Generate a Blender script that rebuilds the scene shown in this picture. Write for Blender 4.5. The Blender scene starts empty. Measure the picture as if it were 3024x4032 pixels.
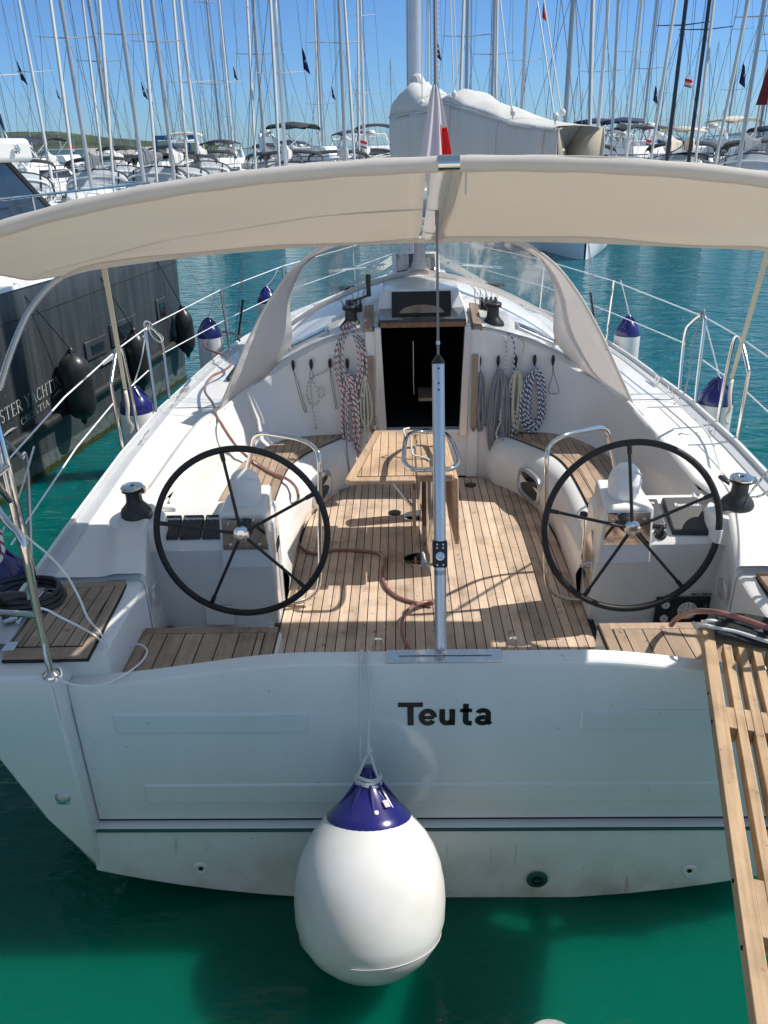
import bpy, bmesh, math, random
import numpy as np
from mathutils import Vector, Matrix
random.seed(7)
R_ = math.radians
COL = bpy.context.scene.collection
WATER = -0.16

# ------------------------------------------------------------------ camera
CAM = (-0.15726539, -2.67067933, 2.99204679, R_(-1.58776558), R_(25.24784798), R_(-1.48736311), 3069.8723)
def cam_axes():
    yaw, p, r = CAM[3:6]
    w = Vector((math.sin(yaw)*math.cos(p), math.cos(yaw)*math.cos(p), -math.sin(p)))
    r0 = Vector((math.cos(yaw), -math.sin(yaw), 0)); u0 = r0.cross(w)
    c, s = math.cos(r), math.sin(r)
    return c*r0+s*u0, -s*r0+c*u0, w
CR, CU, CW = cam_axes()
CO = Vector(CAM[:3])
SC = 3024/1659.0
def pt(u, v, x=None, y=None, z=None):
    """a spot measured in the photograph, placed at its real x, y or z"""
    d = CW+(u*SC-1512)/CAM[6]*CR-(v*SC-2016)/CAM[6]*CU
    if z is not None: t = (z-CO.z)/d.z
    elif y is not None: t = (y-CO.y)/d.y
    else: t = (x-CO.x)/d.x
    return CO+d*t
def bearing(u, dist, z=0):
    """a spot dist metres away in the direction of column u at the horizon"""
    d = CW+(u*SC-1512)/CAM[6]*CR-((330-.026*u)*SC-2016)/CAM[6]*CU
    d.z = 0; d.normalize()
    return Vector((CO.x+d.x*dist, CO.y+d.y*dist, z))
cd = bpy.data.cameras.new('camera'); cam = bpy.data.objects.new('camera', cd); COL.objects.link(cam)
m4 = Matrix((CR, CU, -CW)).transposed().to_4x4(); m4.translation = CO
cam.matrix_world = m4
cd.sensor_fit = 'VERTICAL'; cd.sensor_height = 36; cd.sensor_width = 27; cd.lens = 36*CAM[6]/4032
cd.clip_start = .05; cd.clip_end = 12000
bpy.context.scene.camera = cam

# ------------------------------------------------------------------ mesh helpers
class MB:
    def __init__(s): s.v = []; s.f = []; s.uv = []
    def add(s, vs, fs, uvs=None):
        n = len(s.v); s.v += [tuple(v) for v in vs]
        s.f += [tuple(i+n for i in f) for f in fs]
        s.uv += uvs if uvs else [None]*len(fs)
        return s
    def box(s, c, d, rot=None):
        vs = []
        for sx in (-1, 1):
            for sy in (-1, 1):
                for sz in (-1, 1):
                    p = Vector((sx*d[0]/2, sy*d[1]/2, sz*d[2]/2))
                    if rot is not None: p = rot @ p
                    vs.append(Vector(c)+p)
        return s.add(vs, [(0,1,3,2),(4,6,7,5),(0,4,5,1),(2,3,7,6),(0,2,6,4),(1,5,7,3)])
    def hexa(s, b, t):
        """solid between bottom polygon b and top polygon t (same count)"""
        n = len(b)
        return s.add(list(b)+list(t), [tuple(range(n))[::-1], tuple(range(n, 2*n))]+[(i, (i+1) % n, n+(i+1) % n, n+i) for i in range(n)])
    def prism(s, poly, z0, z1):
        return s.hexa([(p[0], p[1], z0) for p in poly], [(p[0], p[1], z1) for p in poly])
    def grid(s, rows, close=False, flip=False):
        n = len(rows[0]); vs = [p for r in rows for p in r]; fs = []; uvs = []
        for i in range(len(rows)-1):
            for j in range(n if close else n-1):
                k = (j+1) % n
                f = (i*n+j, i*n+k, (i+1)*n+k, (i+1)*n+j)
                u = [(i, j), (i, j+1), (i+1, j+1), (i+1, j)]
                fs.append(f[::-1] if flip else f); uvs.append(u[::-1] if flip else u)
        return s.add(vs, fs, uvs)
    def tube(s, pts, r, seg=8, closed=False, cap=True):
        pts = [Vector(p) for p in pts]; n = len(pts)
        rad = r if isinstance(r, (list, tuple)) else [r]*n
        rings = []; L = 0; ls = []
        prevN = None
        for i, p in enumerate(pts):
            a = pts[(i-1) % n] if (closed or i > 0) else p
            b = pts[(i+1) % n] if (closed or i < n-1) else p
            t = (b-a)
            if t.length < 1e-9: t = Vector((0, 0, 1))
            t.normalize()
            if prevN is None:
                q = Vector((0, 0, 1)) if abs(t.z) < .9 else Vector((1, 0, 0))
                N = t.cross(q).normalized()
            else:
                N = prevN-t*prevN.dot(t)
                N = N.normalized() if N.length > 1e-6 else t.orthogonal().normalized()
            prevN = N; B = t.cross(N)
            if i: L += (p-pts[i-1]).length
            ls.append(L)
            rings.append([p+(N*math.cos(2*math.pi*k/seg)+B*math.sin(2*math.pi*k/seg))*rad[i] for k in range(seg)])
        vs = [v for r_ in rings for v in r_]; fs = []; uvs = []
        m = n if closed else n-1
        for i in range(m):
            i2 = (i+1) % n; l1 = ls[i]; l2 = ls[i2] if i2 > i else L+(pts[0]-pts[-1]).length
            for k in range(seg):
                k2 = (k+1) % seg
                fs.append((i*seg+k, i*seg+k2, i2*seg+k2, i2*seg+k))
                uvs.append([(l1, k/seg), (l1, (k+1)/seg), (l2, (k+1)/seg), (l2, k/seg)])
        if cap and not closed:
            fs.append(tuple(range(seg))[::-1]); uvs.append([(0, 0)]*seg)
            fs.append(tuple((n-1)*seg+k for k in range(seg))); uvs.append([(L, 0)]*seg)
        return s.add(vs, fs, uvs)
    def lathe(s, prof, c=(0, 0, 0), seg=24, axis=None, sx=1, sy=1):
        """prof: (radius, height) list; axis: direction of height"""
        q = Vector((0, 0, 1)).rotation_difference(Vector(axis)).to_matrix() if axis is not None else Matrix.Identity(3)
        rows = []
        for r, h in prof:
            rows.append([Vector(c)+q @ Vector((r*sx*math.cos(2*math.pi*k/seg), r*sy*math.sin(2*math.pi*k/seg), h)) for k in range(seg)])
        s.grid(rows, close=True)
        n = len(s.v)
        if prof[0][0] > 1e-4: s.add([], [tuple(n-len(prof)*seg+k for k in range(seg))[::-1]])if 0 else None
        base = n-len(prof)*seg
        s.f.append(tuple(base+k for k in range(seg))[::-1]); s.uv.append(None)
        s.f.append(tuple(n-seg+k for k in range(seg))); s.uv.append(None)
        return s
    def obj(s, name, mat, parent=None, smooth=True, bevel=0, seg=2, solid=0, sub=0, angle=35, loc=None):
        me = bpy.data.meshes.new(name); me.from_pydata(s.v, [], s.f)
        if any(u for u in s.uv):
            lay = me.uv_layers.new(name='UVMap'); k = 0
            data = np.zeros(len(me.loops)*2, dtype=np.float32)
            for f, u in zip(s.f, s.uv):
                for j in range(len(f)):
                    if u: data[2*k] = u[j][0]; data[2*k+1] = u[j][1]
                    k += 1
            if k == len(me.loops): lay.data.foreach_set('uv', data)
        me.validate(); me.update()
        if smooth:
            me.polygons.foreach_set('use_smooth', [True]*len(me.polygons))
            if angle: me.set_sharp_from_angle(angle=R_(angle))
        me.materials.append(mat)
        o = bpy.data.objects.new(name, me); COL.objects.link(o)
        if parent is not None: o.parent = parent
        if loc is not None: o.location = loc
        if solid:
            m = o.modifiers.new('solid', 'SOLIDIFY'); m.thickness = solid; m.offset = 0
        if sub:
            m = o.modifiers.new('sub', 'SUBSURF'); m.levels = sub; m.render_levels = sub
        if bevel:
            m = o.modifiers.new('bevel', 'BEVEL'); m.width = bevel; m.segments = seg; m.limit_method = 'ANGLE'; m.angle_limit = R_(30)
        return o

def empty(name, loc=(0, 0, 0), rz=0):
    o = bpy.data.objects.new(name, None); COL.objects.link(o); o.location = loc; o.rotation_euler = (0, 0, rz); return o
def tag(o, label=None, cat=None, group=None, kind=None):
    if label: o['label'] = label
    if cat: o['category'] = cat
    if group: o['group'] = group
    if kind: o['kind'] = kind
    return o
def smooth_path(pts, n=6, closed=False):
    """Catmull-Rom through points"""
    P = [Vector(p) for p in pts]; out = []
    N = len(P); segs = N if closed else N-1
    for i in range(segs):
        if closed: a, b, c, d = P[(i-1) % N], P[i], P[(i+1) % N], P[(i+2) % N]
        else: a, b, c, d = P[max(i-1, 0)], P[i], P[i+1], P[min(i+2, N-1)]
        for k in range(n):
            t = k/n
            out.append(.5*((2*b)+(-a+c)*t+(2*a-5*b+4*c-d)*t*t+(-a+3*b-3*c+d)*t**3))
    if not closed: out.append(P[-1])
    return out
def interp(tab, x):
    if x <= tab[0][0]: return tab[0][1]
    for (a, fa), (b, fb) in zip(tab, tab[1:]):
        if x <= b:
            t = (x-a)/(b-a); return fa+(fb-fa)*t
    return tab[-1][1]
def ss(a, b, x):
    t = min(1, max(0, (x-a)/(b-a))); return t*t*(3-2*t)

# ------------------------------------------------------------------ materials
def new_mat(name):
    m = bpy.data.materials.new(name); m.use_nodes = True
    return m, m.node_tree, m.node_tree.nodes['Principled BSDF']
def L(nt, a, b): nt.links.new(a, b)
def mat(name, col, rough=.5, metal=0, coat=0, var=0, vscale=3, bump=0, bscale=50, spec=.5, col2=None, dist=.01):
    m, nt, p = new_mat(name)
    p.inputs['Base Color'].default_value = (*col, 1); p.inputs['Roughness'].default_value = rough
    p.inputs['Metallic'].default_value = metal; p.inputs['Coat Weight'].default_value = coat
    p.inputs['Coat Roughness'].default_value = .08
    p.inputs['Specular IOR Level'].default_value = spec
    tc = nt.nodes.new('ShaderNodeTexCoord')
    if var:
        n = nt.nodes.new('ShaderNodeTexNoise'); n.inputs['Scale'].default_value = vscale; n.inputs['Detail'].default_value = 6
        L(nt, tc.outputs['Object'], n.inputs['Vector'])
        r = nt.nodes.new('ShaderNodeValToRGB'); c2 = col2 or tuple(c*(1-var) for c in col)
        r.color_ramp.elements[0].position = .3; r.color_ramp.elements[0].color = (*c2, 1)
        r.color_ramp.elements[1].position = .65; r.color_ramp.elements[1].color = (*col, 1)
        L(nt, n.outputs['Fac'], r.inputs['Fac']); L(nt, r.outputs['Color'], p.inputs['Base Color'])
    if bump:
        n = nt.nodes.new('ShaderNodeTexNoise'); n.inputs['Scale'].default_value = bscale; n.inputs['Detail'].default_value = 4
        L(nt, tc.outputs['Object'], n.inputs['Vector'])
        b = nt.nodes.new('ShaderNodeBump'); b.inputs['Strength'].default_value = bump; b.inputs['Distance'].default_value = dist
        L(nt, n.outputs['Fac'], b.inputs['Height']); L(nt, b.outputs['Normal'], p.inputs['Normal'])
    return m
M = {}
M['gel'] = mat('gelcoat', (.80, .79, .76), .22, coat=.4, var=.05, vscale=1.3, bump=.06, bscale=3, dist=.02)
M['deck'] = mat('nonslip_deck', (.79, .77, .72), .55, var=.06, vscale=2, bump=.15, bscale=420, dist=.001)
M['chrome'] = mat('polished_steel', (.72, .70, .67), .09, metal=1, var=.05, vscale=9)
M['alu'] = mat('anodised_aluminium', (.62, .64, .68), .34, metal=.85, var=.05, vscale=20)
M['alu_grey'] = mat('toe_rail_aluminium', (.58, .59, .60), .4, metal=.25, var=.1)
M['mastmetal'] = mat('mast_aluminium', (.56, .59, .64), .4, metal=.5, var=.08, vscale=8)
M['black'] = mat('black_plastic', (.012, .012, .013), .35)
M['blackmat'] = mat('black_leather', (.014, .014, .015), .55, bump=.25, bscale=250, dist=.001)
M['darkgrey'] = mat('winch_black_metal', (.030, .031, .034), .42, bump=.1, bscale=150, dist=.0005)
M['dark'] = mat('dark_interior', (.006, .006, .007), .9)  # near-black colour stands in for shade inside the cabin and small holes
M['caulk'] = mat('black_caulk', (.012, .012, .012), .6)
M['white'] = mat('white_plastic', (.82, .82, .83), .3, coat=.3)
M['fwhite'] = mat('fender_vinyl_white', (.80, .79, .77), .28, coat=.3, var=.12, vscale=4, col2=(.70, .68, .62), bump=.05, bscale=9)
M['blue'] = mat('fender_vinyl_blue', (.012, .012, .13), .22, coat=.5)
M['fblack'] = mat('fender_vinyl_black', (.014, .014, .015), .35, var=.5, vscale=7, col2=(.03, .03, .03), bump=.1, bscale=20)
M['canvas'] = mat('awning_canvas', (.72, .69, .64), .8, var=.05, vscale=2, bump=.35, bscale=4, dist=.02)
M['canvas_side'] = mat('sprayhood_canvas', (.76, .745, .74), .8, var=.08, vscale=3, bump=.3, bscale=7, dist=.02)
M['sail'] = mat('sail_bag_canvas', (.66, .65, .62), .75, var=.08, vscale=2, bump=.5, bscale=3.2, dist=.05)
M['sailin'] = mat('sail_bag_lining', (.50, .44, .33), .8)
M['ropew'] = mat('white_rope', (.66, .66, .64), .7, bump=.5, bscale=240, dist=.002)
M['wire'] = mat('coated_wire', (.80, .80, .80), .35)
M['steelwire'] = mat('rigging_wire', (.22, .22, .24), .4, metal=.5)
M['hose'] = mat('reddish_hose', (.30, .13, .11), .3, coat=.4, var=.3, vscale=12)
M['webbing'] = mat('cream_webbing', (.66, .60, .47), .8)
M['red'] = mat('red_flag_cloth', (.75, .03, .02), .7)
M['flagw'] = mat('white_flag_cloth', (.72, .66, .68), .7)
M['navy'] = mat('navy_cloth', (.02, .025, .10), .8)
M['letters'] = mat('black_lettering', (.006, .006, .007), .4)
M['letterw'] = mat('pale_lettering', (.45, .45, .42), .5)
M['ltxt'] = mat('white_lettering', (.75, .75, .75), .5)
M['algae'] = mat('green_weed_line', (.06, .07, .02), .8, var=.5, vscale=8)
M['cover'] = mat('instrument_cover_plastic', (.035, .036, .040), .4)
M['glass'] = mat('dark_window', (.012, .014, .016), .05, coat=1)
M['rub'] = mat('rubber_strip', (.02, .022, .022), .5)
M['mat'] = mat('charcoal_mat', (.035, .04, .04), .95, var=.6, vscale=60, bump=1, bscale=90, dist=.01)
M['teal'] = mat('teal_strip', (.02, .10, .08), .4)

def teak(name, w, gap, base, dark, ax=0, off=0, caulk=True, grain=1.0):
    m, nt, p = new_mat(name)
    N = nt.nodes.new
    tc = N('ShaderNodeTexCoord'); sp = N('ShaderNodeSeparateXYZ'); L(nt, tc.outputs['Object'], sp.inputs[0])
    a = N('ShaderNodeMath'); a.operation = 'ADD'; a.inputs[1].default_value = off+100*w; L(nt, sp.outputs[ax], a.inputs[0])
    d = N('ShaderNodeMath'); d.operation = 'DIVIDE'; d.inputs[1].default_value = w; L(nt, a.outputs[0], d.inputs[0])
    fl = N('ShaderNodeMath'); fl.operation = 'FLOOR'; L(nt, d.outputs[0], fl.inputs[0])
    fr = N('ShaderNodeMath'); fr.operation = 'FRACT'; L(nt, d.outputs[0], fr.inputs[0])
    wn = N('ShaderNodeTexWhiteNoise'); wn.noise_dimensions = '1D'; L(nt, fl.outputs[0], wn.inputs['W'])
    # grain
    mp = N('ShaderNodeMapping'); sc = [1, 1, 1]
    sc[ax] = 70; sc[1-ax] = 3.0; sc[2] = 20; mp.inputs['Scale'].default_value = sc
    off3 = N('ShaderNodeCombineXYZ'); mu = N('ShaderNodeMath'); mu.operation = 'MULTIPLY'; mu.inputs[1].default_value = 9.7
    L(nt, fl.outputs[0], mu.inputs[0]); L(nt, mu.outputs[0], off3.inputs[1-ax])
    va = N('ShaderNodeVectorMath'); L(nt, tc.outputs['Object'], va.inputs[0]); L(nt, off3.outputs[0], va.inputs[1])
    L(nt, va.outputs[0], mp.inputs['Vector'])
    n = N('ShaderNodeTexNoise'); n.inputs['Scale'].default_value = 1; n.inputs['Detail'].default_value = 6; n.inputs['Distortion'].default_value = .6
    L(nt, mp.outputs[0], n.inputs['Vector'])
    n2 = N('ShaderNodeTexNoise'); n2.inputs['Scale'].default_value = 5; n2.inputs['Detail'].default_value = 5; L(nt, tc.outputs['Object'], n2.inputs['Vector'])
    n3 = N('ShaderNodeTexNoise'); n3.inputs['Scale'].default_value = 26; n3.inputs['Detail'].default_value = 3; L(nt, tc.outputs['Object'], n3.inputs['Vector'])
    r = N('ShaderNodeValToRGB'); r.color_ramp.elements[0].position = .25; r.color_ramp.elements[0].color = (*dark, 1)
    r.color_ramp.elements[1].position = .7; r.color_ramp.elements[1].color = (*base, 1); L(nt, n.outputs['Fac'], r.inputs['Fac'])
    hs = N('ShaderNodeHueSaturation'); L(nt, r.outputs['Color'], hs.inputs['Color'])
    mr = N('ShaderNodeMapRange'); mr.inputs['To Min'].default_value = .78; mr.inputs['To Max'].default_value = 1.14; L(nt, wn.outputs['Value'], mr.inputs['Value'])
    L(nt, mr.outputs[0], hs.inputs['Value'])
    # stains
    sr = N('ShaderNodeValToRGB'); sr.color_ramp.elements[0].position = .30; sr.color_ramp.elements[0].color = (.62, .60, .58, 1)
    sr.color_ramp.elements[1].position = .52; sr.color_ramp.elements[1].color = (1, 1, 1, 1); L(nt, n2.outputs['Fac'], sr.inputs['Fac'])
    mx = N('ShaderNodeMix'); mx.data_type = 'RGBA'; mx.blend_type = 'MULTIPLY'; mx.inputs[0].default_value = .75
    mx.inputs[0].default_value = .95
    L(nt, hs.outputs['Color'], mx.inputs[6]); L(nt, sr.outputs['Color'], mx.inputs[7])
    s2 = N('ShaderNodeValToRGB'); s2.color_ramp.elements[0].position = .27; s2.color_ramp.elements[0].color = (.45, .36, .30, 1)
    s2.color_ramp.elements[1].position = .36; s2.color_ramp.elements[1].color = (1, 1, 1, 1); L(nt, n3.outputs['Fac'], s2.inputs['Fac'])
    mx3 = N('ShaderNodeMix'); mx3.data_type = 'RGBA'; mx3.blend_type = 'MULTIPLY'; mx3.inputs[0].default_value = .7
    L(nt, mx.outputs[2], mx3.inputs[6]); L(nt, s2.outputs['Color'], mx3.inputs[7])
    outc = mx3.outputs[2]
    if caulk:
        gt = N('ShaderNodeMath'); gt.operation = 'LESS_THAN'; gt.inputs[1].default_value = gap/w; L(nt, fr.outputs[0], gt.inputs[0])
        mx2 = N('ShaderNodeMix'); mx2.data_type = 'RGBA'; mx2.inputs[7].default_value = (.012, .012, .012, 1)
        L(nt, gt.outputs[0], mx2.inputs[0]); L(nt, outc, mx2.inputs[6]); outc = mx2.outputs[2]
    L(nt, outc, p.inputs['Base Color']); p.inputs['Roughness'].default_value = .72
    b = N('ShaderNodeBump'); b.inputs['Strength'].default_value = .25; b.inputs['Distance'].default_value = .002
    L(nt, n.outputs['Fac'], b.inputs['Height']); L(nt, b.outputs['Normal'], p.inputs['Normal'])
    return m
TB, TD = (.68, .51, .375), (.52, .385, .28)
M['teak_floor'] = teak('teak_floor', .053, .0055, TB, TD)
M['teak_seat'] = teak('teak_seat', .058, .005, (.47, .34, .24), (.33, .235, .165))
M['teak_seat2'] = teak('teak_helm_seat', .085, .006, (.47, .34, .24), (.33, .235, .165))
M['teak_table'] = teak('teak_table', .050, .004, (.66, .46, .30), (.52, .34, .20))
M['teak_plain'] = teak('teak_plain', .4, .004, (.46, .33, .235), (.33, .235, .165), caulk=False)
M['teak_lit'] = teak('teak_table_edge', .4, .004, (.66, .46, .30), (.52, .34, .20), caulk=False)
M['teak_dark'] = teak('varnished_wood', .4, .004, (.30, .15, .07), (.20, .10, .05), caulk=False)
M['pine'] = teak('pine_slat', .6, .004, (.62, .43, .25), (.42, .27, .15), caulk=False)

def rope_mat(name, c1, c2, freq, frac):
    m, nt, p = new_mat(name); N = nt.nodes.new
    tc = N('ShaderNodeTexCoord'); sp = N('ShaderNodeSeparateXYZ'); L(nt, tc.outputs['UV'], sp.inputs[0])
    a = N('ShaderNodeMath'); a.operation = 'MULTIPLY'; a.inputs[1].default_value = freq; L(nt, sp.outputs[0], a.inputs[0])
    b = N('ShaderNodeMath'); b.operation = 'ADD'; L(nt, a.outputs[0], b.inputs[0]); L(nt, sp.outputs[1], b.inputs[1])
    f = N('ShaderNodeMath'); f.operation = 'FRACT'; L(nt, b.outputs[0], f.inputs[0])
    g = N('ShaderNodeMath'); g.operation = 'LESS_THAN'; g.inputs[1].default_value = frac; L(nt, f.outputs[0], g.inputs[0])
    mx = N('ShaderNodeMix'); mx.data_type = 'RGBA'; mx.inputs[6].default_value = (*c1, 1); mx.inputs[7].default_value = (*c2, 1)
    L(nt, g.outputs[0], mx.inputs[0]); L(nt, mx.outputs[2], p.inputs['Base Color']); p.inputs['Roughness'].default_value = .75
    return m
M['rope_red'] = rope_mat('red_flecked_rope', (.68, .65, .62), (.28, .03, .05), 22, .34)
M['rope_blue'] = rope_mat('blue_flecked_rope', (.62, .64, .66), (.03, .05, .16), 26, .48)
M['rope_grey'] = rope_mat('grey_rope', (.28, .29, .32), (.18, .19, .22), 60, .4)
M['rope_cream'] = rope_mat('cream_rope', (.60, .58, .46), (.50, .49, .38), 60, .4)
M['rope_fleck'] = rope_mat('green_flecked_rope', (.60, .60, .56), (.15, .18, .16), 30, .2)
M['rope_twist'] = rope_mat('blue_white_spiral', (.7, .7, .72), (.03, .04, .12), 1.4, .75)

def vinyl():
    m, nt, p = new_mat('clear_vinyl'); N = nt.nodes.new
    out = nt.nodes['Material Output']
    p.inputs['Base Color'].default_value = (.8, .82, .84, 1); p.inputs['Roughness'].default_value = .12
    p.inputs['Coat Weight'].default_value = 1; p.inputs['Coat Roughness'].default_value = .03
    tr = N('ShaderNodeBsdfTransparent'); tr.inputs[0].default_value = (.90, .93, .94, 1)
    tc = N('ShaderNodeTexCoord'); n = N('ShaderNodeTexNoise'); n.inputs['Scale'].default_value = 3.5; n.inputs['Detail'].default_value = 3; n.inputs['Distortion'].default_value = 1.5
    L(nt, tc.outputs['Object'], n.inputs['Vector'])
    b = N('ShaderNodeBump'); b.inputs['Strength'].default_value = .35; b.inputs['Distance'].default_value = .05
    L(nt, n.outputs['Fac'], b.inputs['Height']); L(nt, b.outputs['Normal'], p.inputs['Normal']); L(nt, b.outputs['Normal'], p.inputs['Coat Normal'])
    lw = N('ShaderNodeLayerWeight'); lw.inputs['Blend'].default_value = .5; pw = N('ShaderNodeMath'); pw.operation = 'POWER'; pw.inputs[1].default_value = 4.0; L(nt, lw.outputs['Facing'], pw.inputs[0]); fr = N('ShaderNodeMath'); fr.operation = 'MULTIPLY_ADD'; fr.inputs[1].default_value = .5; fr.inputs[2].default_value = .03; L(nt, pw.outputs[0], fr.inputs[0])
    n2 = N('ShaderNodeTexNoise'); n2.inputs['Scale'].default_value = 1.6; n2.inputs['Detail'].default_value = 4; n2.inputs['Distortion'].default_value = .8
    mpv = N('ShaderNodeMapping'); mpv.inputs['Scale'].default_value = (4.5, 1.0, 1.2); mpv.inputs['Rotation'].default_value = (0, .5, .3); L(nt, tc.outputs['Object'], mpv.inputs['Vector']); L(nt, mpv.outputs[0], n2.inputs['Vector'])
    mr = N('ShaderNodeMapRange'); mr.inputs['From Min'].default_value = .46; mr.inputs['From Max'].default_value = .63; mr.inputs['To Min'].default_value = .13; mr.inputs['To Max'].default_value = .62
    L(nt, n2.outputs['Fac'], mr.inputs['Value'])  # milky streaks paint glare and highlights into the clear vinyl
    ad = N('ShaderNodeMath'); ad.operation = 'ADD'; ad.use_clamp = True; L(nt, fr.outputs[0], ad.inputs[0]); L(nt, mr.outputs[0], ad.inputs[1])
    mx = N('ShaderNodeMixShader'); L(nt, ad.outputs[0], mx.inputs[0]); L(nt, tr.outputs[0], mx.inputs[1]); L(nt, p.outputs[0], mx.inputs[2])
    L(nt, mx.outputs[0], out.inputs['Surface'])
    return m
M['vinyl'] = vinyl()
def translucent(name, k, col):
    m = M[name]; nt = m.node_tree; p = nt.nodes['Principled BSDF']; out = nt.nodes['Material Output']
    t = nt.nodes.new('ShaderNodeBsdfTranslucent'); t.inputs[0].default_value = (*col, 1); a = nt.nodes.new('ShaderNodeMixShader'); a.inputs[0].default_value = k
    L(nt, p.outputs[0], a.inputs[1]); L(nt, t.outputs[0], a.inputs[2]); L(nt, a.outputs[0], out.inputs['Surface'])
translucent('canvas', .37, (.93, .86, .77)); translucent('canvas_side', .45, (.88, .84, .81)); translucent('flagw', .3, (.8, .72, .74)); translucent('red', .3, (.9, .05, .03)); translucent('sail', .10, (.7, .7, .7))

def hull_grey():
    m, nt, p = new_mat('dark_grey_topsides'); N = nt.nodes.new
    tc = N('ShaderNodeTexCoord'); mp = N('ShaderNodeMapping'); mp.inputs['Scale'].default_value = (1.2, 6, .35); L(nt, tc.outputs['Object'], mp.inputs['Vector'])
    n = N('ShaderNodeTexNoise'); n.inputs['Scale'].default_value = 2; n.inputs['Detail'].default_value = 8; L(nt, mp.outputs[0], n.inputs['Vector'])
    r = N('ShaderNodeValToRGB'); r.color_ramp.elements[0].position = .35; r.color_ramp.elements[0].color = (.030, .035, .040, 1)
    r.color_ramp.elements[1].position = .75; r.color_ramp.elements[1].color = (.062, .070, .076, 1); L(nt, n.outputs['Fac'], r.inputs['Fac'])
    n2 = N('ShaderNodeTexNoise'); n2.inputs['Scale'].default_value = 22; n2.inputs['Detail'].default_value = 3; L(nt, tc.outputs['Object'], n2.inputs['Vector'])
    g = N('ShaderNodeMath'); g.operation = 'GREATER_THAN'; g.inputs[1].default_value = .745; L(nt, n2.outputs['Fac'], g.inputs[0])
    mx = N('ShaderNodeMix'); mx.data_type = 'RGBA'; mx.inputs[7].default_value = (.25, .27, .27, 1)
    L(nt, g.outputs[0], mx.inputs[0]); L(nt, r.outputs[0], mx.inputs[6])
    # worn paint band and weed above the waterline
    sp = N('ShaderNodeSeparateXYZ'); L(nt, tc.outputs['Object'], sp.inputs[0])
    n4 = N('ShaderNodeTexNoise'); n4.inputs['Scale'].default_value = 14; n4.inputs['Detail'].default_value = 6; L(nt, tc.outputs['Object'], n4.inputs['Vector'])
    band = N('ShaderNodeValToRGB'); band.color_ramp.interpolation = 'CONSTANT'
    e = band.color_ramp.elements; e[0].position = 0; e[0].color = (.045, .05, .012, 1); e[1].position = .36; e[1].color = (.11, .13, .125, 1)
    ad = N('ShaderNodeMath'); ad.operation = 'MULTIPLY_ADD'; ad.inputs[1].default_value = .05; L(nt, n4.outputs['Fac'], ad.inputs[0])
    L(nt, sp.outputs[2], ad.inputs[2])
    mr = N('ShaderNodeMapRange'); mr.inputs['From Min'].default_value = -.16; mr.inputs['From Max'].default_value = .09; L(nt, ad.outputs[0], mr.inputs['Value'])
    L(nt, mr.outputs[0], band.inputs['Fac'])
    lt = N('ShaderNodeMath'); lt.operation = 'LESS_THAN'; lt.inputs[1].default_value = .078; L(nt, ad.outputs[0], lt.inputs[0])
    mx2 = N('ShaderNodeMix'); mx2.data_type = 'RGBA'; L(nt, lt.outputs[0], mx2.inputs[0]); L(nt, mx.outputs[2], mx2.inputs[6])
    mlt = N('ShaderNodeMix'); mlt.data_type = 'RGBA'; mlt.blend_type = 'MULTIPLY'; mlt.inputs[0].default_value = .8
    rr = N('ShaderNodeValToRGB'); rr.color_ramp.elements[0].position = .3; rr.color_ramp.elements[0].color = (.45, .45, .45, 1); rr.color_ramp.elements[1].position = .6
    L(nt, n4.outputs['Fac'], rr.inputs['Fac']); L(nt, band.outputs[0], mlt.inputs[6]); L(nt, rr.outputs[0], mlt.inputs[7]); L(nt, mlt.outputs[2], mx2.inputs[7])
    L(nt, mx2.outputs[2], p.inputs['Base Color'])
    p.inputs['Roughness'].default_value = .38
    return m
M['hullgrey'] = hull_grey()

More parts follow.
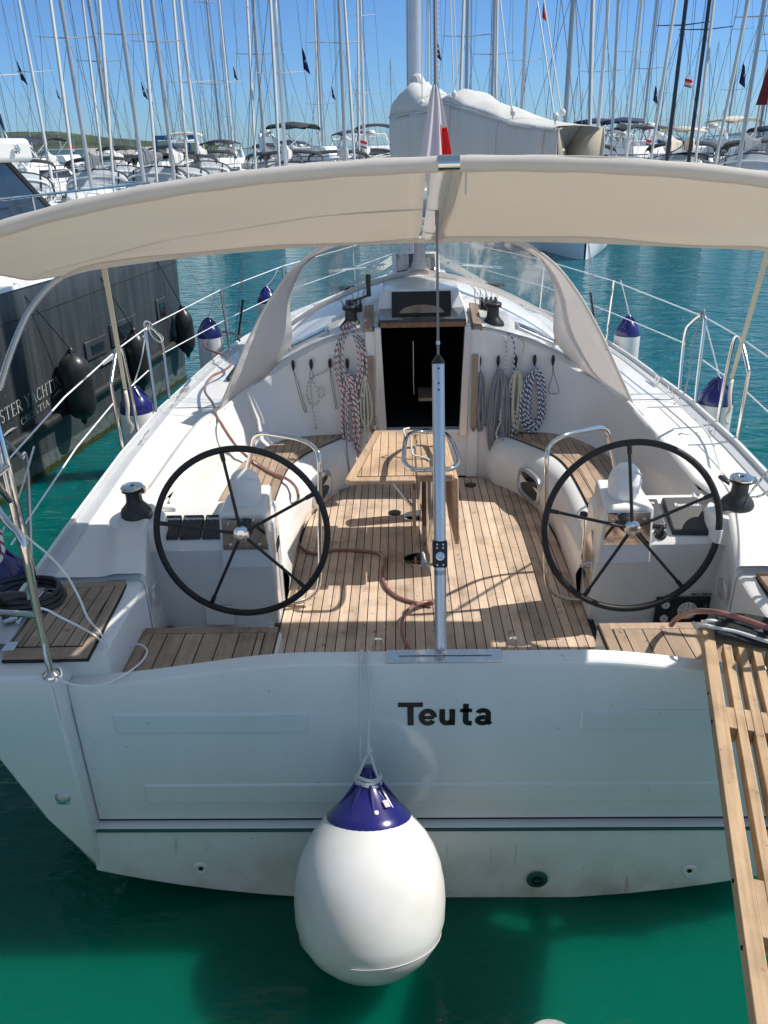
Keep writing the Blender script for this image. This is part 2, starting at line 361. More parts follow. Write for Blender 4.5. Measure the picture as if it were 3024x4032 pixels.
def hull_white():
    """white topsides with a faint stained band near the water"""
    m, nt, p = new_mat('white_topsides'); N = nt.nodes.new
    tc = N('ShaderNodeTexCoord'); sp = N('ShaderNodeSeparateXYZ'); L(nt, tc.outputs['Object'], sp.inputs[0])
    n = N('ShaderNodeTexNoise'); n.inputs['Scale'].default_value = 6; n.inputs['Detail'].default_value = 7; L(nt, tc.outputs['Object'], n.inputs['Vector'])
    mp = N('ShaderNodeMapping'); mp.inputs['Scale'].default_value = (26, 26, 1.2); L(nt, tc.outputs['Object'], mp.inputs['Vector'])
    st = N('ShaderNodeTexNoise'); st.inputs['Scale'].default_value = 1; st.inputs['Detail'].default_value = 3; L(nt, mp.outputs[0], st.inputs['Vector'])
    g = N('ShaderNodeMapRange'); g.inputs['From Min'].default_value = .16; g.inputs['From Max'].default_value = -.14; L(nt, sp.outputs[2], g.inputs['Value'])
    ng = N('ShaderNodeMapRange'); ng.inputs['From Min'].default_value = .42; ng.inputs['From Max'].default_value = .72; L(nt, n.outputs['Fac'], ng.inputs['Value'])
    mu = N('ShaderNodeMath'); mu.operation = 'MULTIPLY'; L(nt, g.outputs[0], mu.inputs[0]); L(nt, ng.outputs[0], mu.inputs[1])
    mx = N('ShaderNodeMix'); mx.data_type = 'RGBA'; mx.inputs[6].default_value = (.80, .80, .77, 1); mx.inputs[7].default_value = (.52, .50, .38, 1); L(nt, mu.outputs[0], mx.inputs[0])
    # rust runs
    s1 = N('ShaderNodeMapRange'); s1.inputs['From Min'].default_value = .67; s1.inputs['From Max'].default_value = .78; s1.inputs['To Max'].default_value = .55; L(nt, st.outputs['Fac'], s1.inputs['Value'])
    g2 = N('ShaderNodeMapRange'); g2.inputs['From Min'].default_value = .3; g2.inputs['From Max'].default_value = .12; L(nt, sp.outputs[2], g2.inputs['Value'])
    m3 = N('ShaderNodeMath'); m3.operation = 'MULTIPLY'; L(nt, s1.outputs[0], m3.inputs[0]); L(nt, g2.outputs[0], m3.inputs[1])
    mx2 = N('ShaderNodeMix'); mx2.data_type = 'RGBA'; mx2.inputs[7].default_value = (.45, .28, .12, 1); L(nt, m3.outputs[0], mx2.inputs[0]); L(nt, mx.outputs[2], mx2.inputs[6])
    n5 = N('ShaderNodeTexNoise'); n5.inputs['Scale'].default_value = 1; n5.inputs['Detail'].default_value = 8; mp5 = N('ShaderNodeMapping'); mp5.inputs['Scale'].default_value = (5, 5, 1.1)
    L(nt, tc.outputs['Object'], mp5.inputs['Vector']); L(nt, mp5.outputs[0], n5.inputs['Vector'])
    r5 = N('ShaderNodeValToRGB'); r5.color_ramp.elements[0].position = .3; r5.color_ramp.elements[0].color = (.955, .955, .945, 1); r5.color_ramp.elements[1].position = .6; L(nt, n5.outputs['Fac'], r5.inputs['Fac'])
    n6 = N('ShaderNodeTexNoise'); n6.inputs['Scale'].default_value = 34; n6.inputs['Detail'].default_value = 2; L(nt, tc.outputs['Object'], n6.inputs['Vector'])
    r6 = N('ShaderNodeValToRGB'); r6.color_ramp.elements[0].position = .235; r6.color_ramp.elements[0].color = (.45, .43, .38, 1); r6.color_ramp.elements[1].position = .26; L(nt, n6.outputs['Fac'], r6.inputs['Fac'])
    m5 = N('ShaderNodeMix'); m5.data_type = 'RGBA'; m5.blend_type = 'MULTIPLY'; m5.inputs[0].default_value = 1; L(nt, mx2.outputs[2], m5.inputs[6]); L(nt, r5.outputs[0], m5.inputs[7])
    m6 = N('ShaderNodeMix'); m6.data_type = 'RGBA'; m6.blend_type = 'MULTIPLY'; m6.inputs[0].default_value = .6; L(nt, m5.outputs[2], m6.inputs[6]); L(nt, r6.outputs[0], m6.inputs[7])
    L(nt, m6.outputs[2], p.inputs['Base Color']); p.inputs['Roughness'].default_value = .2; p.inputs['Coat Weight'].default_value = .5
    bw = N('ShaderNodeTexNoise'); bw.inputs['Scale'].default_value = 3.5; L(nt, tc.outputs['Object'], bw.inputs['Vector']); bb = N('ShaderNodeBump'); bb.inputs['Strength'].default_value = .10; bb.inputs['Distance'].default_value = .02
    L(nt, bw.outputs['Fac'], bb.inputs['Height']); L(nt, bb.outputs['Normal'], p.inputs['Normal'])
    return m
M['hull'] = hull_white()

def text_mesh(s, size, mat_, mw, parent=None, name='lettering', bold=0, sx=1, extrude=.001, align='LEFT', shear=0):
    cu = bpy.data.curves.new('txt', 'FONT'); cu.body = s; cu.size = size; cu.offset = bold; cu.extrude = extrude; cu.shear = shear
    cu.align_x = align; cu.resolution_u = 4
    to = bpy.data.objects.new('txt', cu); COL.objects.link(to)
    dg = bpy.context.evaluated_depsgraph_get(); dg.update()
    me = bpy.data.meshes.new_from_object(to.evaluated_get(dg)); bpy.data.objects.remove(to)
    me.transform(Matrix.Diagonal((sx, 1, 1, 1))); me.transform(mw)
    me.materials.clear(); me.materials.append(mat_)
    o = bpy.data.objects.new(name, me); COL.objects.link(o)
    if parent is not None: o.parent = parent
    return o
def frame(o, ex, ey):
    ex = Vector(ex).normalized(); ey = Vector(ey); ey = (ey-ex*ey.dot(ex)).normalized(); ez = ex.cross(ey)
    m = Matrix((ex, ey, ez)).transposed().to_4x4(); m.translation = Vector(o); return m

# ================================================================== THE YACHT
yacht = empty('sailing_yacht')
tag(yacht, 'large white sailing yacht Teuta with open teak cockpit and twin black wheels', 'sailing yacht')
SHEER = [(-.15,1.90),(0,1.91),(1,1.945),(2,1.985),(3,2.01),(4.5,1.98),(5.5,1.92),(6.2,1.80),(7,1.62),(8,1.30),(9,.93),(10,.55),(11,.15),(11.3,.02)]
def sx_(Y): return interp(SHEER, Y)
def sz_(Y): return interp([(-.15,1.13),(0,1.14),(1,1.18),(2,1.20),(3,1.19),(4.5,1.14),(6,1.10),(8,1.06),(11.3,1.04)], Y)
STAT = [-.15,0,.5,1,1.5,2,2.5,3,3.6,4.5,5.2,5.8,6.4,7,7.6,8.3,9,9.7,10.4,11,11.3]
XB = (0,.3,.6,.85,1.05,1.2,1.35,1.48,1.585)
def zbot(q): return -.185+.205*(q/1.585)**2.4
# hull topsides: each side from keel line to sheer
for s in (-1, 1):
    rows = []
    for Y in STAT:
        x = sx_(Y); zs = sz_(Y); f = min(1, x/1.93) if Y > 3 else 1; rise = max(0, (Y-5)/8)**2*.5
        rows.append([(s*q*f, Y, zbot(q)+rise*.3) for q in XB]+[ (s*1.75*f, Y, .33+rise*.2), (s*min(x, 1.885*f+.0), Y, .68), (s*(x-.004), Y, .95), (s*x, Y, zs-.005)])
    MB().grid(rows, flip=(s > 0)).obj('hull', M['hull'], yacht, angle=28)
# lower transom and the two quarters beside the door
tb = [(q, zbot(q)) for q in XB]
lt = MB(); poly = [(-x, z) for x, z in tb[::-1]]+tb[1:]
lt.hexa([(x, -.02, z) for x, z in poly]+[(1.585, -.02, .234), (-1.585, -.02, .234)], [(x, -.17, z) for x, z in poly]+[(1.585, -.125, .234), (-1.585, -.125, .234)])
lt.obj('lower_transom', M['hull'], yacht, bevel=.006, smooth=True)
for s in (-1, 1):
    q = [(1.563,.02),(1.75,.33),(1.885,.68),(1.895,.95),(1.90,1.10),(1.563,1.10)]
    MB().hexa([(s*x, .05, z) for x, z in q], [(s*x, -.165-(.02 if z > 1 else 0), z) for x, z in q]).obj('quarter', M['hull'], yacht, bevel=.012)
# fold-down transom door
def ztop(x):
    x = abs(x); return 1.10-.10*ss(.55, 1.5, x)
d = MB(); rows = []
for i in range(41):
    x = -1.557+3.114*i/40; zt = ztop(x)
    rows.append([(x, -.07, .25), (x, -.085, .25), (x, -.085, .30), (x, -.084, zt-.022), (x, -.080, zt-.010), (x, -.072, zt-.003), (x, -.008, zt), (x, 0, zt-.010), (x, 0, .6), (x, 0, .25)])
d.grid(rows, close=True)
for r_ in (rows[0], rows[-1]): d.add(r_, [tuple(range(10))])
door = d.obj('transom_door', M['hull'], yacht, angle=24)
for (x0, x1, z0, z1) in ((-1.40,-.567,.748,.856), (.567,1.40,.748,.856), (-1.33,1.33,.35,.462)):
    p = MB(); e = .012
    p.hexa([(x0, -.082, z0), (x1, -.082, z0), (x1, -.082, z1), (x0, -.082, z1)], [(x0+e, -.093, z0+.002), (x1-e, -.093, z0+.002), (x1-e, -.091, z1-e), (x0+e, -.091, z1-e)])
    p.obj('raised_panel', M['hull'], door, bevel=.004, seg=3)
sp = MB(); sp.box((0, -.05, .242), (3.12, .06, .014)); sp.obj('hinge_gap', M['caulk'], yacht)
sp = MB(); sp.box((0, -.130, .226), (3.12, .016, .010)); sp.obj('rubbing_strip', M['teal'], yacht, bevel=.003)
for s in (-1, 1):
    sp = MB(); sp.hexa([(s*1.553, -.05, .23), (s*1.567, -.05, .23), (s*1.567, -.05, 1.0), (s*1.553, -.05, .98)], [(s*1.553, -.03, .23), (s*1.567, -.03, .23), (s*1.567, -.03, 1.0), (s*1.553, -.03, .98)]); sp.obj('door_seam', M['caulk'], yacht)
# the name in heavy wide letters, each drawn as broad strokes
def ribbon(g, path, w, ox, sx=1.0, y=-.0868):
    P = [Vector((p[0], p[1])) for p in path]; Lr = []; n = len(P)
    for i, p in enumerate(P):
        a = P[max(i-1, 0)]; b = P[min(i+1, n-1)]; d = (b-a).normalized(); nn = Vector((-d.y, d.x))
        ww = w[i] if isinstance(w, list) else w
        Lr.append((p+nn*ww/2, p-nn*ww/2))
    for i in range(n-1):
        q = [Lr[i][0], Lr[i][1], Lr[i+1][1], Lr[i+1][0]]
        g.hexa([(ox+v.x*sx, y+.003, .7785+v.y) for v in q], [(ox+v.x*sx, y-.0004*(i % 2), .7785+v.y) for v in q])
def arcp(cx, cy, rx, ry, a0, a1, n=14): return [(cx+rx*math.cos(R_(a0+(a1-a0)*k/n)), cy+ry*math.sin(R_(a0+(a1-a0)*k/n))) for k in range(n+1)]
lt_ = MB()
ribbon(lt_, [(0,.1075),(.104,.1075)], .022, -.192); ribbon(lt_, [(.052,.099),(.052,0)], .026, -.192)
ribbon(lt_, arcp(.036,.042,.027,.033,-35,-360,22), .0225, -.104); ribbon(lt_, [(.012,.040),(.062,.040)], .0155, -.104)
ribbon(lt_, [(.012,.083),(.012,.034)]+arcp(.033,.032,.021,.022,180,360,12)+[(.054,.034)], .024, -.020); ribbon(lt_, [(.054,.083),(.054,0)], .024, -.020)
ribbon(lt_, [(.024,.110),(.024,.024)]+arcp(.038,.022,.014,.013,180,275,6)+[(.050,.009)], .0235, .066); ribbon(lt_, [(0,.076),(.050,.076)], .017, .066)
ribbon(lt_, arcp(.034,.058,.022,.018,165,0,10)+[(.056,.04),(.057,.015),(.066,.004)], .022, .128); ribbon(lt_, arcp(.033,.024,.021,.0155,60,360,16)+[(.054,.032)], .0215, .128)
lt_.obj('lettering', M['letters'], door, smooth=False)
# chrome plate on the door top
c = MB(); c.box((0, -.05, 1.104), (.47, .085, .008)); plate = c.obj('door_latch_plate', M['chrome'], door, bevel=.003)
c = MB(); c.box((.005, -.036, 1.112), (.38, .035, .006)); c.lathe([(.013, 0), (.013, .006), (.006, .009)], (0, -.04, 1.114), 12); c.obj('latch', M['chrome'], plate, bevel=.002)
for x in (-.295+.07*0-.0, ): pass
for x in (-.27+.0, .285):
    c = MB(); c.tube(smooth_path([(x-.018, .035, 1.02), (x-.018, .03, 1.12), (x-.012, .028, 1.135), (x, .028, 1.14), (x+.012, .028, 1.135), (x+.018, .03, 1.12), (x+.018, .035, 1.02)], 3), .006); c.obj('grab_loop', M['chrome'], door)
# hull fittings
for u, v in ((435,1873), (1488,1878)):
    p0 = pt(u, v, y=-.155); c = MB(); c.lathe([(.034, 0), (.034, .006), (.026, .011), (.012, .008), (.012, .001)], p0, 20, axis=(0, -1, 0)); o = c.obj('drain', M['white'], yacht)
    MB().lathe([(.011, 0), (.011, .010)], p0, 16, axis=(0, -1, 0)).obj('drain_hole', M['dark'], o)
p0 = pt(1160, 1899, y=-.165); c = MB(); c.lathe([(.048, 0), (.048, .006), (.044, .008)], p0, 24, axis=(0, -1, 0)); o = c.obj('exhaust_outlet', M['teal'], yacht)
MB().lathe([(.025, 0), (.025, .013), (.017, .014), (.016, .003)], p0, 20, axis=(0, -1, 0)).obj('exhaust_pipe', M['black'], o)
p0 = pt(137, 1724, y=-.166); c = MB(); c.lathe([(.036, 0), (.034, .006), (.026, .013), (.014, .017), (.002, .018)], p0+Vector((0, 0, .008)), 16, axis=(0, -1, .25)); c.box(p0+Vector((0, -.010, -.016)), (.05, .012, .012)); c.obj('vent_cowl', M['alu'], yacht, bevel=.002)

# ---- decks
def corner(Y):  # inner edge of the coaming, plan
    return interp([(.5,1.39),(.7,1.44),(.95,1.495),(1.1,1.49),(1.25,1.44),(2.2,1.445),(2.6,1.42),(2.9,1.33),(3.08,1.17),(3.1,.42)], Y)
def zc(Y): return interp([(3.1,1.80),(3.5,1.88),(4,1.93),(5,1.88),(6,1.72),(7,1.43),(8,1.20),(9,1.10),(11.3,1.06)], Y)
def wc(Y): return interp([(3.1,1.55),(4,1.52),(5,1.45),(6,1.24),(7,.95),(8,.7),(9,.5),(11.3,.2)], Y)
def zroof(x, Y):
    zs = sz_(Y); q = abs(x)/wc(Y); return zs+(zc(Y)-zs)*max(0, 1-q**2.3)
def zcoam(Y): return interp([(.5,1.17),(.75,1.24),(1.0,1.29),(1.4,1.30),(2.3,1.30),(2.6,1.33),(2.9,1.37),(3.08,1.42)], Y)
def zdeck(x, Y):
    x = abs(x)
    zs = sz_(Y)
    a = zcoam(min(Y, 3.08)); xi = corner(min(Y, 3.07))
    # flat coaming top, slope, side deck
    e1 = xi+.10+.02; e2 = e1+.10
    zz = a if x < e1 else (a+(zs-a)*ss(e1, e2, x))
    if Y < 2.3: return zz
    if Y >= 3.1: return zroof(x, Y)
    t = ss(2.3, 3.1, Y); return zz*(1-t)+max(zroof(x, Y), zs)*t if x > xi+.02 else zz*(1-t)+max(a, zroof(x, 3.1))*t
ys_a = [.53,.6,.7,.8,.9,1,1.15,1.3,1.5,1.75,2,2.2,2.4,2.5,2.6,2.7,2.8,2.87,2.94,3.0,3.04,3.08]
for s in (-1, 1):
    rows = []
    for Y in ys_a:
        xi = corner(Y); xo = sx_(Y)-.055
        cols = [xi-.012, xi, xi+.012]+[xi+.012+(xo-xi-.012)*k/22 for k in range(1, 23)]
        r = []
        for k, x in enumerate(cols):
            z = zdeck(x, Y)
            if k == 0: z -= .02
            if k == 1: z -= .005
            r.append((s*x, Y, z))
        rows.append(r)
    MB().grid(rows, flip=(s < 0)).obj('side_deck', M['deck'], yacht, angle=60)
rows = []
yr = [3.1,3.2,3.35,3.5,3.75,4,4.4,4.8,5.3,5.8,6.3,6.8,7.4,8,8.6,9.2,9.8,10.4,11,11.28]
for Y in yr:
    xo = max(.01, sx_(Y)-.055)
    rows.append([(-xo+2*xo*k/48, Y, zroof(-xo+2*xo*k/48, Y)) for k in range(49)])
c = MB(); c.grid(rows)
cr = c.obj('coachroof', M['gel'], yacht, angle=60)
# opening for the companionway under the sliding hatch
bm = bmesh.new(); bm.from_mesh(cr.data)
bmesh.ops.delete(bm, geom=[f for f in bm.faces if abs(f.calc_center_median().x) < .30 and f.calc_center_median().y < 3.5], context='FACES')
bm.to_mesh(cr.data); bm.free()
# toe rails: white lip and grey strip
for s in (-1, 1):
    a = MB(); b = MB(); ra = []; rb = []
    for Y in [y for y in STAT if 0 <= y < 10.9]:
        x = sx_(Y); z = sz_(Y)
        ra.append([(s*(x-.028), Y, z-.01), (s*(x-.026), Y, z+.034), (s*(x-.006), Y, z+.036), (s*(x+.002), Y, z+.02), (s*(x+.002), Y, z-.01)])
        rb.append([(s*(x-.100), Y, z-.005), (s*(x-.100), Y, z+.009), (s*(x-.034), Y, z+.011), (s*(x-.030), Y, z+.038), (s*(x-.0275), Y, z+.038), (s*(x-.0275), Y, z-.005)])
    a.grid(ra, close=True); a.obj('toe_rail', M['gel'], yacht); b.grid(rb, close=True); b.obj('rail_strip', M['alu_grey'], yacht)
# quarters with teak seats
for s in (-1, 1):
    q = MB(); rows = []
    for Y in (-.185, -.17, -.12, -.02, -.012, .2, .4, .53, .56):
        z = 1.115 if Y > -.18 else 1.098
        z2 = z if Y < .5 else (1.15 if Y > .54 else 1.13)
        rows.append([(s*1.40, Y, .6), (s*1.40, Y, z2-.05), (s*1.405, Y, z2-.012), (s*1.42, Y, z2), (s*1.6, Y, z2), (s*1.85, Y, z2), (s*1.895, Y, z2)] if Y > -.015 else [(s*1.5600, Y, .9), (s*1.5600, Y, z2-.04), (s*1.566, Y, z2-.010), (s*1.578, Y, z2), (s*1.7, Y, z2), (s*1.85, Y, z2), (s*1.895, Y, z2)])
    q.grid(rows, flip=(s < 0)); q.obj('quarter_deck', M['gel'], yacht, angle=40)
    P = [(1.812,.50),(1.475,.525),(1.445,-.085),(1.80,-.09)]
    P = [(s*x, y) for x, y in (P if s > 0 else P[::-1])][::-1]
    seat = MB().prism(P, 1.118, 1.128).obj('quarter_seat', M['caulk'], yacht)
    def inset(P, f, g=None):
        cx = sum(p[0] for p in P)/4; cy = sum(p[1] for p in P)/4
        return [((p[0]-cx)*f+cx, (p[1]-cy)*(g or f)+cy) for p in P]
    MB().prism(inset(P, .97, .985), 1.126, 1.150).obj('margin_board', M['teak_plain'], seat, bevel=.006)
    MB().prism(inset(P, .78, .80), 1.146, 1.1512).obj('caulk_line', M['caulk'], seat)
    MB().prism(inset(P, .755, .78), 1.146, 1.1535).obj('plank_panel', M['teak_seat'], seat)
    for yy in (-.02, .43):
        MB().box((s*1.79, yy, 1.152), (.05, .06, .006)).obj('hinge', M['chrome'], seat, bevel=.002)

# ---- cockpit
fl = [(-.80,.0),(.80,.0),(.85,.55),(.86,1.2),(.87,1.8),(.84,2.3),(.76,2.70),(.66,2.88),(.52,3.0),(.33,3.03),(-.33,3.03),(-.52,3.0),(-.66,2.88),(-.76,2.70),(-.84,2.3),(-.87,1.8),(-.86,1.2),(-.85,.55)]
MB().prism([(x*1.03, y) for x, y in fl], .52, .588).obj('floor_caulk_edge', M['caulk'], yacht)
fz = MB().prism([(x*.985, y-.012) for x, y in fl], .55, .60).obj('cockpit_floor', M['teak_floor'], yacht, smooth=False)
MB().prism([(-1.45, 0), (1.45, 0), (1.45, 1.25), (-1.45, 1.25)], .45, .572).obj('footwell_floor', M['gel'], yacht)
for s in (-1, 1):
    # helm step seats just inside the door
    a, b = s*.745, s*1.40
    x0, x1 = min(a, b), max(a, b)
    MB().prism([(x0, .0), (x1, .0), (x1, .44), (x0, .44)], .56, .905).obj('helm_seat_base', M['gel'], yacht, bevel=.012)
    hs_ = MB().prism([(x0+.002, .0), (x1-.012, .0), (x1-.012, .445), (x0+.002, .445)], .906, .914).obj('helm_seat', M['caulk'], yacht)
    MB().prism([(x0+.006, .0), (x1-.016, .0), (x1-.016, .440), (x0+.006, .440)], .914, .932).obj('margin_board', M['teak_plain'], hs_, bevel=.004)
    MB().prism([(x0+.056, .0), (x1-.066, .0), (x1-.066, .386), (x0+.056, .386)], .930, .9335).obj('caulk_line', M['caulk'], hs_)
    MB().prism([(x0+.062, .0), (x1-.072, .0), (x1-.072, .380), (x0+.062, .380)], .930, .9355).obj('plank_panel', M['teak_seat2'], hs_)
    # outer wall of the helm footwell, and speaker
    # ---- console
    c = MB(); sec = []
    # profile in Y,z from floor up the aft face, over the sloping top
    prof = [(.995,.57),(.955,.9),(.905,1.085),(.900,1.10),(.912,1.115),(1.14,1.235),(1.185,1.250),(1.205,1.235),(1.21,1.0),(1.21,.57)]
    rows = []
    for x in (.852, .862, .90, 1.0, 1.15, 1.3, 1.45, 1.56):
        dz = .0 if x > .86 else -.012
        rows.append([(s*x, y+(.008 if x < .86 else 0), z+dz if z > .7 else z) for y, z in prof])
    c.grid(rows, flip=(s > 0)); r0 = rows[0]; c.add(r0, [tuple(range(len(r0)))[::(1 if s > 0 else -1)]])
    con = c.obj('helm_console', M['gel'], yacht, angle=35)
    # outer shelf from console out to side deck, flowing into the coaming
    rows = []
    for Y, z in ((.53,1.145),(.60,1.15),(.75,1.17),(.85,1.20),(.95,1.235),(1.08,1.258),(1.16,1.268),(1.205,1.262)):
        xw = corner(Y)+.004
        rows.append([(s*(xw-.008), Y, .58), (s*(xw-.005), Y, z-.05), (s*(xw+.002), Y, z-.012), (s*(xw+.02), Y, z), (s*1.58, Y, z+.002)])
    MB().grid(rows, flip=(s < 0)).obj('footwell_wall', M['gel'], yacht, angle=50)
    MB().hexa([(s*1.36, 1.12, .6), (s*1.52, 1.12, .6), (s*1.52, 1.26, .6), (s*1.36, 1.21, .6)], [(s*1.38, 1.12, 1.252), (s*1.52, 1.12, 1.262), (s*1.52, 1.27, 1.268), (s*1.40, 1.21, 1.255)]).obj('coaming_end', M['gel'], yacht, bevel=.01)
    # raised pod under the steering box
    b0 = [(s*.835,.875),(s*1.112,.875),(s*1.10,1.20),(s*.86,1.20)]; b1 = [(s*.858,.885),(s*1.098,.885),(s*1.085,1.19),(s*.872,1.19)]
    if s < 0: b0 = b0[::-1]; b1 = b1[::-1]
    b0 = b0[::-1]; b1 = b1[::-1]
    def z0f(p): return 1.02
    pod = MB().hexa([(x, y, 1.0) for x, y in b0], [(x, y, 1.318+(y-.885)*.10) for x, y in b1]).obj('steering_pod', M['gel'], yacht, bevel=.014, seg=3)
    px = s*.972
    pl = MB().hexa([(px-.118, .870, 1.118), (px+.118, .870, 1.118), (px+.108, .878, 1.300), (px-.108, .878, 1.300)], [(px-.118, .864, 1.118), (px+.118, .864, 1.118), (px+.108, .872, 1.300), (px-.108, .872, 1.300)]).obj('steering_plate', M['chrome'], yacht, bevel=.003)
    for dx in (-.075, .075):
        for dz in (1.15, 1.265): MB().lathe([(.008, 0), (.008, .006), (.004, .008)], (px+dx, .868, dz), 10, axis=(0, -1, .05)).obj('bolt', M['chrome'], pl)
    # compass
    cp = MB(); cc = (s*.975, 1.02, 1.325)
    cp.lathe([(.074, 0), (.080, .02), (.083, .075), (.084, .085), (.081, .092), (.078, .11), (.066, .145), (.045, .167), (.018, .177), (.001, .178)], cc, 32)
    co = cp.obj('compass', M['white'], yacht)
    MB().tube([(cc[0]+.078*math.cos(a)*math.cos(.0), cc[1]+.0+.062*math.sin(a), cc[2]+.105+.055*abs(math.sin(a))) for a in [math.pi*k/12+math.pi for k in range(13)]], .003).obj('compass_hood_edge', M['white'], co)
    # wheel
    wc_ = Vector((s*.966, .795, 1.252)); tilt = R_(9.9)
    up = Vector((0, math.sin(tilt), math.cos(tilt))); ax = Vector((0, -math.cos(tilt), math.sin(tilt))); rt = Vector((1, 0, 0))
    wheel = empty('steering_wheel', wc_); wheel.parent = yacht
    def wp(r, a, h=0): return rt*r*math.cos(a)+up*r*math.sin(a)+ax*h
    MB().tube([wp(.428, 2*math.pi*k/72) for k in range(72)], .0165, 12, closed=True).obj('rim', M['blackmat'], wheel)
    ph = R_(100 if s < 0 else 95)
    for k in range(5):
        a = ph+k*2*math.pi/5
        spk = MB(); spk.tube([wp(.025, a, .012), wp(.12, a, .010), wp(.37, a, 0), wp(.372, a, 0), wp(.425, a, 0)], [.0085, .0082, .0078, .011, .012], 10)
        spk.obj('spoke', M['black'], wheel)
    hb = MB(); hb.lathe([(.034, -.02), (.036, 0), (.040, .006), (.040, .022), (.036, .028), (.024, .030), (.022, .026), (.001, .027)], (0, 0, 0), 28, axis=ax); hb.obj('hub', M['chrome'], wheel)
    hb = MB(); hb.lathe([(.030, -.03), (.042, -.045), (.044, -.075), (.038, -.08)], (0, 0, 0), 24, axis=ax); hb.obj('hub_boss', M['darkgrey'], wheel)
    if s > 0:
        a0 = R_(-7); MB().tube([wp(.428, a0+R_(9)*k/6-R_(4)) for k in range(7)], .0195, 14).obj('twine_whipping', M['ropew'], wheel)
    # steel guard rail round the wheel
    gy = 1.15
    pts = [pt(613,1302,y=gy), pt(645,1300,y=gy), pt(672,1288,y=gy), pt(690,1255,y=gy), pt(691,1130,y=gy), pt(690,1000,y=gy+.02), pt(680,968,y=gy+.06), pt(650,950,y=gy+.10), pt(600,940,y=gy+.2), pt(566,936,y=gy+.3), pt(550,946,y=gy+.38), pt(544,970,y=gy+.42), pt(536,1005,y=gy+.44), pt(528,1050,y=gy+.44)]
    pts = [Vector((s*abs(p.x), p.y, p.z)) for p in pts]
    MB().tube(smooth_path(pts, 5), .0125, 12).obj('guard_rail', M['chrome'], yacht)
    # ---- bench
    zb = .955
    inner = [(.965,1.2),(.975,1.8),(.97,2.25),(.94,2.48),(.87,2.66),(.78,2.80),(.70,2.91),(.64,2.99),(.60,3.05)]
    foot = [(.85,1.2),(.865,1.8),(.86,2.15),(.80,2.45),(.72,2.66),(.63,2.80),(.56,2.88),(.53,2.95),(.51,3.04)]
    outer = [(1.345,1.2),(1.345,1.8),(1.335,2.15),(1.325,2.38),(1.28,2.6),(1.16,2.86),(1.02,3.0),(.80,3.06),(.55,3.07)]
    n = len(inner)
    rows = []
    for (fx, fy), (ix, iy), (ox, oy) in zip(smooth_path([(*p, 0) for p in foot], 4).__iter__() if 0 else [tuple(v)[:2] for v in smooth_path([(*p, 0) for p in foot], 4)], [tuple(v)[:2] for v in smooth_path([(*p, 0) for p in inner], 4)], [tuple(v)[:2] for v in smooth_path([(*p, 0) for p in outer], 4)]):
        r = []
        # convex front: foot -> shoulder -> seat edge
        for t, zz in ((0, .57), (-.02, .67), (-.03, .76), (.02, .85), (.28, .910), (.62, .938), (1.0, .945)):
            x = fx+(ix+.07*0-fx)*t; y = fy+(iy-fy)*t
            if t < 0: x = fx-(ix-fx)*.0+(fx-ix)*(-t)*8*.0-.0; x = fx+t*1.2; y = fy
            r.append((s*x, y, zz))
        r.append((s*ox, oy, .945))
        rows.append(r)
    MB().grid(rows, flip=(s > 0)).obj('bench', M['gel'], yacht, angle=60)
    it = [tuple(v)[:2] for v in smooth_path([(*p, 0) for p in inner], 4)]; ot = [tuple(v)[:2] for v in smooth_path([(*p, 0) for p in outer], 4)]
    def lerp(p, q, t): return (p[0]+(q[0]-p[0])*t, p[1]+(q[1]-p[1])*t)
    def band(t0, t1, z, i0=0, i1=None, thick=.012):
        i1 = len(it) if i1 is None else i1
        A = [lerp(it[i], ot[i], t0) for i in range(i0, i1)]; B = [lerp(it[i], ot[i], t1) for i in range(i0, i1)]
        g = MB(); rows = [[(s*a[0], a[1], z-thick), (s*a[0], a[1], z), (s*(a[0]*.5+b[0]*.5), a[1]*.5+b[1]*.5, z), (s*b[0], b[1], z), (s*b[0], b[1], z-thick)] for a, b in zip(A, B)]
        g.grid(rows, flip=(s > 0)); return g
    bs = band(.0, 1.0, .951, 0, len(it), .004).obj('bench_seat', M['caulk'], yacht)
    band(.02, .16, .960).obj('margin_board', M['teak_plain'], bs); band(.85, .975, .960).obj('margin_board', M['teak_plain'], bs)
    band(.175, .838, .961, 0, len(it)).obj('plank_panel', M['teak_seat'], bs)
    # portlight in the bench front
    pc = Vector((s*.762, 2.50, .745)); nrm = Vector((-s*.95, -.30, .05)).normalized(); tang = Vector((s*-.30, .95, 0)).normalized()
    upv = nrm.cross(tang); upv = upv if upv.z > 0 else -upv
    def oval(h, kx, ky, n_=24): return [pc+nrm*h+tang*(kx*(abs(math.cos(a))**.6)*(1 if math.cos(a) > 0 else -1))+upv*(ky*(abs(math.sin(a))**.6)*(1 if math.sin(a) > 0 else -1)) for a in [2*math.pi*q_/n_ for q_ in range(n_)]]
    fr_ = MB(); fr_.grid([oval(-.02, .175, .110), oval(.024, .175, .110), oval(.028, .150, .086), oval(.012, .145, .080)], close=True); po = fr_.obj('portlight', M['alu'], yacht)
    gl = MB(); gl.add(oval(.014, .146, .081), [tuple(range(24))]); gl.obj('pane', M['glass'], po)
    # ---- cockpit wall from the coaming round the corner to the companionway
    T = [(1.425,1.15,1.275),(1.433,1.4,1.285),(1.438,1.7,1.288),(1.445,2.2,1.292),(1.41,2.6,1.325),(1.32,2.9,1.365),(1.16,3.075,1.42),(.94,3.095,1.55),(.7,3.095,1.665),(.45,3.095,1.735),(.36,3.095,1.755)]
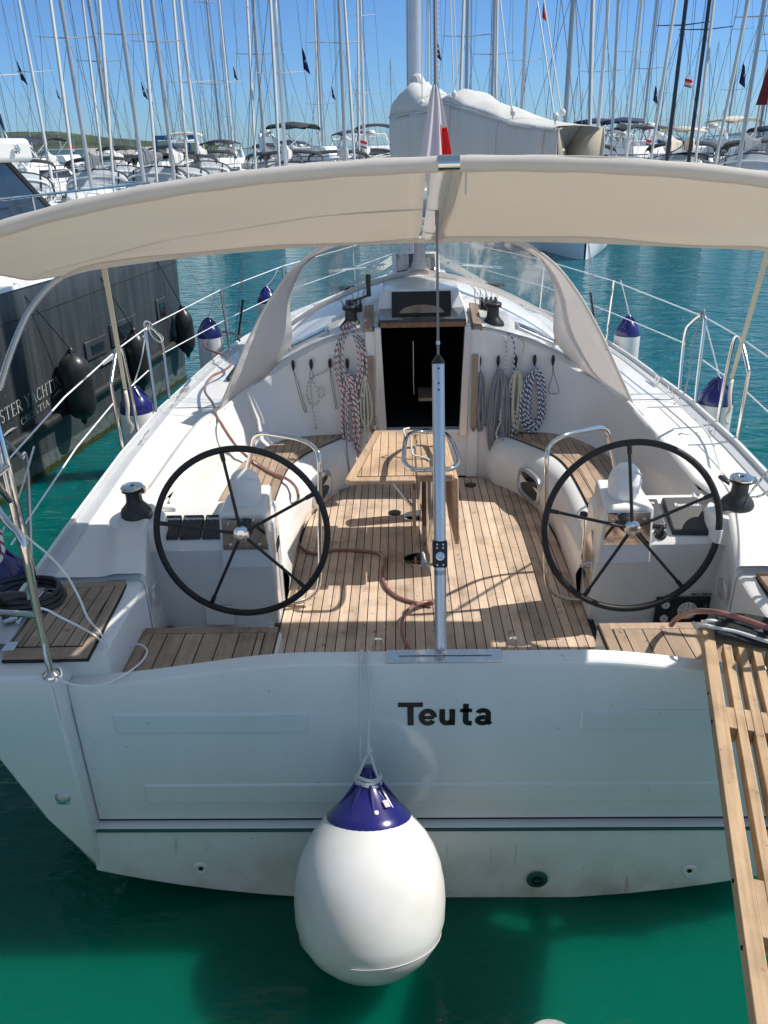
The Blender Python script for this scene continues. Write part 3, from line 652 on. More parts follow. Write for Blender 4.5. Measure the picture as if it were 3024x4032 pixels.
    B = [(1.34,1.15,.94),(1.34,1.4,.94),(1.34,1.7,.94),(1.33,2.2,.94),(1.29,2.56,.94),(1.16,2.84,.94),(1.02,2.98,.94),(.84,3.04,.94),(.66,3.06,.94),(.45,3.06,.94),(.36,3.06,.94)]
    Ts = smooth_path(T, 5); Bs = smooth_path(B, 5)
    rows = []
    for a, b in zip(Ts, Bs):
        rows.append([(s*b.x, b.y, b.z), (s*(b.x+.035*(a.x-b.x)/.1 if a.x-b.x > .05 else b.x), b.y+.2*(a.y-b.y), b.z+.06)]+[(s*(b.x+(a.x-b.x)*t), b.y+(a.y-b.y)*t, b.z+(a.z-b.z)*t) for t in (.5, .75, .93)]+[(s*a.x, a.y, a.z)])
    MB().grid(rows, flip=(s > 0)).obj('cockpit_wall', M['gel'], yacht, angle=70)
    # wall below seat level beside the companionway
    MB().box((s*.47, 3.07, .77), (.24, .06, .50)).obj('bulkhead_base', M['gel'], yacht, bevel=.01)
    # sprayhood coaming lip closes the gap between wall top and roof
    rows = []
    for a in Ts[20:]:
        rows.append([(s*a.x, a.y, a.z), (s*a.x, a.y+.012, a.z+.012), (s*(a.x), 3.14, max(a.z+.012, zroof(a.x, 3.12)))])
    MB().grid(rows, flip=(s > 0)).obj('coaming_edge', M['gel'], yacht, angle=70)
MB().box((0, 3.07, .80), (.75, .06, .40)).obj('companionway_step', M['gel'], yacht, bevel=.01)
# ---- companionway
cw = empty('companionway', (0, 3.05, 1.0)); cw.parent = yacht
def cwo(mb, name, m, par=None, **k):
    o = mb.obj(name, m, par or cw, **k)
    if par is None: o.location = (0, -3.05, -1.0)
    return o
for s in (-1, 1):
    cwo(MB().hexa([(s*.335, 3.02, .60), (s*.43, 3.02, .60), (s*.43, 3.10, .60), (s*.335, 3.10, .60)], [(s*.335, 3.02, 1.76), (s*.42, 3.02, 1.76), (s*.42, 3.10, 1.76), (s*.335, 3.10, 1.76)]), 'door_surround', M['gel'], bevel=.01)
    cwo(MB().hexa([(s*.275, 3.0, .95), (s*.337, 3.0, .95), (s*.337, 3.06, .95), (s*.275, 3.06, .95)], [(s*.305, 3.0, 1.79), (s*.350, 3.0, 1.79), (s*.350, 3.06, 1.79), (s*.305, 3.06, 1.79)]), 'door_rail', M['alu'], bevel=.004)
    cwo(MB().hexa([(s*.385-.022, 3.013, 1.02), (s*.385+.022, 3.013, 1.02), (s*.385, 3.013, .98)], [(s*.385-.022, 3.002, 1.02), (s*.385+.022, 3.002, 1.02), (s*.385, 3.002, .98)]), 'trim_tip', M['teak_dark'])
    cwo(MB().box((s*.385, 3.0075, 1.30), (.044, .011, .56)), 'trim_strip', M['teak_plain'])
    p = [pt(790,716,z=1.76), pt(808,716,z=1.76), pt(813,655,z=1.83), pt(795,655,z=1.83)]
    p = [Vector((s*abs(q.x), q.y, q.z)) for q in p]
    xs = sorted(abs(q.x) for q in p)
    cwo(MB().hexa([(s*.365, 3.03, 1.755), (s*.435, 3.03, 1.745), (s*.43, 3.42, 1.84), (s*.365, 3.42, 1.85)], [(s*.365, 3.03, 1.79), (s*.435, 3.03, 1.78), (s*.43, 3.42, 1.875), (s*.365, 3.42, 1.885)]), 'side_board', M['teak_plain'], bevel=.006)
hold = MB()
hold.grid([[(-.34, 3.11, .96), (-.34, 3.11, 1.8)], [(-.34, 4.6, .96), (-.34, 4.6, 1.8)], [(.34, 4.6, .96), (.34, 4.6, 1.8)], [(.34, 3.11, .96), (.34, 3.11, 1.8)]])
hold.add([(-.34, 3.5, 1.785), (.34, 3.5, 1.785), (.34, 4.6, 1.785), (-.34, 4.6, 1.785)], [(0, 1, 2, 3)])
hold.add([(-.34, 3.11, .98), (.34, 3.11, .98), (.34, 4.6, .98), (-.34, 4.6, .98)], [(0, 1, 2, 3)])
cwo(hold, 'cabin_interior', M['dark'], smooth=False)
cwo(MB().box((0, 3.04, .985), (.60, .05, .03)), 'sill', M['gel'], bevel=.004)
cwo(MB().box((0, 3.045, 1.80), (.62, .035, .035)), 'lintel', M['teak_dark'], bevel=.004)
cwo(MB().box((.055, 3.5, 1.14), (.16, .3, .025)), 'cabin_step', M['teak_lit'])  # paler teak paints in the light falling on this step
cwo(MB().tube([(-.065, 3.3, 1.62), (-.065, 3.28, 1.3), (-.06, 3.3, 1.2)], .004), 'hanging_cord', M['alu'])
# sliding hatch and its garage
g = MB(); g.hexa([(-.365, 3.30, 1.80), (.365, 3.30, 1.80), (.335, 4.25, 1.88), (-.335, 4.25, 1.88)], [(-.285, 3.44, 1.985), (.285, 3.44, 1.985), (.30, 4.2, 1.965), (-.30, 4.2, 1.965)])
gar = g.obj('hatch_garage', M['gel'], yacht, bevel=.012, seg=3)
g = MB(); g.hexa([(-.225, 3.296, 1.835), (.225, 3.296, 1.835), (.225, 3.31, 1.835), (-.225, 3.31, 1.835)], [(-.225, 3.418, 1.972), (.225, 3.418, 1.972), (.225, 3.44, 1.972), (-.225, 3.44, 1.972)])
g.obj('garage_panel', M['black'], gar)
g = MB(); g.hexa([(-.32, 3.05, 1.815), (.32, 3.05, 1.815), (.33, 3.34, 1.845), (-.33, 3.34, 1.845)], [(-.315, 3.055, 1.833), (.315, 3.055, 1.833), (.325, 3.34, 1.863), (-.325, 3.34, 1.863)])
hat = g.obj('sliding_hatch', M['glass'], yacht, bevel=.003)
arc = [(.165*math.cos(a), .045*math.sin(a)) for a in [math.pi*k/20 for k in range(21)]]
g = MB(); g.hexa([(x, 3.19+y*.6, 1.856+y*1.2) for x, y in arc], [(x, 3.17+y*.6, 1.858+y*1.2) for x, y in arc]); g.obj('hatch_handle', M['teak_plain'], hat, bevel=.003)
# clutches beside the garage
for s in (-1, 1):
    ck = empty('rope_clutch', (s*.52, 3.5, 1.82)); ck.parent = yacht
    for k in range(4):
        MB().box((s*(.035*k-.05), 0, .028), (.026, .12, .06)).obj('clutch_body', M['black'], ck, bevel=.006)
        MB().box((s*(.035*k-.05), -.03, .068), (.018, .09, .014), Matrix.Rotation(.25, 3, 'X')).obj('clutch_lever', M['black'], ck, bevel=.004)
def winch(name, loc, sc, chrome, parent=yacht):
    w = empty(name, loc); w.parent = parent
    MB().lathe([(.080*sc, 0), (.082*sc, .01*sc), (.082*sc, .035*sc), (.076*sc, .052*sc), (.055*sc, .075*sc), (.046*sc, .088*sc)], seg=28).obj('winch_base', M['darkgrey'], w)
    MB().lathe([(.046*sc, .085*sc), (.042*sc, .10*sc), (.041*sc, .145*sc), (.044*sc, .155*sc)], seg=28).obj('winch_drum', M['darkgrey'], w)
    MB().lathe([(.052*sc, .154*sc), (.058*sc, .158*sc), (.058*sc, .165*sc), (.050*sc, .169*sc)], seg=28).obj('jaw_ring', M['black'], w)
    tp = MB(); tp.lathe([(.058*sc, .170*sc), (.060*sc, .176*sc), (.054*sc, .184*sc), (.022*sc, .188*sc), (.020*sc, .184*sc), (.011*sc, .184*sc), (.010*sc, .170*sc)], seg=28)
    tp.obj('winch_top', M['chrome'] if chrome else M['darkgrey'], w)
    if chrome:
        MB().box((.060*sc, -.01, .165*sc), (.022*sc, .03*sc, .035*sc)).obj('feeder_arm', M['chrome'], w, bevel=.003)
    return w
for s in (-1, 1):
    # aft winch plinth and winch
    MB().lathe([(.155, -.10), (.150, .02), (.140, .038), (.12, .042)], (s*1.552, .985, 1.215), 32, sx=1.0).obj('winch_plinth', M['gel'], yacht)
    winch('winch', (s*1.55, .985, 1.257), .98, True)
    MB().lathe([(.12, -.08), (.115, .02), (.105, .028)], (s*.53, 3.235, 1.685), 28).obj('winch_plinth', M['gel'], yacht)
    winch('cabin_winch', (s*.53, 3.235, 1.713), 1.08, False)
    # small opening hatch on the coachroof
    p0 = Vector((s*.86, 3.30, 1.66)); rr = Matrix.Rotation(s*.42, 3, 'Y')
    h = MB(); h.box(p0, (.34, .20, .03), rr); ho = h.obj('coachroof_portlight', M['alu'], yacht, bevel=.012)
    MB().box(p0+rr @ Vector((0, 0, .014)), (.28, .145, .012), rr).obj('pane', M['glass'], ho, bevel=.004)
    # hooks along the bulkhead
    for hx in (.425, .562, .692, .833, .967):
        hz = 1.512; hy = 3.075-(.0 if hx < .9 else .012)
        hk = MB(); hk.lathe([(.005, 0), (.017, .012), (.023, .03), (.022, .048), (.015, .070), (.004, .086)], (s*hx, hy-.008, hz+.044), 14, axis=(0, 0, -1), sx=1, sy=.6)
        ho = hk.obj('rope_hook', M['black'], yacht)
        MB().lathe([(.0055, 0), (.0055, .002)], (s*hx, hy-.020, hz+.008), 10, axis=(0, -1, 0)).obj('hook_screw', M['alu'], ho)
# elastic loops hanging from the hooks
def elastic(x, z0, dx, ln, w, par=yacht):
    a = [(x, 3.055, z0-.02), (x+dx*.3-.006, 3.045, z0-ln*.35), (x+dx*.8-w, 3.045, z0-ln*.8), (x+dx-w, 3.045, z0-ln*.97), (x+dx, 3.045, z0-ln), (x+dx+w, 3.045, z0-ln*.97), (x+dx*.8+w, 3.045, z0-ln*.8), (x+dx*.35+.006, 3.045, z0-ln*.35), (x+.003, 3.055, z0-.02)]
    MB().tube(smooth_path(a, 5), .0022, 6).obj('elastic_loop', M['black'], par)
elastic(-.967, 1.49, .07, .34, .008); elastic(-.692, 1.49, .035, .32, .006); elastic(.967, 1.49, .02, .23, .035)
for x in (-.833, -.559, -.419, .419, .559, .692, .833): elastic(x, 1.50, 0, .085, .012)
# ---- table
tbl = empty('cockpit_table', (0, 1.8, .6)); tbl.parent = yacht
def to(mb, name, m, par=None, **k):
    o = mb.obj(name, m, par or tbl, **k)
    if par is None: o.location = (0, -1.8, -.6)
    return o
leaf = [(-.085,1.42),(-.46,1.42),(-.492,1.445),(-.345,2.28),(-.085,2.28)][::-1]
lf = to(MB().prism([(x, y) for x, y in leaf], 1.235, 1.262), 'left_leaf', M['teak_lit'], bevel=.008, seg=3)
to(MB().prism([(-.088,1.475),(-.425,1.475),(-.305,2.235),(-.088,2.235)][::-1], 1.2605, 1.2632), 'caulk_line', M['caulk'], lf)
to(MB().prism([(-.088,1.479),(-.42,1.479),(-.302,2.231),(-.088,2.231)][::-1], 1.2605, 1.2650), 'plank_panel', M['teak_table'], lf)
ct = to(MB().prism([(-.080,1.47),(.132,1.47),(.105,2.25),(-.080,2.25)], 1.225, 1.272), 'table_centre', M['teak_lit'], bevel=.008, seg=3)
to(MB().prism([(-.045,1.56),(.095,1.56),(.075,2.20),(-.045,2.20)], 1.271, 1.2735), 'caulk_line', M['caulk'], ct)
to(MB().prism([(-.041,1.564),(.091,1.564),(.071,2.196),(-.041,2.196)], 1.271, 1.2755), 'plank_panel', M['teak_table'], ct)
to(MB().hexa([(.137,1.50,1.235),(.163,1.50,1.235),(.128,2.25,1.235),(.108,2.25,1.235)], [(.150,1.50,.80),(.176,1.50,.80),(.142,2.20,.83),(.118,2.20,.83)]), 'folded_leaf', M['teak_lit'], bevel=.006)
to(MB().box((-.092, 1.86, .98), (.02, .55, .30)), 'side_panel', M['teak_plain'], bevel=.004)
for y in (1.68, 2.32):
    to(MB().lathe([(.052, 0), (.050, .62)], (.005, y, .61), 24, sy=1.3), 'leg', M['chrome'])
    to(MB().lathe([(.115, 0), (.112, .008), (.06, .012)], (-.03, y, .601), 28, sx=1.15, sy=.75), 'leg_base_plate', M['chrome'])
to(MB().tube([(-.26, 1.62, 1.23), (-.20, 1.63, 1.13), (-.105, 1.65, .99)], .010, 8), 'folding_strut', M['alu'])
gz = 1.41
lp = [(-.145,1.30,gz),(-.10,1.215,gz),(.0,1.205,gz),(.10,1.215,gz),(.145,1.30,gz),(.145,1.45,gz),(.12,1.72,gz-.005),(.08,1.88,gz-.03),(.04,1.95,gz-.05),(-.04,1.95,gz-.05),(-.09,1.88,gz-.03),(-.135,1.72,gz-.005),(-.15,1.45,gz)]
to(MB().tube(smooth_path(lp, 5, True), .014, 12, closed=True), 'grab_loop', M['chrome'])
for x in (-.075, .075): to(MB().tube([(x, 1.93, gz-.06), (x, 1.93, 1.27)], .012), 'loop_post', M['chrome'])
# discs and drains in the floor
for x, y in ((.36, 2.86), (-.22, 2.38)):
    MB().lathe([(.045, 0), (.045, .006), (.03, .010)], (x, y, .60), 20).obj('deck_drain', M['black'], yacht)
# ---- instrument covers, lever, engine panel
def slope(x, y): return 1.118+(y-.912)*.523
def cover(P, th, name, label=None):
    b = [(x, y, slope(x, y)+.003) for x, y in P]; cx = sum(p[0] for p in P)/4; cy = sum(p[1] for p in P)/4
    t = [((x-cx)*.94+cx, (y-cy)*.94+cy, slope(x, y)+th) for x, y in P]
    return MB().hexa(b, t).obj(name, M['cover'], yacht, bevel=.006, seg=3)
sy_, ty_ = Vector((0, .886, .463)), Vector((0, -.463, .886))
for i, (x0, x1) in enumerate(((-1.455,-1.342),(-1.336,-1.223),(-1.217,-1.104))):
    P = [(x0, .945), (x1+.0, .947), (x1+.004, 1.072), (x0+.004, 1.072)]
    c = cover(P, .028, 'instrument_cover')
    if i < 3:
        w = x1-x0
        if w > .05: text_mesh('Raymarine', .0225, M['ltxt'], frame((x0+.014, 1.038, slope(0, 1.038)+.0300), (1, 0, 0), sy_), c, bold=.0006, extrude=.0005)
c = cover([(1.115, .975), (1.205, .972), (1.19, 1.13), (1.11, 1.13)], .026, 'instrument_cover')
text_mesh('ine', .024, M['ltxt'], frame((1.14, 1.095, slope(0, 1.095)+.0285), (1, 0, 0), sy_), c, bold=.0005, extrude=.0005)
c = cover([(1.225, .935), (1.425, .93), (1.405, 1.13), (1.21, 1.13)], .034, 'instrument_cover')
text_mesh('Raymarine', .030, M['ltxt'], frame((1.268, 1.07, slope(0, 1.07)+.0365), (1, 0, 0), sy_), c, bold=.0006, extrude=.0005)
jl = Vector((1.165, .945, slope(0, .945))); w = empty('throttle_joystick', jl); w.parent = yacht
MB().lathe([(.034, 0), (.034, .008), (.026, .014)], (0, 0, 0), 20, axis=ty_).obj('joystick_base', M['black'], w)
MB().lathe([(.024, .01), (.018, .022), (.020, .024), (.013, .036), (.010, .05), (.012, .06), (.009, .072), (.001, .076)], (0, 0, 0), 16, axis=ty_).obj('joystick_grip', M['black'], w)
ep = empty('engine_panel', (1.36, .955, .66)); ep.parent = yacht
ny = Vector((0, -.993, -.12)); zz_ = .12
def epo(mb, n, m, par=None, **k): return mb.obj(n, m, par or ep, **k)
epo(MB().box((0, .012, 0), (.31, .02, .165)), 'panel_board', M['black'], bevel=.004)
for (x, z, r) in ((.015, .004, .053), (-.105, -.045, .022), (-.105, .04, .022)):
    g_ = epo(MB().lathe([(r, 0), (r, .004), (r*.95, .006)], (x, .002, z), 28, axis=(0, -1, 0)), 'gauge', M['white'])
    epo(MB().lathe([(r*.16, 0), (r*.15, .005)], (x, -.004, z), 12, axis=(0, -1, 0)), 'needle_hub', M['black'], g_)
    for k in range(9 if r > .03 else 6):
        a = R_(215-250*k/(8 if r > .03 else 5)); rr_ = r*.84
        q = Matrix.Rotation(-a, 3, 'Y')
        epo(MB().box((x+rr_*math.cos(a), -.0050, z+rr_*math.sin(a)), (r*.16, .0012, r*.05), q), 'tick', M['black'], g_)
for k, n_ in enumerate('01234'):
    a = R_(200-220*k/4); epo_ = text_mesh(n_, .016, M['letters'], frame((.015+.034*math.cos(a)-.004, -.0055, .004+.034*math.sin(a)-.005), (1, 0, 0), (0, 0, 1)), ep, 'numeral', bold=.0004, extrude=.0004)
for z in (.03, -.0): text_mesh('o', .018, M['ltxt'], frame((.105, .0015, z), (1, 0, 0), (0, 0, 1)), ep, 'warning_symbol', extrude=.0004)
text_mesh('MAX. 2500 RPM', .020, M['letters'], frame((1.385, .958, .757), (1, 0, 0), (0, .12, .993)), yacht, 'lettering', bold=.0004, extrude=.0006, sx=.92, shear=.15)
# throttle lever and plate on the inner side of the starboard console
tp = MB(); pp = [(1.0, .86), (1.03, .80), (1.06, .72), (1.06, .98), (1.03, 1.07), (1.0, 1.12), (.985, 1.0)]
tp.hexa([(.851, y, z) for y, z in [(1.00,.80),(1.08,.72),(1.16,.80),(1.16,1.0),(1.08,1.10),(1.00,1.02)]], [(.843, y, z) for y, z in [(1.00,.80),(1.08,.72),(1.16,.80),(1.16,1.0),(1.08,1.10),(1.00,1.02)]])
tl = tp.obj('throttle_plate', M['chrome'], yacht, bevel=.002)
MB().tube([(.85, 1.06, .90), (.80, 1.06, .90)], .018, 14).obj('throttle_boss', M['chrome'], tl)
MB().tube(smooth_path([(.806, 1.06, .90), (.80, 1.05, 1.0), (.795, 1.04, 1.12), (.785, 1.03, 1.20)], 4), .008).obj('throttle_lever', M['chrome'], tl)
MB().lathe([(.002, -.02), (.018, -.012), (.022, 0), (.018, .012), (.002, .02)], (.785, 1.03, 1.215), 16).obj('lever_knob', M['black'], tl)
MB().box((-.853, 1.12, 1.02), (.012, .10, .06)).obj('side_handle', M['black'], yacht, bevel=.005)
# round vent in the footwell wall, lockers
MB().lathe([(.055, 0), (.055, .006), (.045, .010), (.001, .011)], (-1.387, .62, 1.0), 28, axis=(1, 0, 0)).obj('round_vent', M['alu'], yacht)
MB().lathe([(.055, 0), (.055, .006), (.045, .010), (.001, .011)], (1.387, .62, 1.0), 28, axis=(-1, 0, 0)).obj('round_vent', M['alu'], yacht)
MB().box((-1.18, .966, .66), (.16, .012, .12)).obj('locker_lid', M['gel'], yacht, bevel=.006)

# ---- guard wires, gates, stanchions, pushpit
RL = 1.995
def side(s):
    # gates
    for legs in ([(3.24, 1.20), (3.32, 1.62), (3.22, 1.74), (3.06, 1.825), (3.03, 1.83), (2.99, 1.81), (2.97, 1.74), (2.92, 1.40), (2.88, 1.20)],
                 [(2.44, 1.20), (2.455, 1.45), (2.45, 1.72), (2.43, 1.80), (2.39, 1.825), (2.34, 1.82), (2.31, 1.79), (2.15, 1.66), (2.13, 1.61), (2.10, 1.20)]):
        MB().tube(smooth_path([(s*(RL+(z-1.2)*.03), y, z) for y, z in legs], 4), .0125, 12).obj('gate_stanchion', M['chrome'], yacht)
    for y in (5.2, 7.1, 9.2):
        x = sx_(y)-.03; z = sz_(y)
        MB().tube([(s*x, y, z-.02), (s*(x+.02), y, z+.62)], .0125, 10).obj('stanchion', M['chrome'], yacht)
        MB().lathe([(.03, 0), (.028, .012), (.016, .03)], (s*x, y, z), 14).obj('stanchion_foot', M['chrome'], yacht)
    def P(y, h):
        x = (sx_(y)-.01) if y > 3.3 else RL+.02; return (s*x, y, (sz_(y)+h) if y > 3.3 else 1.2+h)
    MB().tube([P(3.03, .62), P(5.2, .61), P(7.1, .61), P(9.2, .61), (s*.22, 10.9, 1.66)], .0045, 6).obj('upper_lifeline', M['wire'], yacht)
    MB().tube([P(3.30, .36), P(5.2, .31), P(7.1, .31), P(9.2, .31), (s*.22, 10.9, 1.36)], .004, 6).obj('lower_lifeline', M['wire'], yacht)
    MB().tube([P(2.42, .62), P(3.0, .62)], .0045, 6).obj('gate_lifeline', M['wire'], yacht)
    MB().tube([P(2.45, .33), P(2.92, .33)], .0045, 6).obj('gate_lifeline', M['wire'], yacht)
    # pushpit
    top = Vector((s*1.86, .28, 1.78))
    MB().tube([(s*2.02, 2.28, 1.81), (s*1.99, 1.4, 1.79), top], .0045, 6).obj('aft_lifeline', M['wire'], yacht)
    MB().tube([(s*2.01, 2.13, 1.53), (s*1.98, 1.4, 1.50), (s*1.86, .30, 1.46)], .0045, 6).obj('aft_lifeline', M['wire'], yacht)
    MB().tube(smooth_path([(s*1.565, -.165, 1.10), (s*1.56, -.165, 1.4), (s*1.545, -.17, 1.66), (s*1.565, -.15, 1.735), (s*1.62, -.11, 1.765), (s*1.74, .05, 1.775), (s*1.85, .26, 1.775), (s*1.87, .45, 1.77)], 5), .0145, 12).obj('pushpit', M['chrome'], yacht)
    MB().tube([(s*1.552, -.165, 1.395), (s*1.75, -.15, 1.40), (s*1.93, .0, 1.42)], .0135, 10).obj('pushpit_rail', M['chrome'], yacht)
    MB().lathe([(.036, 0), (.034, .008), (.02, .02)], (s*1.565, -.165, 1.115), 20).obj('pushpit_foot', M['chrome'], yacht)
    MB().tube([(s*1.86, .42, 1.15), (s*1.865, .44, 1.78), (s*1.90, .50, 2.0)], .0125, 10).obj('pushpit_post', M['chrome'], yacht)
    # cleats
    c0 = (s*1.93, 3.58, 1.185); cl = MB()
    for dy in (-.03, .03): cl.tube([(c0[0], c0[1]+dy, c0[2]), (c0[0], c0[1]+dy, c0[2]+.05)], .009)
    cl.tube([(c0[0], c0[1]-.12, c0[2]+.058), (c0[0], c0[1]-.05, c0[2]+.054), (c0[0], c0[1]+.05, c0[2]+.054), (c0[0], c0[1]+.12, c0[2]+.058)], [.007, .011, .011, .007], 10)
    cl.obj('mooring_cleat', M['chrome'], yacht)
    # genoa track
    MB().box((s*1.66, 4.6, 1.185), (.03, 1.4, .03)).obj('genoa_track', M['black'], yacht)
    for y in (2.28, 3.12): # fairlead eyes on the rail
        MB().tube(smooth_path([(s*1.90, y-.05, 1.21), (s*1.88, y-.05, 1.27), (s*1.87, y, 1.28), (s*1.88, y+.05, 1.27), (s*1.90, y+.05, 1.21)], 3), .004).obj('fairlead_eye', M['chrome'], yacht)
    # chainplate shroud with dark lower part
    for (x0, y0, x1, y1, z1) in ((1.93, 5.6, .35, 5.75, 9.0), (1.90, 5.75, .05, 5.7, 14.0)):
        MB().tube([(s*x0, y0, 1.12), (s*x1, y1, z1)], .004, 6).obj('shroud', M['steelwire'], yacht)
    MB().tube([(s*1.90, 5.6, 1.12), (s*1.80, 5.61, 1.56)], .013, 8).obj('turnbuckle', M['black'], yacht)
side(-1); side(1)
# wire lying slack at the port quarter
def dpt(u, v, k=.1985, ox=0, oy=1042.4, **a): return pt(ox+u*k, oy+v*k, **a)
w1 = [Vector((-1.60,-.12,1.76)), dpt(190,500,y=-.10), dpt(350,640,y=-.05), dpt(530,790,y=.0), dpt(720,1000,y=.03), dpt(860,1250,y=.03), dpt(960,1480,y=.0), dpt(1080,1620,z=1.16), dpt(1190,1800,x=-1.38)]
MB().tube(smooth_path(w1, 5), .0045, 8).obj('slack_gate_wire', M['wire'], yacht)
w2 = [Vector((-1.56,-.165,1.43)), dpt(520,1390,y=-.13), dpt(650,1460,y=-.10), dpt(850,1560,y=-.05), dpt(1010,1650,z=1.16), dpt(1190,1800,x=-1.38)]
MB().tube(smooth_path(w2, 5), .0045, 8).obj('slack_gate_wire', M['wire'], yacht)
k = .3307; oy = 960.1
w3 = [pt(285*k, oy+1300*k, y=-.19), pt(300*k, oy+1400*k, y=-.21), pt(340*k, oy+1480*k, z=1.03+.09), pt(420*k, oy+1550*k, y=-.17), pt(560*k, oy+1580*k, y=-.12), pt(700*k, oy+1560*k, y=-.10), pt(850*k, oy+1480*k, y=-.02), pt(940*k, oy+1400*k, z=1.0), pt(958*k, oy+1340*k, z=.98), pt(900*k, oy+1305*k, z=.97), pt(800*k, oy+1340*k, z=.95), pt(710*k, oy+1405*k, z=.945), pt(670*k, oy+1438*k, z=.945)]
MB().tube(smooth_path(w3, 6), .0045, 8).obj('slack_gate_wire', M['wire'], yacht)

# ---- backstay, pole, mast and boom
def bs(z): return Vector((-.012, .335*(z-1.1), z))
def bsp(v):  # height on the backstay seen at image row v
    return interp([(177,3.2),(303,3.0),(366,2.9),(427,2.8),(488,2.7),(549,2.6),(609,2.5),(728,2.3),(845,2.1),(960,1.9),(1074,1.7),(1185,1.5),(1295,1.3),(1403,1.1)], v)
def bpt(v, dx=0): q = bs(bsp(v)); q.x += dx; return q
pole = empty('backstay_tensioner', (0, 0, 1.1)); pole.parent = yacht
def po_(mb, n, m, par=None, **kk):
    o = mb.obj(n, m, par or pole, **kk)
    if par is None: o.location = (0, 0, -1.1)
    return o
po_(MB().tube([bpt(1405), bpt(1230)], .0245, 20), 'lower_tube', M['alu']); po_(MB().tube([bpt(1240), bpt(785)], .0245, 20), 'upper_tube', M['alu'])
po_(MB().tube([bpt(786), bpt(781), bpt(766)], [.026, .025, .008], 20), 'end_cone', M['black'])
cb = bpt(1195); rx = Matrix.Rotation(-math.atan(.335), 3, 'X')
ccb = po_(MB().hexa([cb+rx @ Vector(p) for p in ((-.030,-.028,-.055),(.030,-.028,-.055),(.030,.03,-.055),(-.030,.03,-.055))], [cb+rx @ Vector(p) for p in ((-.030,-.028,.055),(.030,-.028,.055),(.030,.03,.055),(-.030,.03,.055))]), 'clamp', M['black'], bevel=.008, seg=3)
po_(MB().lathe([(.018, 0), (.018, .010), (.012, .011), (.012, .004), (.006, .004)], cb+rx @ Vector((0, -.026, -.005)), 20, axis=rx @ Vector((0, -1, 0))), 'winch_socket', M['alu'], ccb)
for dz in (.042, -.042, .028):
    for dx in (-.012, .012): po_(MB().box(cb+rx @ Vector((dx, -.030, dz)), (.007, .004, .007), rx), 'clamp_screw', M['alu'], ccb)
for vv in (796, 828, 842, 1180): po_(MB().lathe([(.004, 0), (.004, .003)], bpt(vv)+rx @ Vector((0, -.0235, 0)), 10, axis=rx @ Vector((0, -1, 0))), 'rivet_hole', M['dark'])
MB().tube([bpt(770), bpt(486)], .0052, 8).obj('backstay_rod', M['steelwire'], yacht)
MB().tube([bpt(744), bpt(736)], .008, 8).obj('rod_collar', M['alu'], yacht)
MB().tube([bpt(486), bs(19)], .0075, 8).obj('backstay', M['steelwire'], yacht)
# bristly bird strip along the backstay
br = MB(); z = 3.05
while z < 4.6:
    c = bs(z)
    for a in (0, math.pi, 2.2, 4.1): br.tube([c, c+Vector((math.cos(a)*.013, math.sin(a)*.010, -.008))], .0012, 4)
    z += .018
br.obj('bird_bristles', M['flagw'], yacht)
MB().tube([bs(3.19), bs(3.16)], .014, 8).obj('shackle', M['chrome'], yacht)
MY = 5.7
MB().tube([(0, MY, 1.85), (-.01, MY-.05, 6), (-.02, MY-.2, 19)], .001, 4)
ms = MB(); rows = []
for z, s_ in ((1.80, 1), (6, 1), (12, .95), (18.5, .7)):
    rows.append([(.072*s_*math.cos(a)*(abs(math.cos(a))**-.15 if abs(math.cos(a)) > .1 else 1), MY-.012*(z-1.8)+.125*s_*math.sin(a), z) for a in [2*math.pi*k/20 for k in range(20)]])
ms.grid(rows, close=True); mast = ms.obj('mast', M['mastmetal'], yacht)
MB().box((-.04, MY-.14, 7), (.012, .012, 9), Matrix.Rotation(.012, 3, 'X')).obj('mast_track', M['steelwire'], mast)
for x, c_ in ((-.062, 'rope_grey'), (.072, 'rope_grey')):
    MB().tube([(x, MY-.13, 1.9), (x, MY-.20, 9)], .004, 6).obj('halyard', M[c_], mast)
for zz2 in (7.5, 12.2):
    for s in (-1, 1): MB().tube([(0, MY-.08, zz2), (s*1.1, MY-.35, zz2+.05)], [.03, .018], 8).obj('spreader', M['alu'], mast)
# boom with its canvas bag, swung out to starboard
boom = empty('boom', (0, MY-.2, 2.8)); boom.parent = yacht
bdir = Vector((1.06-.0, 2.75-5.5, .02)); BL = bdir.length; bd = bdir.normalized(); bn = Vector((bd.y, -bd.x, 0))  # bn: to port / aft side
o0 = Vector((0, 5.5, 2.82))
def bp(t, w, z): return o0+bd*(t*BL)+bn*w+Vector((0, 0, z))
MB().tube([bp(-.02, 0, -.06)-Vector(boom.location), bp(.98, 0, -.10)-Vector(boom.location)], .085, 12).obj('boom_spar', M['alu'], boom)
prof = [(-.075,0,.40,.16),(-.05,.02,.42,.20),(.02,.06,.41,.23),(.12,.08,.42,.23),(.25,.10,.42,.21),(.38,.12,.47,.20),(.5,.13,.40,.18),(.62,.13,.34,.17),(.75,.13,.27,.17),(.88,.13,.235,.17),(.95,.14,.22,.165)]
for sd in (-1, 1):
    rows = []
    for k in range(61):
        t = -.075+1.025*k/60
        zt = interp([(p[0], p[2]) for p in prof], t); wt = interp([(p[0], p[3]) for p in prof], t)
        wr = .012*math.sin(t*37+sd)+.008*math.sin(t*81)
        rows.append([tuple(bp(t, sd*(.04 if q == 0 else wt*f+wr*f), -.20+(zt+.20)*q)) for q, f in ((0,.3),(.08,.6),(.25,.85),(.5,1.02),(.75,1.05),(.9,1.02),(1.0,.98))])
    g_ = MB().grid(rows, flip=(sd < 0)); o = g_.obj('sail_bag_side', M['sail'], boom, angle=80, solid=.006); o.location = -Vector(boom.location)
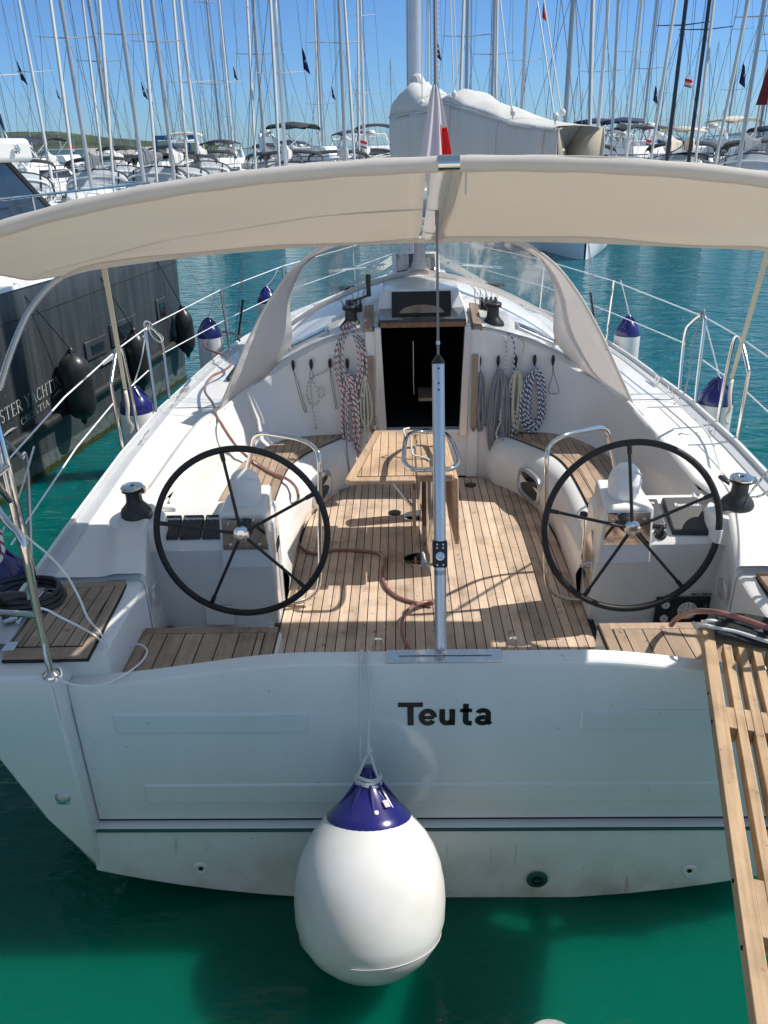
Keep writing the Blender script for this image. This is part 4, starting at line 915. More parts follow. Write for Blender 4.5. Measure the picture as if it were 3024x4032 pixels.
# upper cloth of the bag, heaped at the mast
rows = []
random.seed(3)
for k in range(61):
    t = -.075+1.0*k/60
    zt = interp([(p[0], p[2]) for p in prof], t); wt = interp([(p[0], p[3]) for p in prof], t)
    hp = interp([(-.075,.08),(-.03,.19),(.02,.26),(.06,.26),(.12,.20),(.17,.15),(.22,.09),(.30,.06),(.40,.09),(.48,.05),(.60,.05),(.7,.03),(.925,.02)], t)
    r = []
    for j in range(13):
        a = math.pi*j/12
        wv = 1+.055*math.sin(t*38+j*1.1)+.035*math.sin(t*90+j*2.1)+.05*math.sin(j*1.9+t*9)
        r.append(tuple(bp(t, math.cos(a)*wt*1.0, zt-.01+hp*math.sin(a)**.8*wv)))
    rows.append(r)
o = MB().grid(rows, flip=True).obj('sail_bag_top', M['sail'], boom, angle=80, solid=.004); o.location = -Vector(boom.location)
r0 = rows[0]; fb = MB().add(list(r0)+[tuple(bp(-.075, .14, .1)), tuple(bp(-.075, .05, -.2)), tuple(bp(-.075, -.05, -.2)), tuple(bp(-.075, -.14, .1))][::-1], [tuple(range(17))]); o = fb.obj('sail_bag_front', M['sail'], boom); o.location = -Vector(boom.location)
o = MB().tube(smooth_path([bp(.0, .02, .63), bp(.005, .0, .70), bp(.03, -.01, .68), bp(.05, 0, .63)], 4), [.05]*13, 10).obj('head_of_sail', M['sail'], boom); o.location = -Vector(boom.location)
# open aft end of the bag showing its lining and folded sail
for sd in (-1, 1):
    q = MB().add([tuple(bp(.95, sd*.01, .23)), tuple(bp(.95, sd*.165, .22)), tuple(bp(.95, sd*.15, 0)), tuple(bp(.95, sd*.06, -.18)), tuple(bp(.90, sd*.02, -.12)), tuple(bp(.90, sd*.01, .1))], [(0, 1, 2, 3, 4, 5)])
    o = q.obj('bag_lining', M['sailin'], boom, solid=.004); o.location = -Vector(boom.location)
o = MB().lathe([(.06, 0), (.065, .03), (.03, .05)], bp(.955, .0, -.04), 18, axis=bd).obj('boom_end_cap', M['flagw'], boom); o.location = -Vector(boom.location)
for sd in (-1, 1):
    o = MB().tube([tuple(bp(-.075+1.02*k/50, sd*(interp([(q[0], q[3]) for q in prof], -.075+1.02*k/50)*1.01+.004), interp([(q[0], q[2]) for q in prof], -.075+1.02*k/50)-.012)) for k in range(51)], .007, 6).obj('bag_piping', M['sail'], boom); o.location = -Vector(boom.location)
    for t in (.14, .40, .66, .88):
        zt = interp([(q[0], q[2]) for q in prof], t); wt = interp([(q[0], q[3]) for q in prof], t)
        o = MB().tube([tuple(bp(t+.02*math.sin(q_*.4), sd*(wt*f+.006), -.20+(zt+.20)*q)) for q_, (q, f) in enumerate(((.08,.6),(.25,.86),(.5,1.03),(.75,1.06),(.9,1.03),(1.0,.99)))], .005, 6).obj('bag_strap', M['flagw'], boom); o.location = -Vector(boom.location)
# lazy jacks and topping lift
for (t, sd, u, vtop) in ((.20,1,932,-300),(.20,-1,780+100,-300),(.42,1,1010,-500),(.75,1,1030,-400),(.78,-1,1100,-300),(.94,1,1150,-250)):
    a = bp(t, sd*.17, interp([(p[0], p[2]) for p in prof], t)+.02); b = Vector((sd*-.0+.0, MY-.5, 9.5)) if t < .7 else Vector((0, MY-.55, 8.5))
    o = MB().tube([a-Vector(boom.location), b-Vector(boom.location)], .0055, 6).obj('lazy_jack', M['ropew'], boom)
    MB().lathe([(.004, -.02), (.018, -.01), (.02, .01), (.004, .03)], a-Vector(boom.location)+Vector((0, 0, .04)), 10).obj('knot', M['ropew'], o)

# ---- coachroof gear seen through the hood
p = [pt(848,545,z=1.93), pt(950,545,z=1.93), pt(945,597,z=1.95), pt(850,597,z=1.95)]
hx0, hx1, hy0, hy1 = -.24, .24, 4.42, 4.95
def zr(x, y): return zroof(x, y)
MB().box((0, 4.62, zr(0, 4.62)+.012), (.52, .50, .03)).obj('hatch_coaming', M['gel'], yacht, bevel=.01)
hq = [pt(u, v, y=y) for u, v, y in ((848,598,4.38),(952,598,4.38),(948,543,4.62),(846,543,4.62))]
off_ = Vector((0, .035, -.012))
hf = MB().hexa([q+off_ for q in hq], hq).obj('deck_hatch', M['gel'], yacht, bevel=.012, seg=3)
hc_ = sum(hq, Vector())/4; hi_ = [hc_+(q-hc_)*.82-off_*.15 for q in hq]
MB().hexa([q+off_*.4 for q in hi_], hi_).obj('pane', M['glass'], hf, bevel=.006)
for s in (-1, 1):
    MB().box((s*.60, 4.55, zr(.6, 4.55)+.02), (.36, .05, .035)).obj('halyard_organiser', M['black'], yacht, bevel=.006)
    for k in range(5):
        x = s*(.47+.065*k); x2 = s*(.46+.035*k)
        MB().tube([(s*(.10+.03*k), MY-.15, 1.98), (x, 4.60, zr(x, 4.6)+.03), (x, 4.50, zr(x, 4.5)+.03), (x2, 3.57, zr(x2, 3.57)+.045)], .0055, 6).obj('halyard', M['ropew' if k % 2 else 'rope_cream'], yacht)
    MB().tube([(s*.30, MY-.6, 1.95), (s*.9, MY+.1, 1.80)], .012, 8).obj('mast_handrail', M['chrome'], yacht)
    MB().box((s*1.0, 5.2, zr(1.0, 5.2)+.01), (.10, .55, .012), Matrix.Rotation(s*.35, 3, 'Y')).obj('side_window', M['glass'], yacht, bevel=.004)
MB().box((0, 6.3, zr(0, 6.3)+.02), (.45, .45, .04)).obj('foredeck_hatch', M['glass'], yacht, bevel=.01)
MB().lathe([(.10, 0), (.10, .10), (.16, .12)], (0, MY, 1.84), 20).obj('mast_collar', M['alu'], yacht)

# ---- sprayhood
sh = empty('sprayhood', (0, 3.6, 1.9)); sh.parent = yacht
def so(mb, n, m, **k):
    o = mb.obj(n, m, sh, **k); o.location = (0, -3.6, -1.9); return o
Ab = [(-1.44,2.95,1.31),(-1.36,3.12,1.40),(-1.22,3.32,1.57),(-1.0,3.50,1.73),(-.72,3.66,1.86),(-.40,3.86,1.955),(0,4.28,1.975),(.40,3.86,1.955),(.72,3.66,1.86),(1.0,3.50,1.73),(1.22,3.32,1.57),(1.36,3.12,1.40),(1.44,2.95,1.31)]
At = [(-1.42,2.90,1.34),(-1.30,2.98,1.62),(-1.18,3.02,1.84),(-1.04,3.04,2.04),(-.84,3.06,2.26),(-.50,3.1,2.43),(0,3.12,2.50),(.50,3.1,2.43),(.84,3.06,2.26),(1.04,3.04,2.04),(1.18,3.02,1.84),(1.30,2.98,1.62),(1.42,2.90,1.34)]
bS = smooth_path(Ab, 5); tS = smooth_path(At, 5); nn = len(bS)
def hood(i, f):  # f 0 base .. 1 top
    a = bS[i]; b = tS[i]; p = a.lerp(b, f); bulge = math.sin(math.pi*f)*.05
    return p+Vector((0, bulge*.6, bulge))
def strip(i0, i1, f0, f1, nf, off=0):
    g = MB(); g.grid([[hood(i, f0+(f1-f0)*q/nf)+Vector((0, -off, off*.5)) for q in range(nf+1)] for i in range(i0, i1)], flip=False); return g
so(strip(6, nn//2, .09, .90, 8), 'window', M['vinyl']); so(strip(nn//2, nn-6, .09, .90, 8), 'window', M['vinyl'])
so(strip(0, nn, -.02, .065, 2, .002), 'base_band', M['canvas_side'], solid=.003)
so(strip(0, nn, .90, 1.0, 2, .002), 'top_band', M['canvas_side'], solid=.003)
cs = MB(); mid = nn//2
cs.grid([[hood(mid, f/10)+Vector((dx*(1+1.8*math.exp(-f*1.2)), -.006, .004)) for f in range(0, 11)] for dx in (-.045, 0, .045)]); so(cs, 'centre_band', M['canvas_side'], solid=.003)
for s in (-1, 1):
    # side wing: triangle of cloth reaching aft to the coaming
    A = [Vector((s*abs(p.x)*(.90+.06*0), p.y+.03, p.z-.02*abs(p.x))) for p in tS[:nn//2+1]]  # foot to top
    A[0] = Vector((s*1.36, 2.98, 1.37))
    foot = Vector((s*1.455, 2.62, 1.315))
    edge = smooth_path([foot, (s*1.36, 2.66, 1.50), (s*1.22, 2.76, 1.78), (s*1.05, 2.84, 2.05), (s*.84, 2.88, 2.27), (s*.50, 2.90, 2.45), (0, 2.92, 2.53)], 5)
    A = smooth_path([foot, (s*1.33, 2.90, 1.365), (s*1.14, 3.08, 1.47), (s*.985, 3.16, 1.66), (s*.965, 3.13, 1.96), (s*.88, 3.10, 2.17), (s*.74, 3.08, 2.30), (s*.35, 3.07, 2.42), (0, 3.06, 2.50)], 6)
    rows = []
    for k in range(41):
        f_ = k/40; a = edge[int(round(f_*(len(edge)-1)))]; b = A[int(round(f_*(len(A)-1)))]
        rows.append([a.lerp(b, q/4)+Vector((s*.012*math.sin(math.pi*q/4), 0, .006*math.sin(math.pi*q/4))) for q in range(5)])
    so(MB().grid(rows, flip=(s > 0)), 'side_wing', M['canvas_side'], solid=.003, angle=80)
    so(MB().tube([e for e in edge], .010, 8), 'wing_hem', M['canvas'])
    so(MB().tube([foot, (s*1.462, 2.36, 1.305)], .007, 6), 'hood_strap', M['webbing'])
    so(MB().tube(smooth_path([(s*1.0, 3.18, 1.63), (s*.995, 3.15, 1.90), (s*.96, 3.12, 2.10), (s*.83, 3.09, 2.25), (s*.5, 3.09, 2.42), (0, 3.1, 2.49)], 5), .0125, 10), 'hood_frame', M['chrome'])
    so(MB().lathe([(.016, -.02), (.014, .03)], (s*1.0, 3.18, 1.62), 10), 'frame_foot', M['chrome'])

# ---- bimini
bim = empty('bimini_awning', (0, .6, 2.7)); bim.parent = yacht
def bo(mb, n, m, par=None, **k):
    o = mb.obj(n, m, par or bim, **k)
    if par is None: o.location = (0, -.6, -2.7)
    return o
FAR = [(-1.80,1.22,2.455),(-1.65,1.24,2.492),(-1.2,1.25,2.538),(-.8,1.25,2.565),(-.4,1.25,2.580),(0,1.25,2.583),(.4,1.25,2.578),(.8,1.25,2.560),(1.2,1.25,2.535),(1.6,1.24,2.510),(1.85,1.22,2.46)]
def zn(x): return 2.945-.062*x*x-.006*x**4
NEAR = [(x, 0.0, zn(x)) for x in (-1.85,-1.55,-1.2,-.8,-.4,0,.4,.8,1.2,1.55,1.85)]
fs = smooth_path(FAR, 6); ns = smooth_path(NEAR, 6)
def bpnl(f0, f1, name):
    n_ = len(fs); i0 = int(f0*(n_-1)); i1 = int(round(f1*(n_-1)))
    rows = []
    for i in range(i0, i1+1):
        a = ns[i]; b = fs[i]; r = []
        for q in range(25):
            f = q/24; p = a.lerp(b, f)
            sag = math.sin(math.pi*f)*(-.018)
            # seam crease two thirds forward
            sag += -.010*math.exp(-((f-.72)/.10)**2)*(1+.6*math.sin(i*.33))+.007*math.sin((i*.22+f*6.0))+.004*math.sin(i*.55-f*9)
            r.append(p+Vector((0, 0, sag)))
        rows.append(r)
    return bo(MB().grid(rows, flip=True), name, M['canvas'], solid=.003, angle=80)
bpnl(0, .488, 'canvas_panel'); bpnl(.512, 1.0, 'canvas_panel')
# centre slot strip with backstay slot
st = MB(); rows = []
for q in range(13):
    f = q/12; a = Vector((0, 0, zn(0))); b = Vector((0, 1.25, 2.583)); p = a.lerp(b, f)+Vector((0, 0, math.sin(math.pi*f)*(-.018)-.004))
    rows.append([p+Vector((dx, 0, dz)) for dx, dz in ((-.052,.006),(-.035,-.004),(0,-.006),(.035,-.004),(.052,.006))])
bo(st.grid(rows), 'centre_strip', M['canvas_side'], solid=.002)
bo(MB().tube([(x, y, z-.03) for x, y, z in ((.012, .02, zn(0)), (.012, .6, 2.76), (.010, 1.2, 2.60))], .003, 6), 'zip', M['alu'])
for s in (-1, 1):
    idx = [i for i in range(len(ns)) if (s < 0 and ns[i].x < -.06) or (s > 0 and ns[i].x > .06)]
    cl_ = [ns[i] for i in idx]; cl_ = cl_+[Vector((-.034, 0, zn(.034)))] if s < 0 else [Vector((.034, 0, zn(.034)))]+cl_
    g = MB(); rows = []
    for i, c in enumerate(cl_):
        rr = .025+.0015*math.sin(i*1.7)
        rows.append([c+Vector((0, rr*math.cos(a)+.012, rr*math.sin(a)-.014)) for a in [2*math.pi*k/14 for k in range(14)]])
    bo(g.grid(rows, close=True), 'bow_sleeve', M['canvas'], angle=80)
    idx = range(len(fs)//2+1) if s < 0 else range(len(fs)//2, len(fs))
    g = MB(); rows = [[fs[i]+Vector((0, .014*math.cos(a), .016*math.sin(a)-.006)) for a in [2*math.pi*k/10 for k in range(10)]] for i in idx]
    bo(g.grid(rows, close=True), 'front_hem', M['canvas'], angle=80)
    # frame tubes
    bo(MB().tube(smooth_path([(s*1.79,1.22,2.455)]+[Vector((s*abs(q.x), q.y, q.z)) for q in (pt(105,620,y=1.14), pt(70,662,y=1.04), pt(46,705,y=.95), pt(22,765,y=.83), pt(2,830,y=.72), pt(-16,900,y=.62))]+[(s*1.93, .50, 1.17)], 6), .0145, 12), 'frame_tube', M['chrome'])
    bo(MB().tube(smooth_path([(s*1.85, .0, zn(1.85)-.01), (s*1.93, .02, 2.5), (s*1.95, .2, 2.1), (s*1.90, .45, 1.6)], 6), .0145, 12), 'frame_tube', M['chrome'])
    sa = Vector((-1.60, 1.25, 2.492)) if s < 0 else Vector((1.60, 1.25, 2.505)); sb = Vector((s*2.005, 2.36, 1.55))
    ax_ = (sb-sa).normalized(); bo(MB().hexa([sa+Vector((-.014, 0, 0)), sa+Vector((.014, 0, 0)), sa+Vector((.014, .004, 0)), sa+Vector((-.014, .004, 0))], [sb+Vector((-.012, 0, 0)), sb+Vector((.012, 0, 0)), sb+Vector((.012, .004, 0)), sb+Vector((-.012, .004, 0))]), 'hold_down_strap', M['webbing'])
    tl_ = [(s*2.0, 2.34, 1.55), (s*1.985, 2.30, 1.46), (s*2.0, 2.30, 1.36), (s*1.99, 2.33, 1.30), (s*2.02, 2.34, 1.24)]
    tt = MB(); tt.grid([[Vector(p)+Vector((-.013, 0, 0)), Vector(p)+Vector((.013, .004, 0))] for p in smooth_path(tl_, 3)]); bo(tt, 'strap_tail', M['webbing'], solid=.002)
    z_ = MB(); zx = s*.062+.0; z_.tube([(zx, .10, 2.905), (zx+s*.0, .10, 2.835)], .0035, 6); bo(z_, 'zip_pull', M['flagw'])
bo(MB().tube([(-.034, .008, 2.933), (.034, .008, 2.933)], .025, 20), 'bow_tube', M['chrome'])
bo(MB().box((-.01, 1.04, 2.636), (.06, .03, .02)), 'backstay_collar', M['chrome'], bevel=.004)

# ================================================================== THINGS ON AND ROUND THE YACHT
def thing(name, loc, label, cat, group=None):
    return tag(empty(name, loc), label, cat, group)
# flag on the backstay
fl_ = thing('flag', bs(2.93), 'limp white and red flag hanging from the backstay above the awning', 'flag')
rows = []; rng = random.Random(5)
for k in range(19):
    f = k/18; z = 3.19-f*.29
    w = .014+.095*f**.8
    rows.append([Vector((-.015-w*.62+w*1.25*j/16, .335*(z-1.1)-.012+.008*math.sin(j*.95+f*2)*(.3+f), z-(.006*math.sin(j*.6))*f)) for j in range(17)])
wh = [r[:12] for r in rows]; rd = [r[11:] for r in rows[9:]]
o = MB().grid(wh).obj('white_half', M['flagw'], fl_, solid=.001, angle=80); o.location = -Vector(fl_.location)
o = MB().grid([r for r in [rr[11:] for rr in rows[:10]]]).obj('white_fold', M['flagw'], fl_, solid=.001, angle=80); o.location = -Vector(fl_.location)
o = MB().grid(rd).obj('red_half', M['red'], fl_, solid=.001, angle=80); o.location = -Vector(fl_.location)

# big round fender on the transom, its head pulled in against the door by the rope
FT = R_(27); fa = Vector((0, math.sin(FT), math.cos(FT))); ftop = Vector((-.316, -.235, .712)); fo = ftop-fa*.83
bf = thing('ball_fender', fo, 'huge white round fender with dark blue cap hanging on the transom', 'fender'); bf.rotation_euler = (-FT, 0, 0)
b = MB(); b.lathe([(.02,0),(.11,.011),(.182,.040),(.241,.090),(.281,.150),(.301,.215),(.306,.29),(.302,.36),(.289,.43),(.266,.49),(.235,.545),(.203,.585),(.172,.62)], seg=64); fb_ = b.obj('body', M['fwhite'], bf)
MB().tube([(.2865*math.cos(a), .2865*math.sin(a), .160+.004*math.sin(a+.6)) for a in [2*math.pi*k/90 for k in range(90)]], .0011, 6, closed=True).obj('mould_seam', M['fwhite'], fb_)
b = MB(); b.lathe([(.1735,0.6162),(.1715,0.6242),(.148,0.6474),(.118,0.6754),(.086,0.7058),(.064,0.7298),(.048,0.7498),(.037,0.7714),(.031,0.7954),(.027,0.8194),(.001,0.8234)], seg=40); cap = b.obj('blue_cap', M['blue'], bf)
for k in range(8):
    a = k*math.pi/4+.2; u = Vector((math.cos(a), math.sin(a), 0))
    MB().tube([u*.120+Vector((0,0,0.6722)), u*.082+Vector((0,0,0.713)), u*.046+Vector((0,0,0.7594)), u*.031+Vector((0,0,0.7994))], [.003,.008,.008,.006], 8).obj('rib', M['blue'], cap)
MB().lathe([(.009, 0), (.009, .006), (.005, .008)], (.035, -.118, 0.6698), 14, axis=(.25, -.7, .6)).obj('air_valve', M['fwhite'], cap)
MB().box((.075, -.085, 0.6954), (.024, .002, .032), Matrix.Rotation(.6, 3, 'Z') @ Matrix.Rotation(-.9, 3, 'X')).obj('small_label', M['flagw'], cap)
ro = thing('fender_rope', (-.33, -.09, 1.1), 'white double rope tied over the transom holding the big fender', 'rope')
def loc(o, par): o.location = -Vector(par.location); return o
for dx in (-.014, .014):
    P = [(-.325+dx*.6, .03, 1.02), (-.325+dx*.6, .01, 1.085), (-.325+dx, -.03, 1.112), (-.325+dx, -.082, 1.106), (-.325+dx*1.1, -.099, 1.06), (-.322+dx*1.3, -.13, .98), (-.318+dx*(1.9 if dx < 0 else .5), -.19, .84 if dx < 0 else .87), (-.345 if dx < 0 else -.312, -.255, .69 if dx < 0 else .80)]
    loc(MB().tube(smooth_path(P, 6), .0062, 8).obj('rope_leg', M['ropew'], ro), ro)
kn = MB(); fq = Vector((0, 0, 1)).rotation_difference(fa)
def fl(x, y, h): return fo+fq @ Vector((x, y, h))
for hh, ph_ in ((0.7514, 0), (0.765, 1.5), (0.7778, .6)):
    kn.tube([fl(.050*math.cos(a), .050*math.sin(a), hh+.006*math.sin(2*a+ph_)) for a in [2*math.pi*k/20 for k in range(20)]], .0075, 8, closed=True)
kn.tube(smooth_path([fl(-.045,-.02,0.7714), fl(-.030,-.035,0.8114), fl(.004,-.03,0.8754), fl(.028,-.035,0.8194), fl(.045,-.02,0.7634)], 5), .006, 8)
kn.lathe([(.002, -.016), (.015, -.006), (.015, .008), (.002, .018)], fl(.004,-.025,0.8874), 10, axis=fa)
loc(kn.obj('knot', M['ropew'], ro), ro)

# cylindrical fenders with blue tops
def cyl_fender(loc_, label, sc=1, txt=False, black=False, L_=.62, r=.126, group=None):
    f = thing('fender', loc_, label, 'fender', group)
    if black:
        MB().lathe([(.012,-L_/2-.13),(.03,-L_/2-.11),(.035,-L_/2-.07),(r*.62,-L_/2-.03),(r*.9,-L_/2+.03),(r,-L_/2+.11),(r*1.02,0),(r,L_/2-.11),(r*.9,L_/2-.03),(r*.62,L_/2+.03),(.035,L_/2+.07),(.03,L_/2+.11),(.012,L_/2+.13)], seg=28).obj('body', M['fblack'], f)
        for k in range(4):
            a = k*math.pi/2+.4; u = Vector((math.cos(a), math.sin(a), 0))
            MB().tube([u*r*.72+Vector((0,0,L_/2)), u*.042+Vector((0,0,L_/2+.065)), u*.025+Vector((0,0,L_/2+.11))], [.004,.012,.008], 6).obj('rib', M['fblack'], f)
        return f
    MB().lathe([(.02,-L_-.06),(.05,-L_-.04),(r*.8,-L_+.02),(r,-L_+.10),(r*1.02,-L_*.5),(r,-.06),(r*.99,-.002)], seg=28).obj('body', M['fwhite'], f)
    MB().lathe([(r*.995,-.004),(r*.98,.025),(r*.90,.06),(r*.70,.10),(r*.45,.13),(r*.28,.155),(.024,.18),(.010,.19)], seg=28).obj('blue_cap', M['blue'], f)
    for k in range(6):
        a = k*math.pi/3+.3; u = Vector((math.cos(a), math.sin(a), 0))
        MB().tube([u*r*.74+Vector((0,0,.09)), u*r*.52+Vector((0,0,.128)), u*.026+Vector((0,0,.175))], [.004,.009,.007], 6).obj('rib', M['blue'], f)
    return f
def frope(a, b, label, m='ropew', r=.005):
    o = MB().tube(smooth_path([a, ((a[0]+b[0])/2+.01, (a[1]+b[1])/2, (a[2]+b[2])/2-.02), b], 5), r, 6).obj('fender_rope', M[m]); tag(o, label, 'rope'); return o
FP = [pt(296,886,x=-2.14), pt(453,726,x=-2.10), pt(578,652,x=-1.78), pt(1545,868,x=2.15), pt(1355,722,x=2.10)]
for (x, y, z, top, nm, w) in ((*FP[0],(-2.015,3.02,1.83),'port side gate','port gate near the grey yacht'),(*FP[1],(-1.99,5.2,1.74),'port stanchion forward of the gate','first port stanchion'),(*FP[2],(-1.63,7.1,1.68),'far port stanchion beside the sprayhood','far port stanchion')):
    f = cyl_fender((x, y, z), 'white fender with blue top hanging by the '+nm, group='white fenders with blue tops')
    frope((x, y, z+.185), top, 'thin rope holding the blue topped fender at the '+w)
    if y < 3: text_mesh('OCEAN', .055, M['cover'], frame((-.085, -.112, .035), (1, 0, 0), (0, .1, 1)), f, extrude=.0005)
for (x, y, z, top, nm) in ((*FP[3],(2.02,3.04,1.82),'starboard gate'),(*FP[4],(1.99,5.2,1.74),'starboard stanchion beside the sprayhood')):
    cyl_fender((x, y, z), 'white fender with blue top hanging by the '+nm, group='white fenders with blue tops')
    frope((x, y, z+.185), top, 'pale rope holding the blue topped fender at the '+nm)
p0 = pt(8, 1252, x=-2.12)
cyl_fender((-2.12, p0.y, p0.z), 'fender with blue top by the pushpit at the left edge', group='white fenders with blue tops')
frope((-2.12, p0.y, p0.z+.185), (-1.87, p0.y+.1, 1.76), 'rope from the pushpit to the fender at the left edge')
# rope loops on the gates
for s, nm in ((-1, 'port'), (1, 'starboard')):
    o = MB()
    o.tube([(s*2.015+.03*math.cos(a)*.4, 3.03+.03*math.cos(a), 1.835+.03*math.sin(a)) for a in [2*math.pi*k/14 for k in range(14)]], .007, 8, closed=True)
    o.tube([(s*2.015+.028*math.cos(a)*.8, 3.045+.028*math.cos(a), 1.83+.028*math.sin(a)) for a in [2*math.pi*k/14 for k in range(14)]], .007, 8, closed=True)
    o.tube(smooth_path([(s*2.015, 3.06, 1.82), (s*1.995, 3.09, 1.6), (s*1.99, 3.08, 1.42), (s*1.95, 3.0, 1.28), (s*1.90, 2.95, 1.235)] if s > 0 else [(s*2.015, 3.06, 1.83), (s*1.985, 3.02, 1.76), (s*1.96, 3.12, 1.69), (s*1.965, 3.22, 1.70), (s*2.01, 3.26, 1.73)], 5), .006, 8)
    tag(o.obj('grey_rope', M['rope_grey']), 'thin grey rope knotted round the top of the '+nm+' gate', 'rope')
# starboard sheet along the rail to a block, and line over the winch
o = MB().tube(smooth_path([pt(1245,715,z=1.235), pt(1330,760,z=1.235), pt(1400,815,z=1.25), pt(1500,905,z=1.245), pt(1531,940,z=1.245), pt(1548,985,z=1.245), pt(1562,1040,z=1.25)], 5), .0065, 8).obj('sheet_line', M['ropew'])
tag(o, 'pale line running along the starboard rail to the black block', 'rope')
bk = pt(1563, 1052, z=1.25); o = thing('deck_block', bk, 'black turning block on the starboard deck by the aft winch', 'block')
MB().hexa([(-.02,-.05,-.04),(.02,-.05,-.04),(.02,.05,-.04),(-.02,.05,-.04)], [(-.018,-.03,.05),(.018,-.03,.05),(.018,.06,.05),(-.018,.06,.05)]).obj('cheek', M['black'], o, bevel=.01, seg=3)
MB().tube([(-.024,.01,.0),(.024,.01,.0)], .022, 16).obj('sheave', M['darkgrey'], o)
MB().tube([(0,-.04,-.02),(0,-.07,-.015)], .011, 10).obj('becket', M['white'], o)
o = MB(); o.tube(smooth_path([pt(1567,1068,z=1.25), pt(1590,1076,z=1.25), pt(1612,1074,z=1.27), pt(1632,1050,z=1.32), pt(1659,1018,z=1.40), pt(1690,980,z=1.5)], 5), .0065, 8)
o.tube(smooth_path([pt(1612,1074,z=1.27), pt(1640,1072,z=1.30), pt(1665,1058,z=1.35)], 4), .0065, 8)
o.tube(smooth_path([pt(1597,1074,z=1.25), pt(1605,1062,z=1.27), pt(1607,1046,z=1.29)], 4), .008, 8); o.lathe([(.002,-.018),(.017,-.008),(.018,.008),(.002,.02)], pt(1606,1044,z=1.29), 10)
tag(o.obj('mooring_line', M['rope_fleck']), 'white flecked mooring line knotted beside the starboard aft winch', 'rope')
# grey mooring line on the port side
o = MB().tube(smooth_path([pt(-20,930,x=-2.0), pt(0,948,x=-2.02), pt(20,960,x=-2.05), pt(45,990,x=-2.15), pt(60,1038,x=-2.3), Vector((-2.45, 1.1, -.2))], 6), .010, 8).obj('mooring_line', M['rope_grey'])
tag(o, 'thick grey mooring line dropping into the water at the far left', 'rope')
# black cable coil and grips on the port quarter
qc = thing('cable_coil', (-1.84, .32, 1.16), 'black coil of cable with grips lying outboard of the port quarter seat', 'cable coil')
for k in range(3):
    MB().tube([(.14*math.cos(a)*(1+.06*k)-.02*k, .12*math.sin(a)+.01*k, .012+.018*k+.004*math.sin(3*a)) for a in [2*math.pi*q/30 for q in range(30)]], .011, 8, closed=True).obj('cable_turn', M['fblack'], qc)
MB().tube(smooth_path([(-.02,-.02,.03), (-.10,-.10,.07), (-.12,-.2,.08), (-.2,-.26,.06)], 5), [.025,.03,.032,.034,.03,.03,.034,.036,.03,.03,.03,.03,.03,.034,.03,.02][:16], 10).obj('rubber_grip', M['fblack'], qc)
MB().box((-.05,-.12,.02), (.06,.16,.02), Matrix.Rotation(.5,3,'Z')).obj('metal_bracket', M['chrome'], qc, bevel=.004)
MB().tube([(.02,-.2,.01),(.03,.05,.015)], .008, 8).obj('metal_bar', M['chrome'], qc)
tag(MB().tube(smooth_path([(-1.84,.20,1.58),(-1.83,.18,1.50),(-1.86,.17,1.44),(-1.90,.15,1.42)],4), .008, 8).obj('lashing', M['rope_red']), 'scrap of red and white cord tied to the port pushpit post', 'cord')

# winch handle
wh_ = thing('winch_handle', (-.53, 3.235, 1.92), 'black winch handle standing upright in the port cabin winch', 'winch handle')
MB().lathe([(.014,-.02),(.022,0),(.022,.02),(.012,.035)], seg=14).obj('socket_end', M['black'], wh_)
MB().hexa([(-.01,-.012,.005),(-.01,.012,.005),(-.01,.012,.025),(-.01,-.012,.025)], [(.135,.05,.045),(.135,.07,.045),(.135,.07,.06),(.135,.05,.06)]).obj('arm', M['black'], wh_, bevel=.004)
MB().lathe([(.014,0),(.019,.01),(.016,.06),(.019,.12),(.020,.15),(.014,.16)], (.135,.06,.045), 16).obj('grip', M['black'], wh_)

# ---- ropes on the bulkhead
def coil(label, hx, z0, ln, w, n, r, m, seed, group=None, knotw=True, par=None):
    rng = random.Random(seed); pts = []
    for k in range(n):
        Lk = ln*(1-.16*rng.random()); wk = w*(.30+.70*rng.random()); xo = (rng.random()-.5)*.025; yo = 3.035-.007*(k % 5)-.01*rng.random(); tw = (rng.random()-.5)*.02
        for q in range(18):
            t = 2*math.pi*q/18
            pr = math.sin(t); hh = (1-math.cos(t))/2
            pts.append((hx+xo*hh*1.6+wk*pr*(.62+.38*hh)+tw*math.sin(2*t), yo-.012*hh, z0-Lk*hh))
    o = MB().tube(smooth_path(pts, 2), r, 6).obj('rope_coil', M[m]); tag(o, label, 'rope coil', group); return o
G = 'rope coils on the bulkhead hooks'
coil('white rope coil flecked red, hanging below the port cabin winch', -.55, 1.45, .72, .085, 14, .0070, 'rope_red', 1, G)
coil('cream rope coil beside the companionway on its left', -.43, 1.44, .47, .050, 7, .0068, 'rope_cream', 2, G)
coil('slim grey rope coil just right of the companionway', .43, 1.44, .46, .044, 8, .0066, 'rope_grey', 3, G)
coil('thick grey rope coil, longest of those right of the companionway', .575, 1.46, .72, .098, 20, .0074, 'rope_grey', 4, G)
coil('cream rope coil between the grey and the blue coils', .70, 1.45, .50, .085, 8, .0072, 'rope_cream', 5, G)
coil('blue and white flecked rope coil, rightmost of the full coils', .835, 1.46, .49, .112, 22, .0078, 'rope_blue', 6, G)
coil_extra = None
def hang(label, pts, r, m, name='hanging_rope'):
    o = MB().tube(smooth_path(pts, 6), r, 8).obj(name, M[m]); tag(o, label, 'rope'); return o
y_ = 3.03
hp_ = []
rng = random.Random(11)
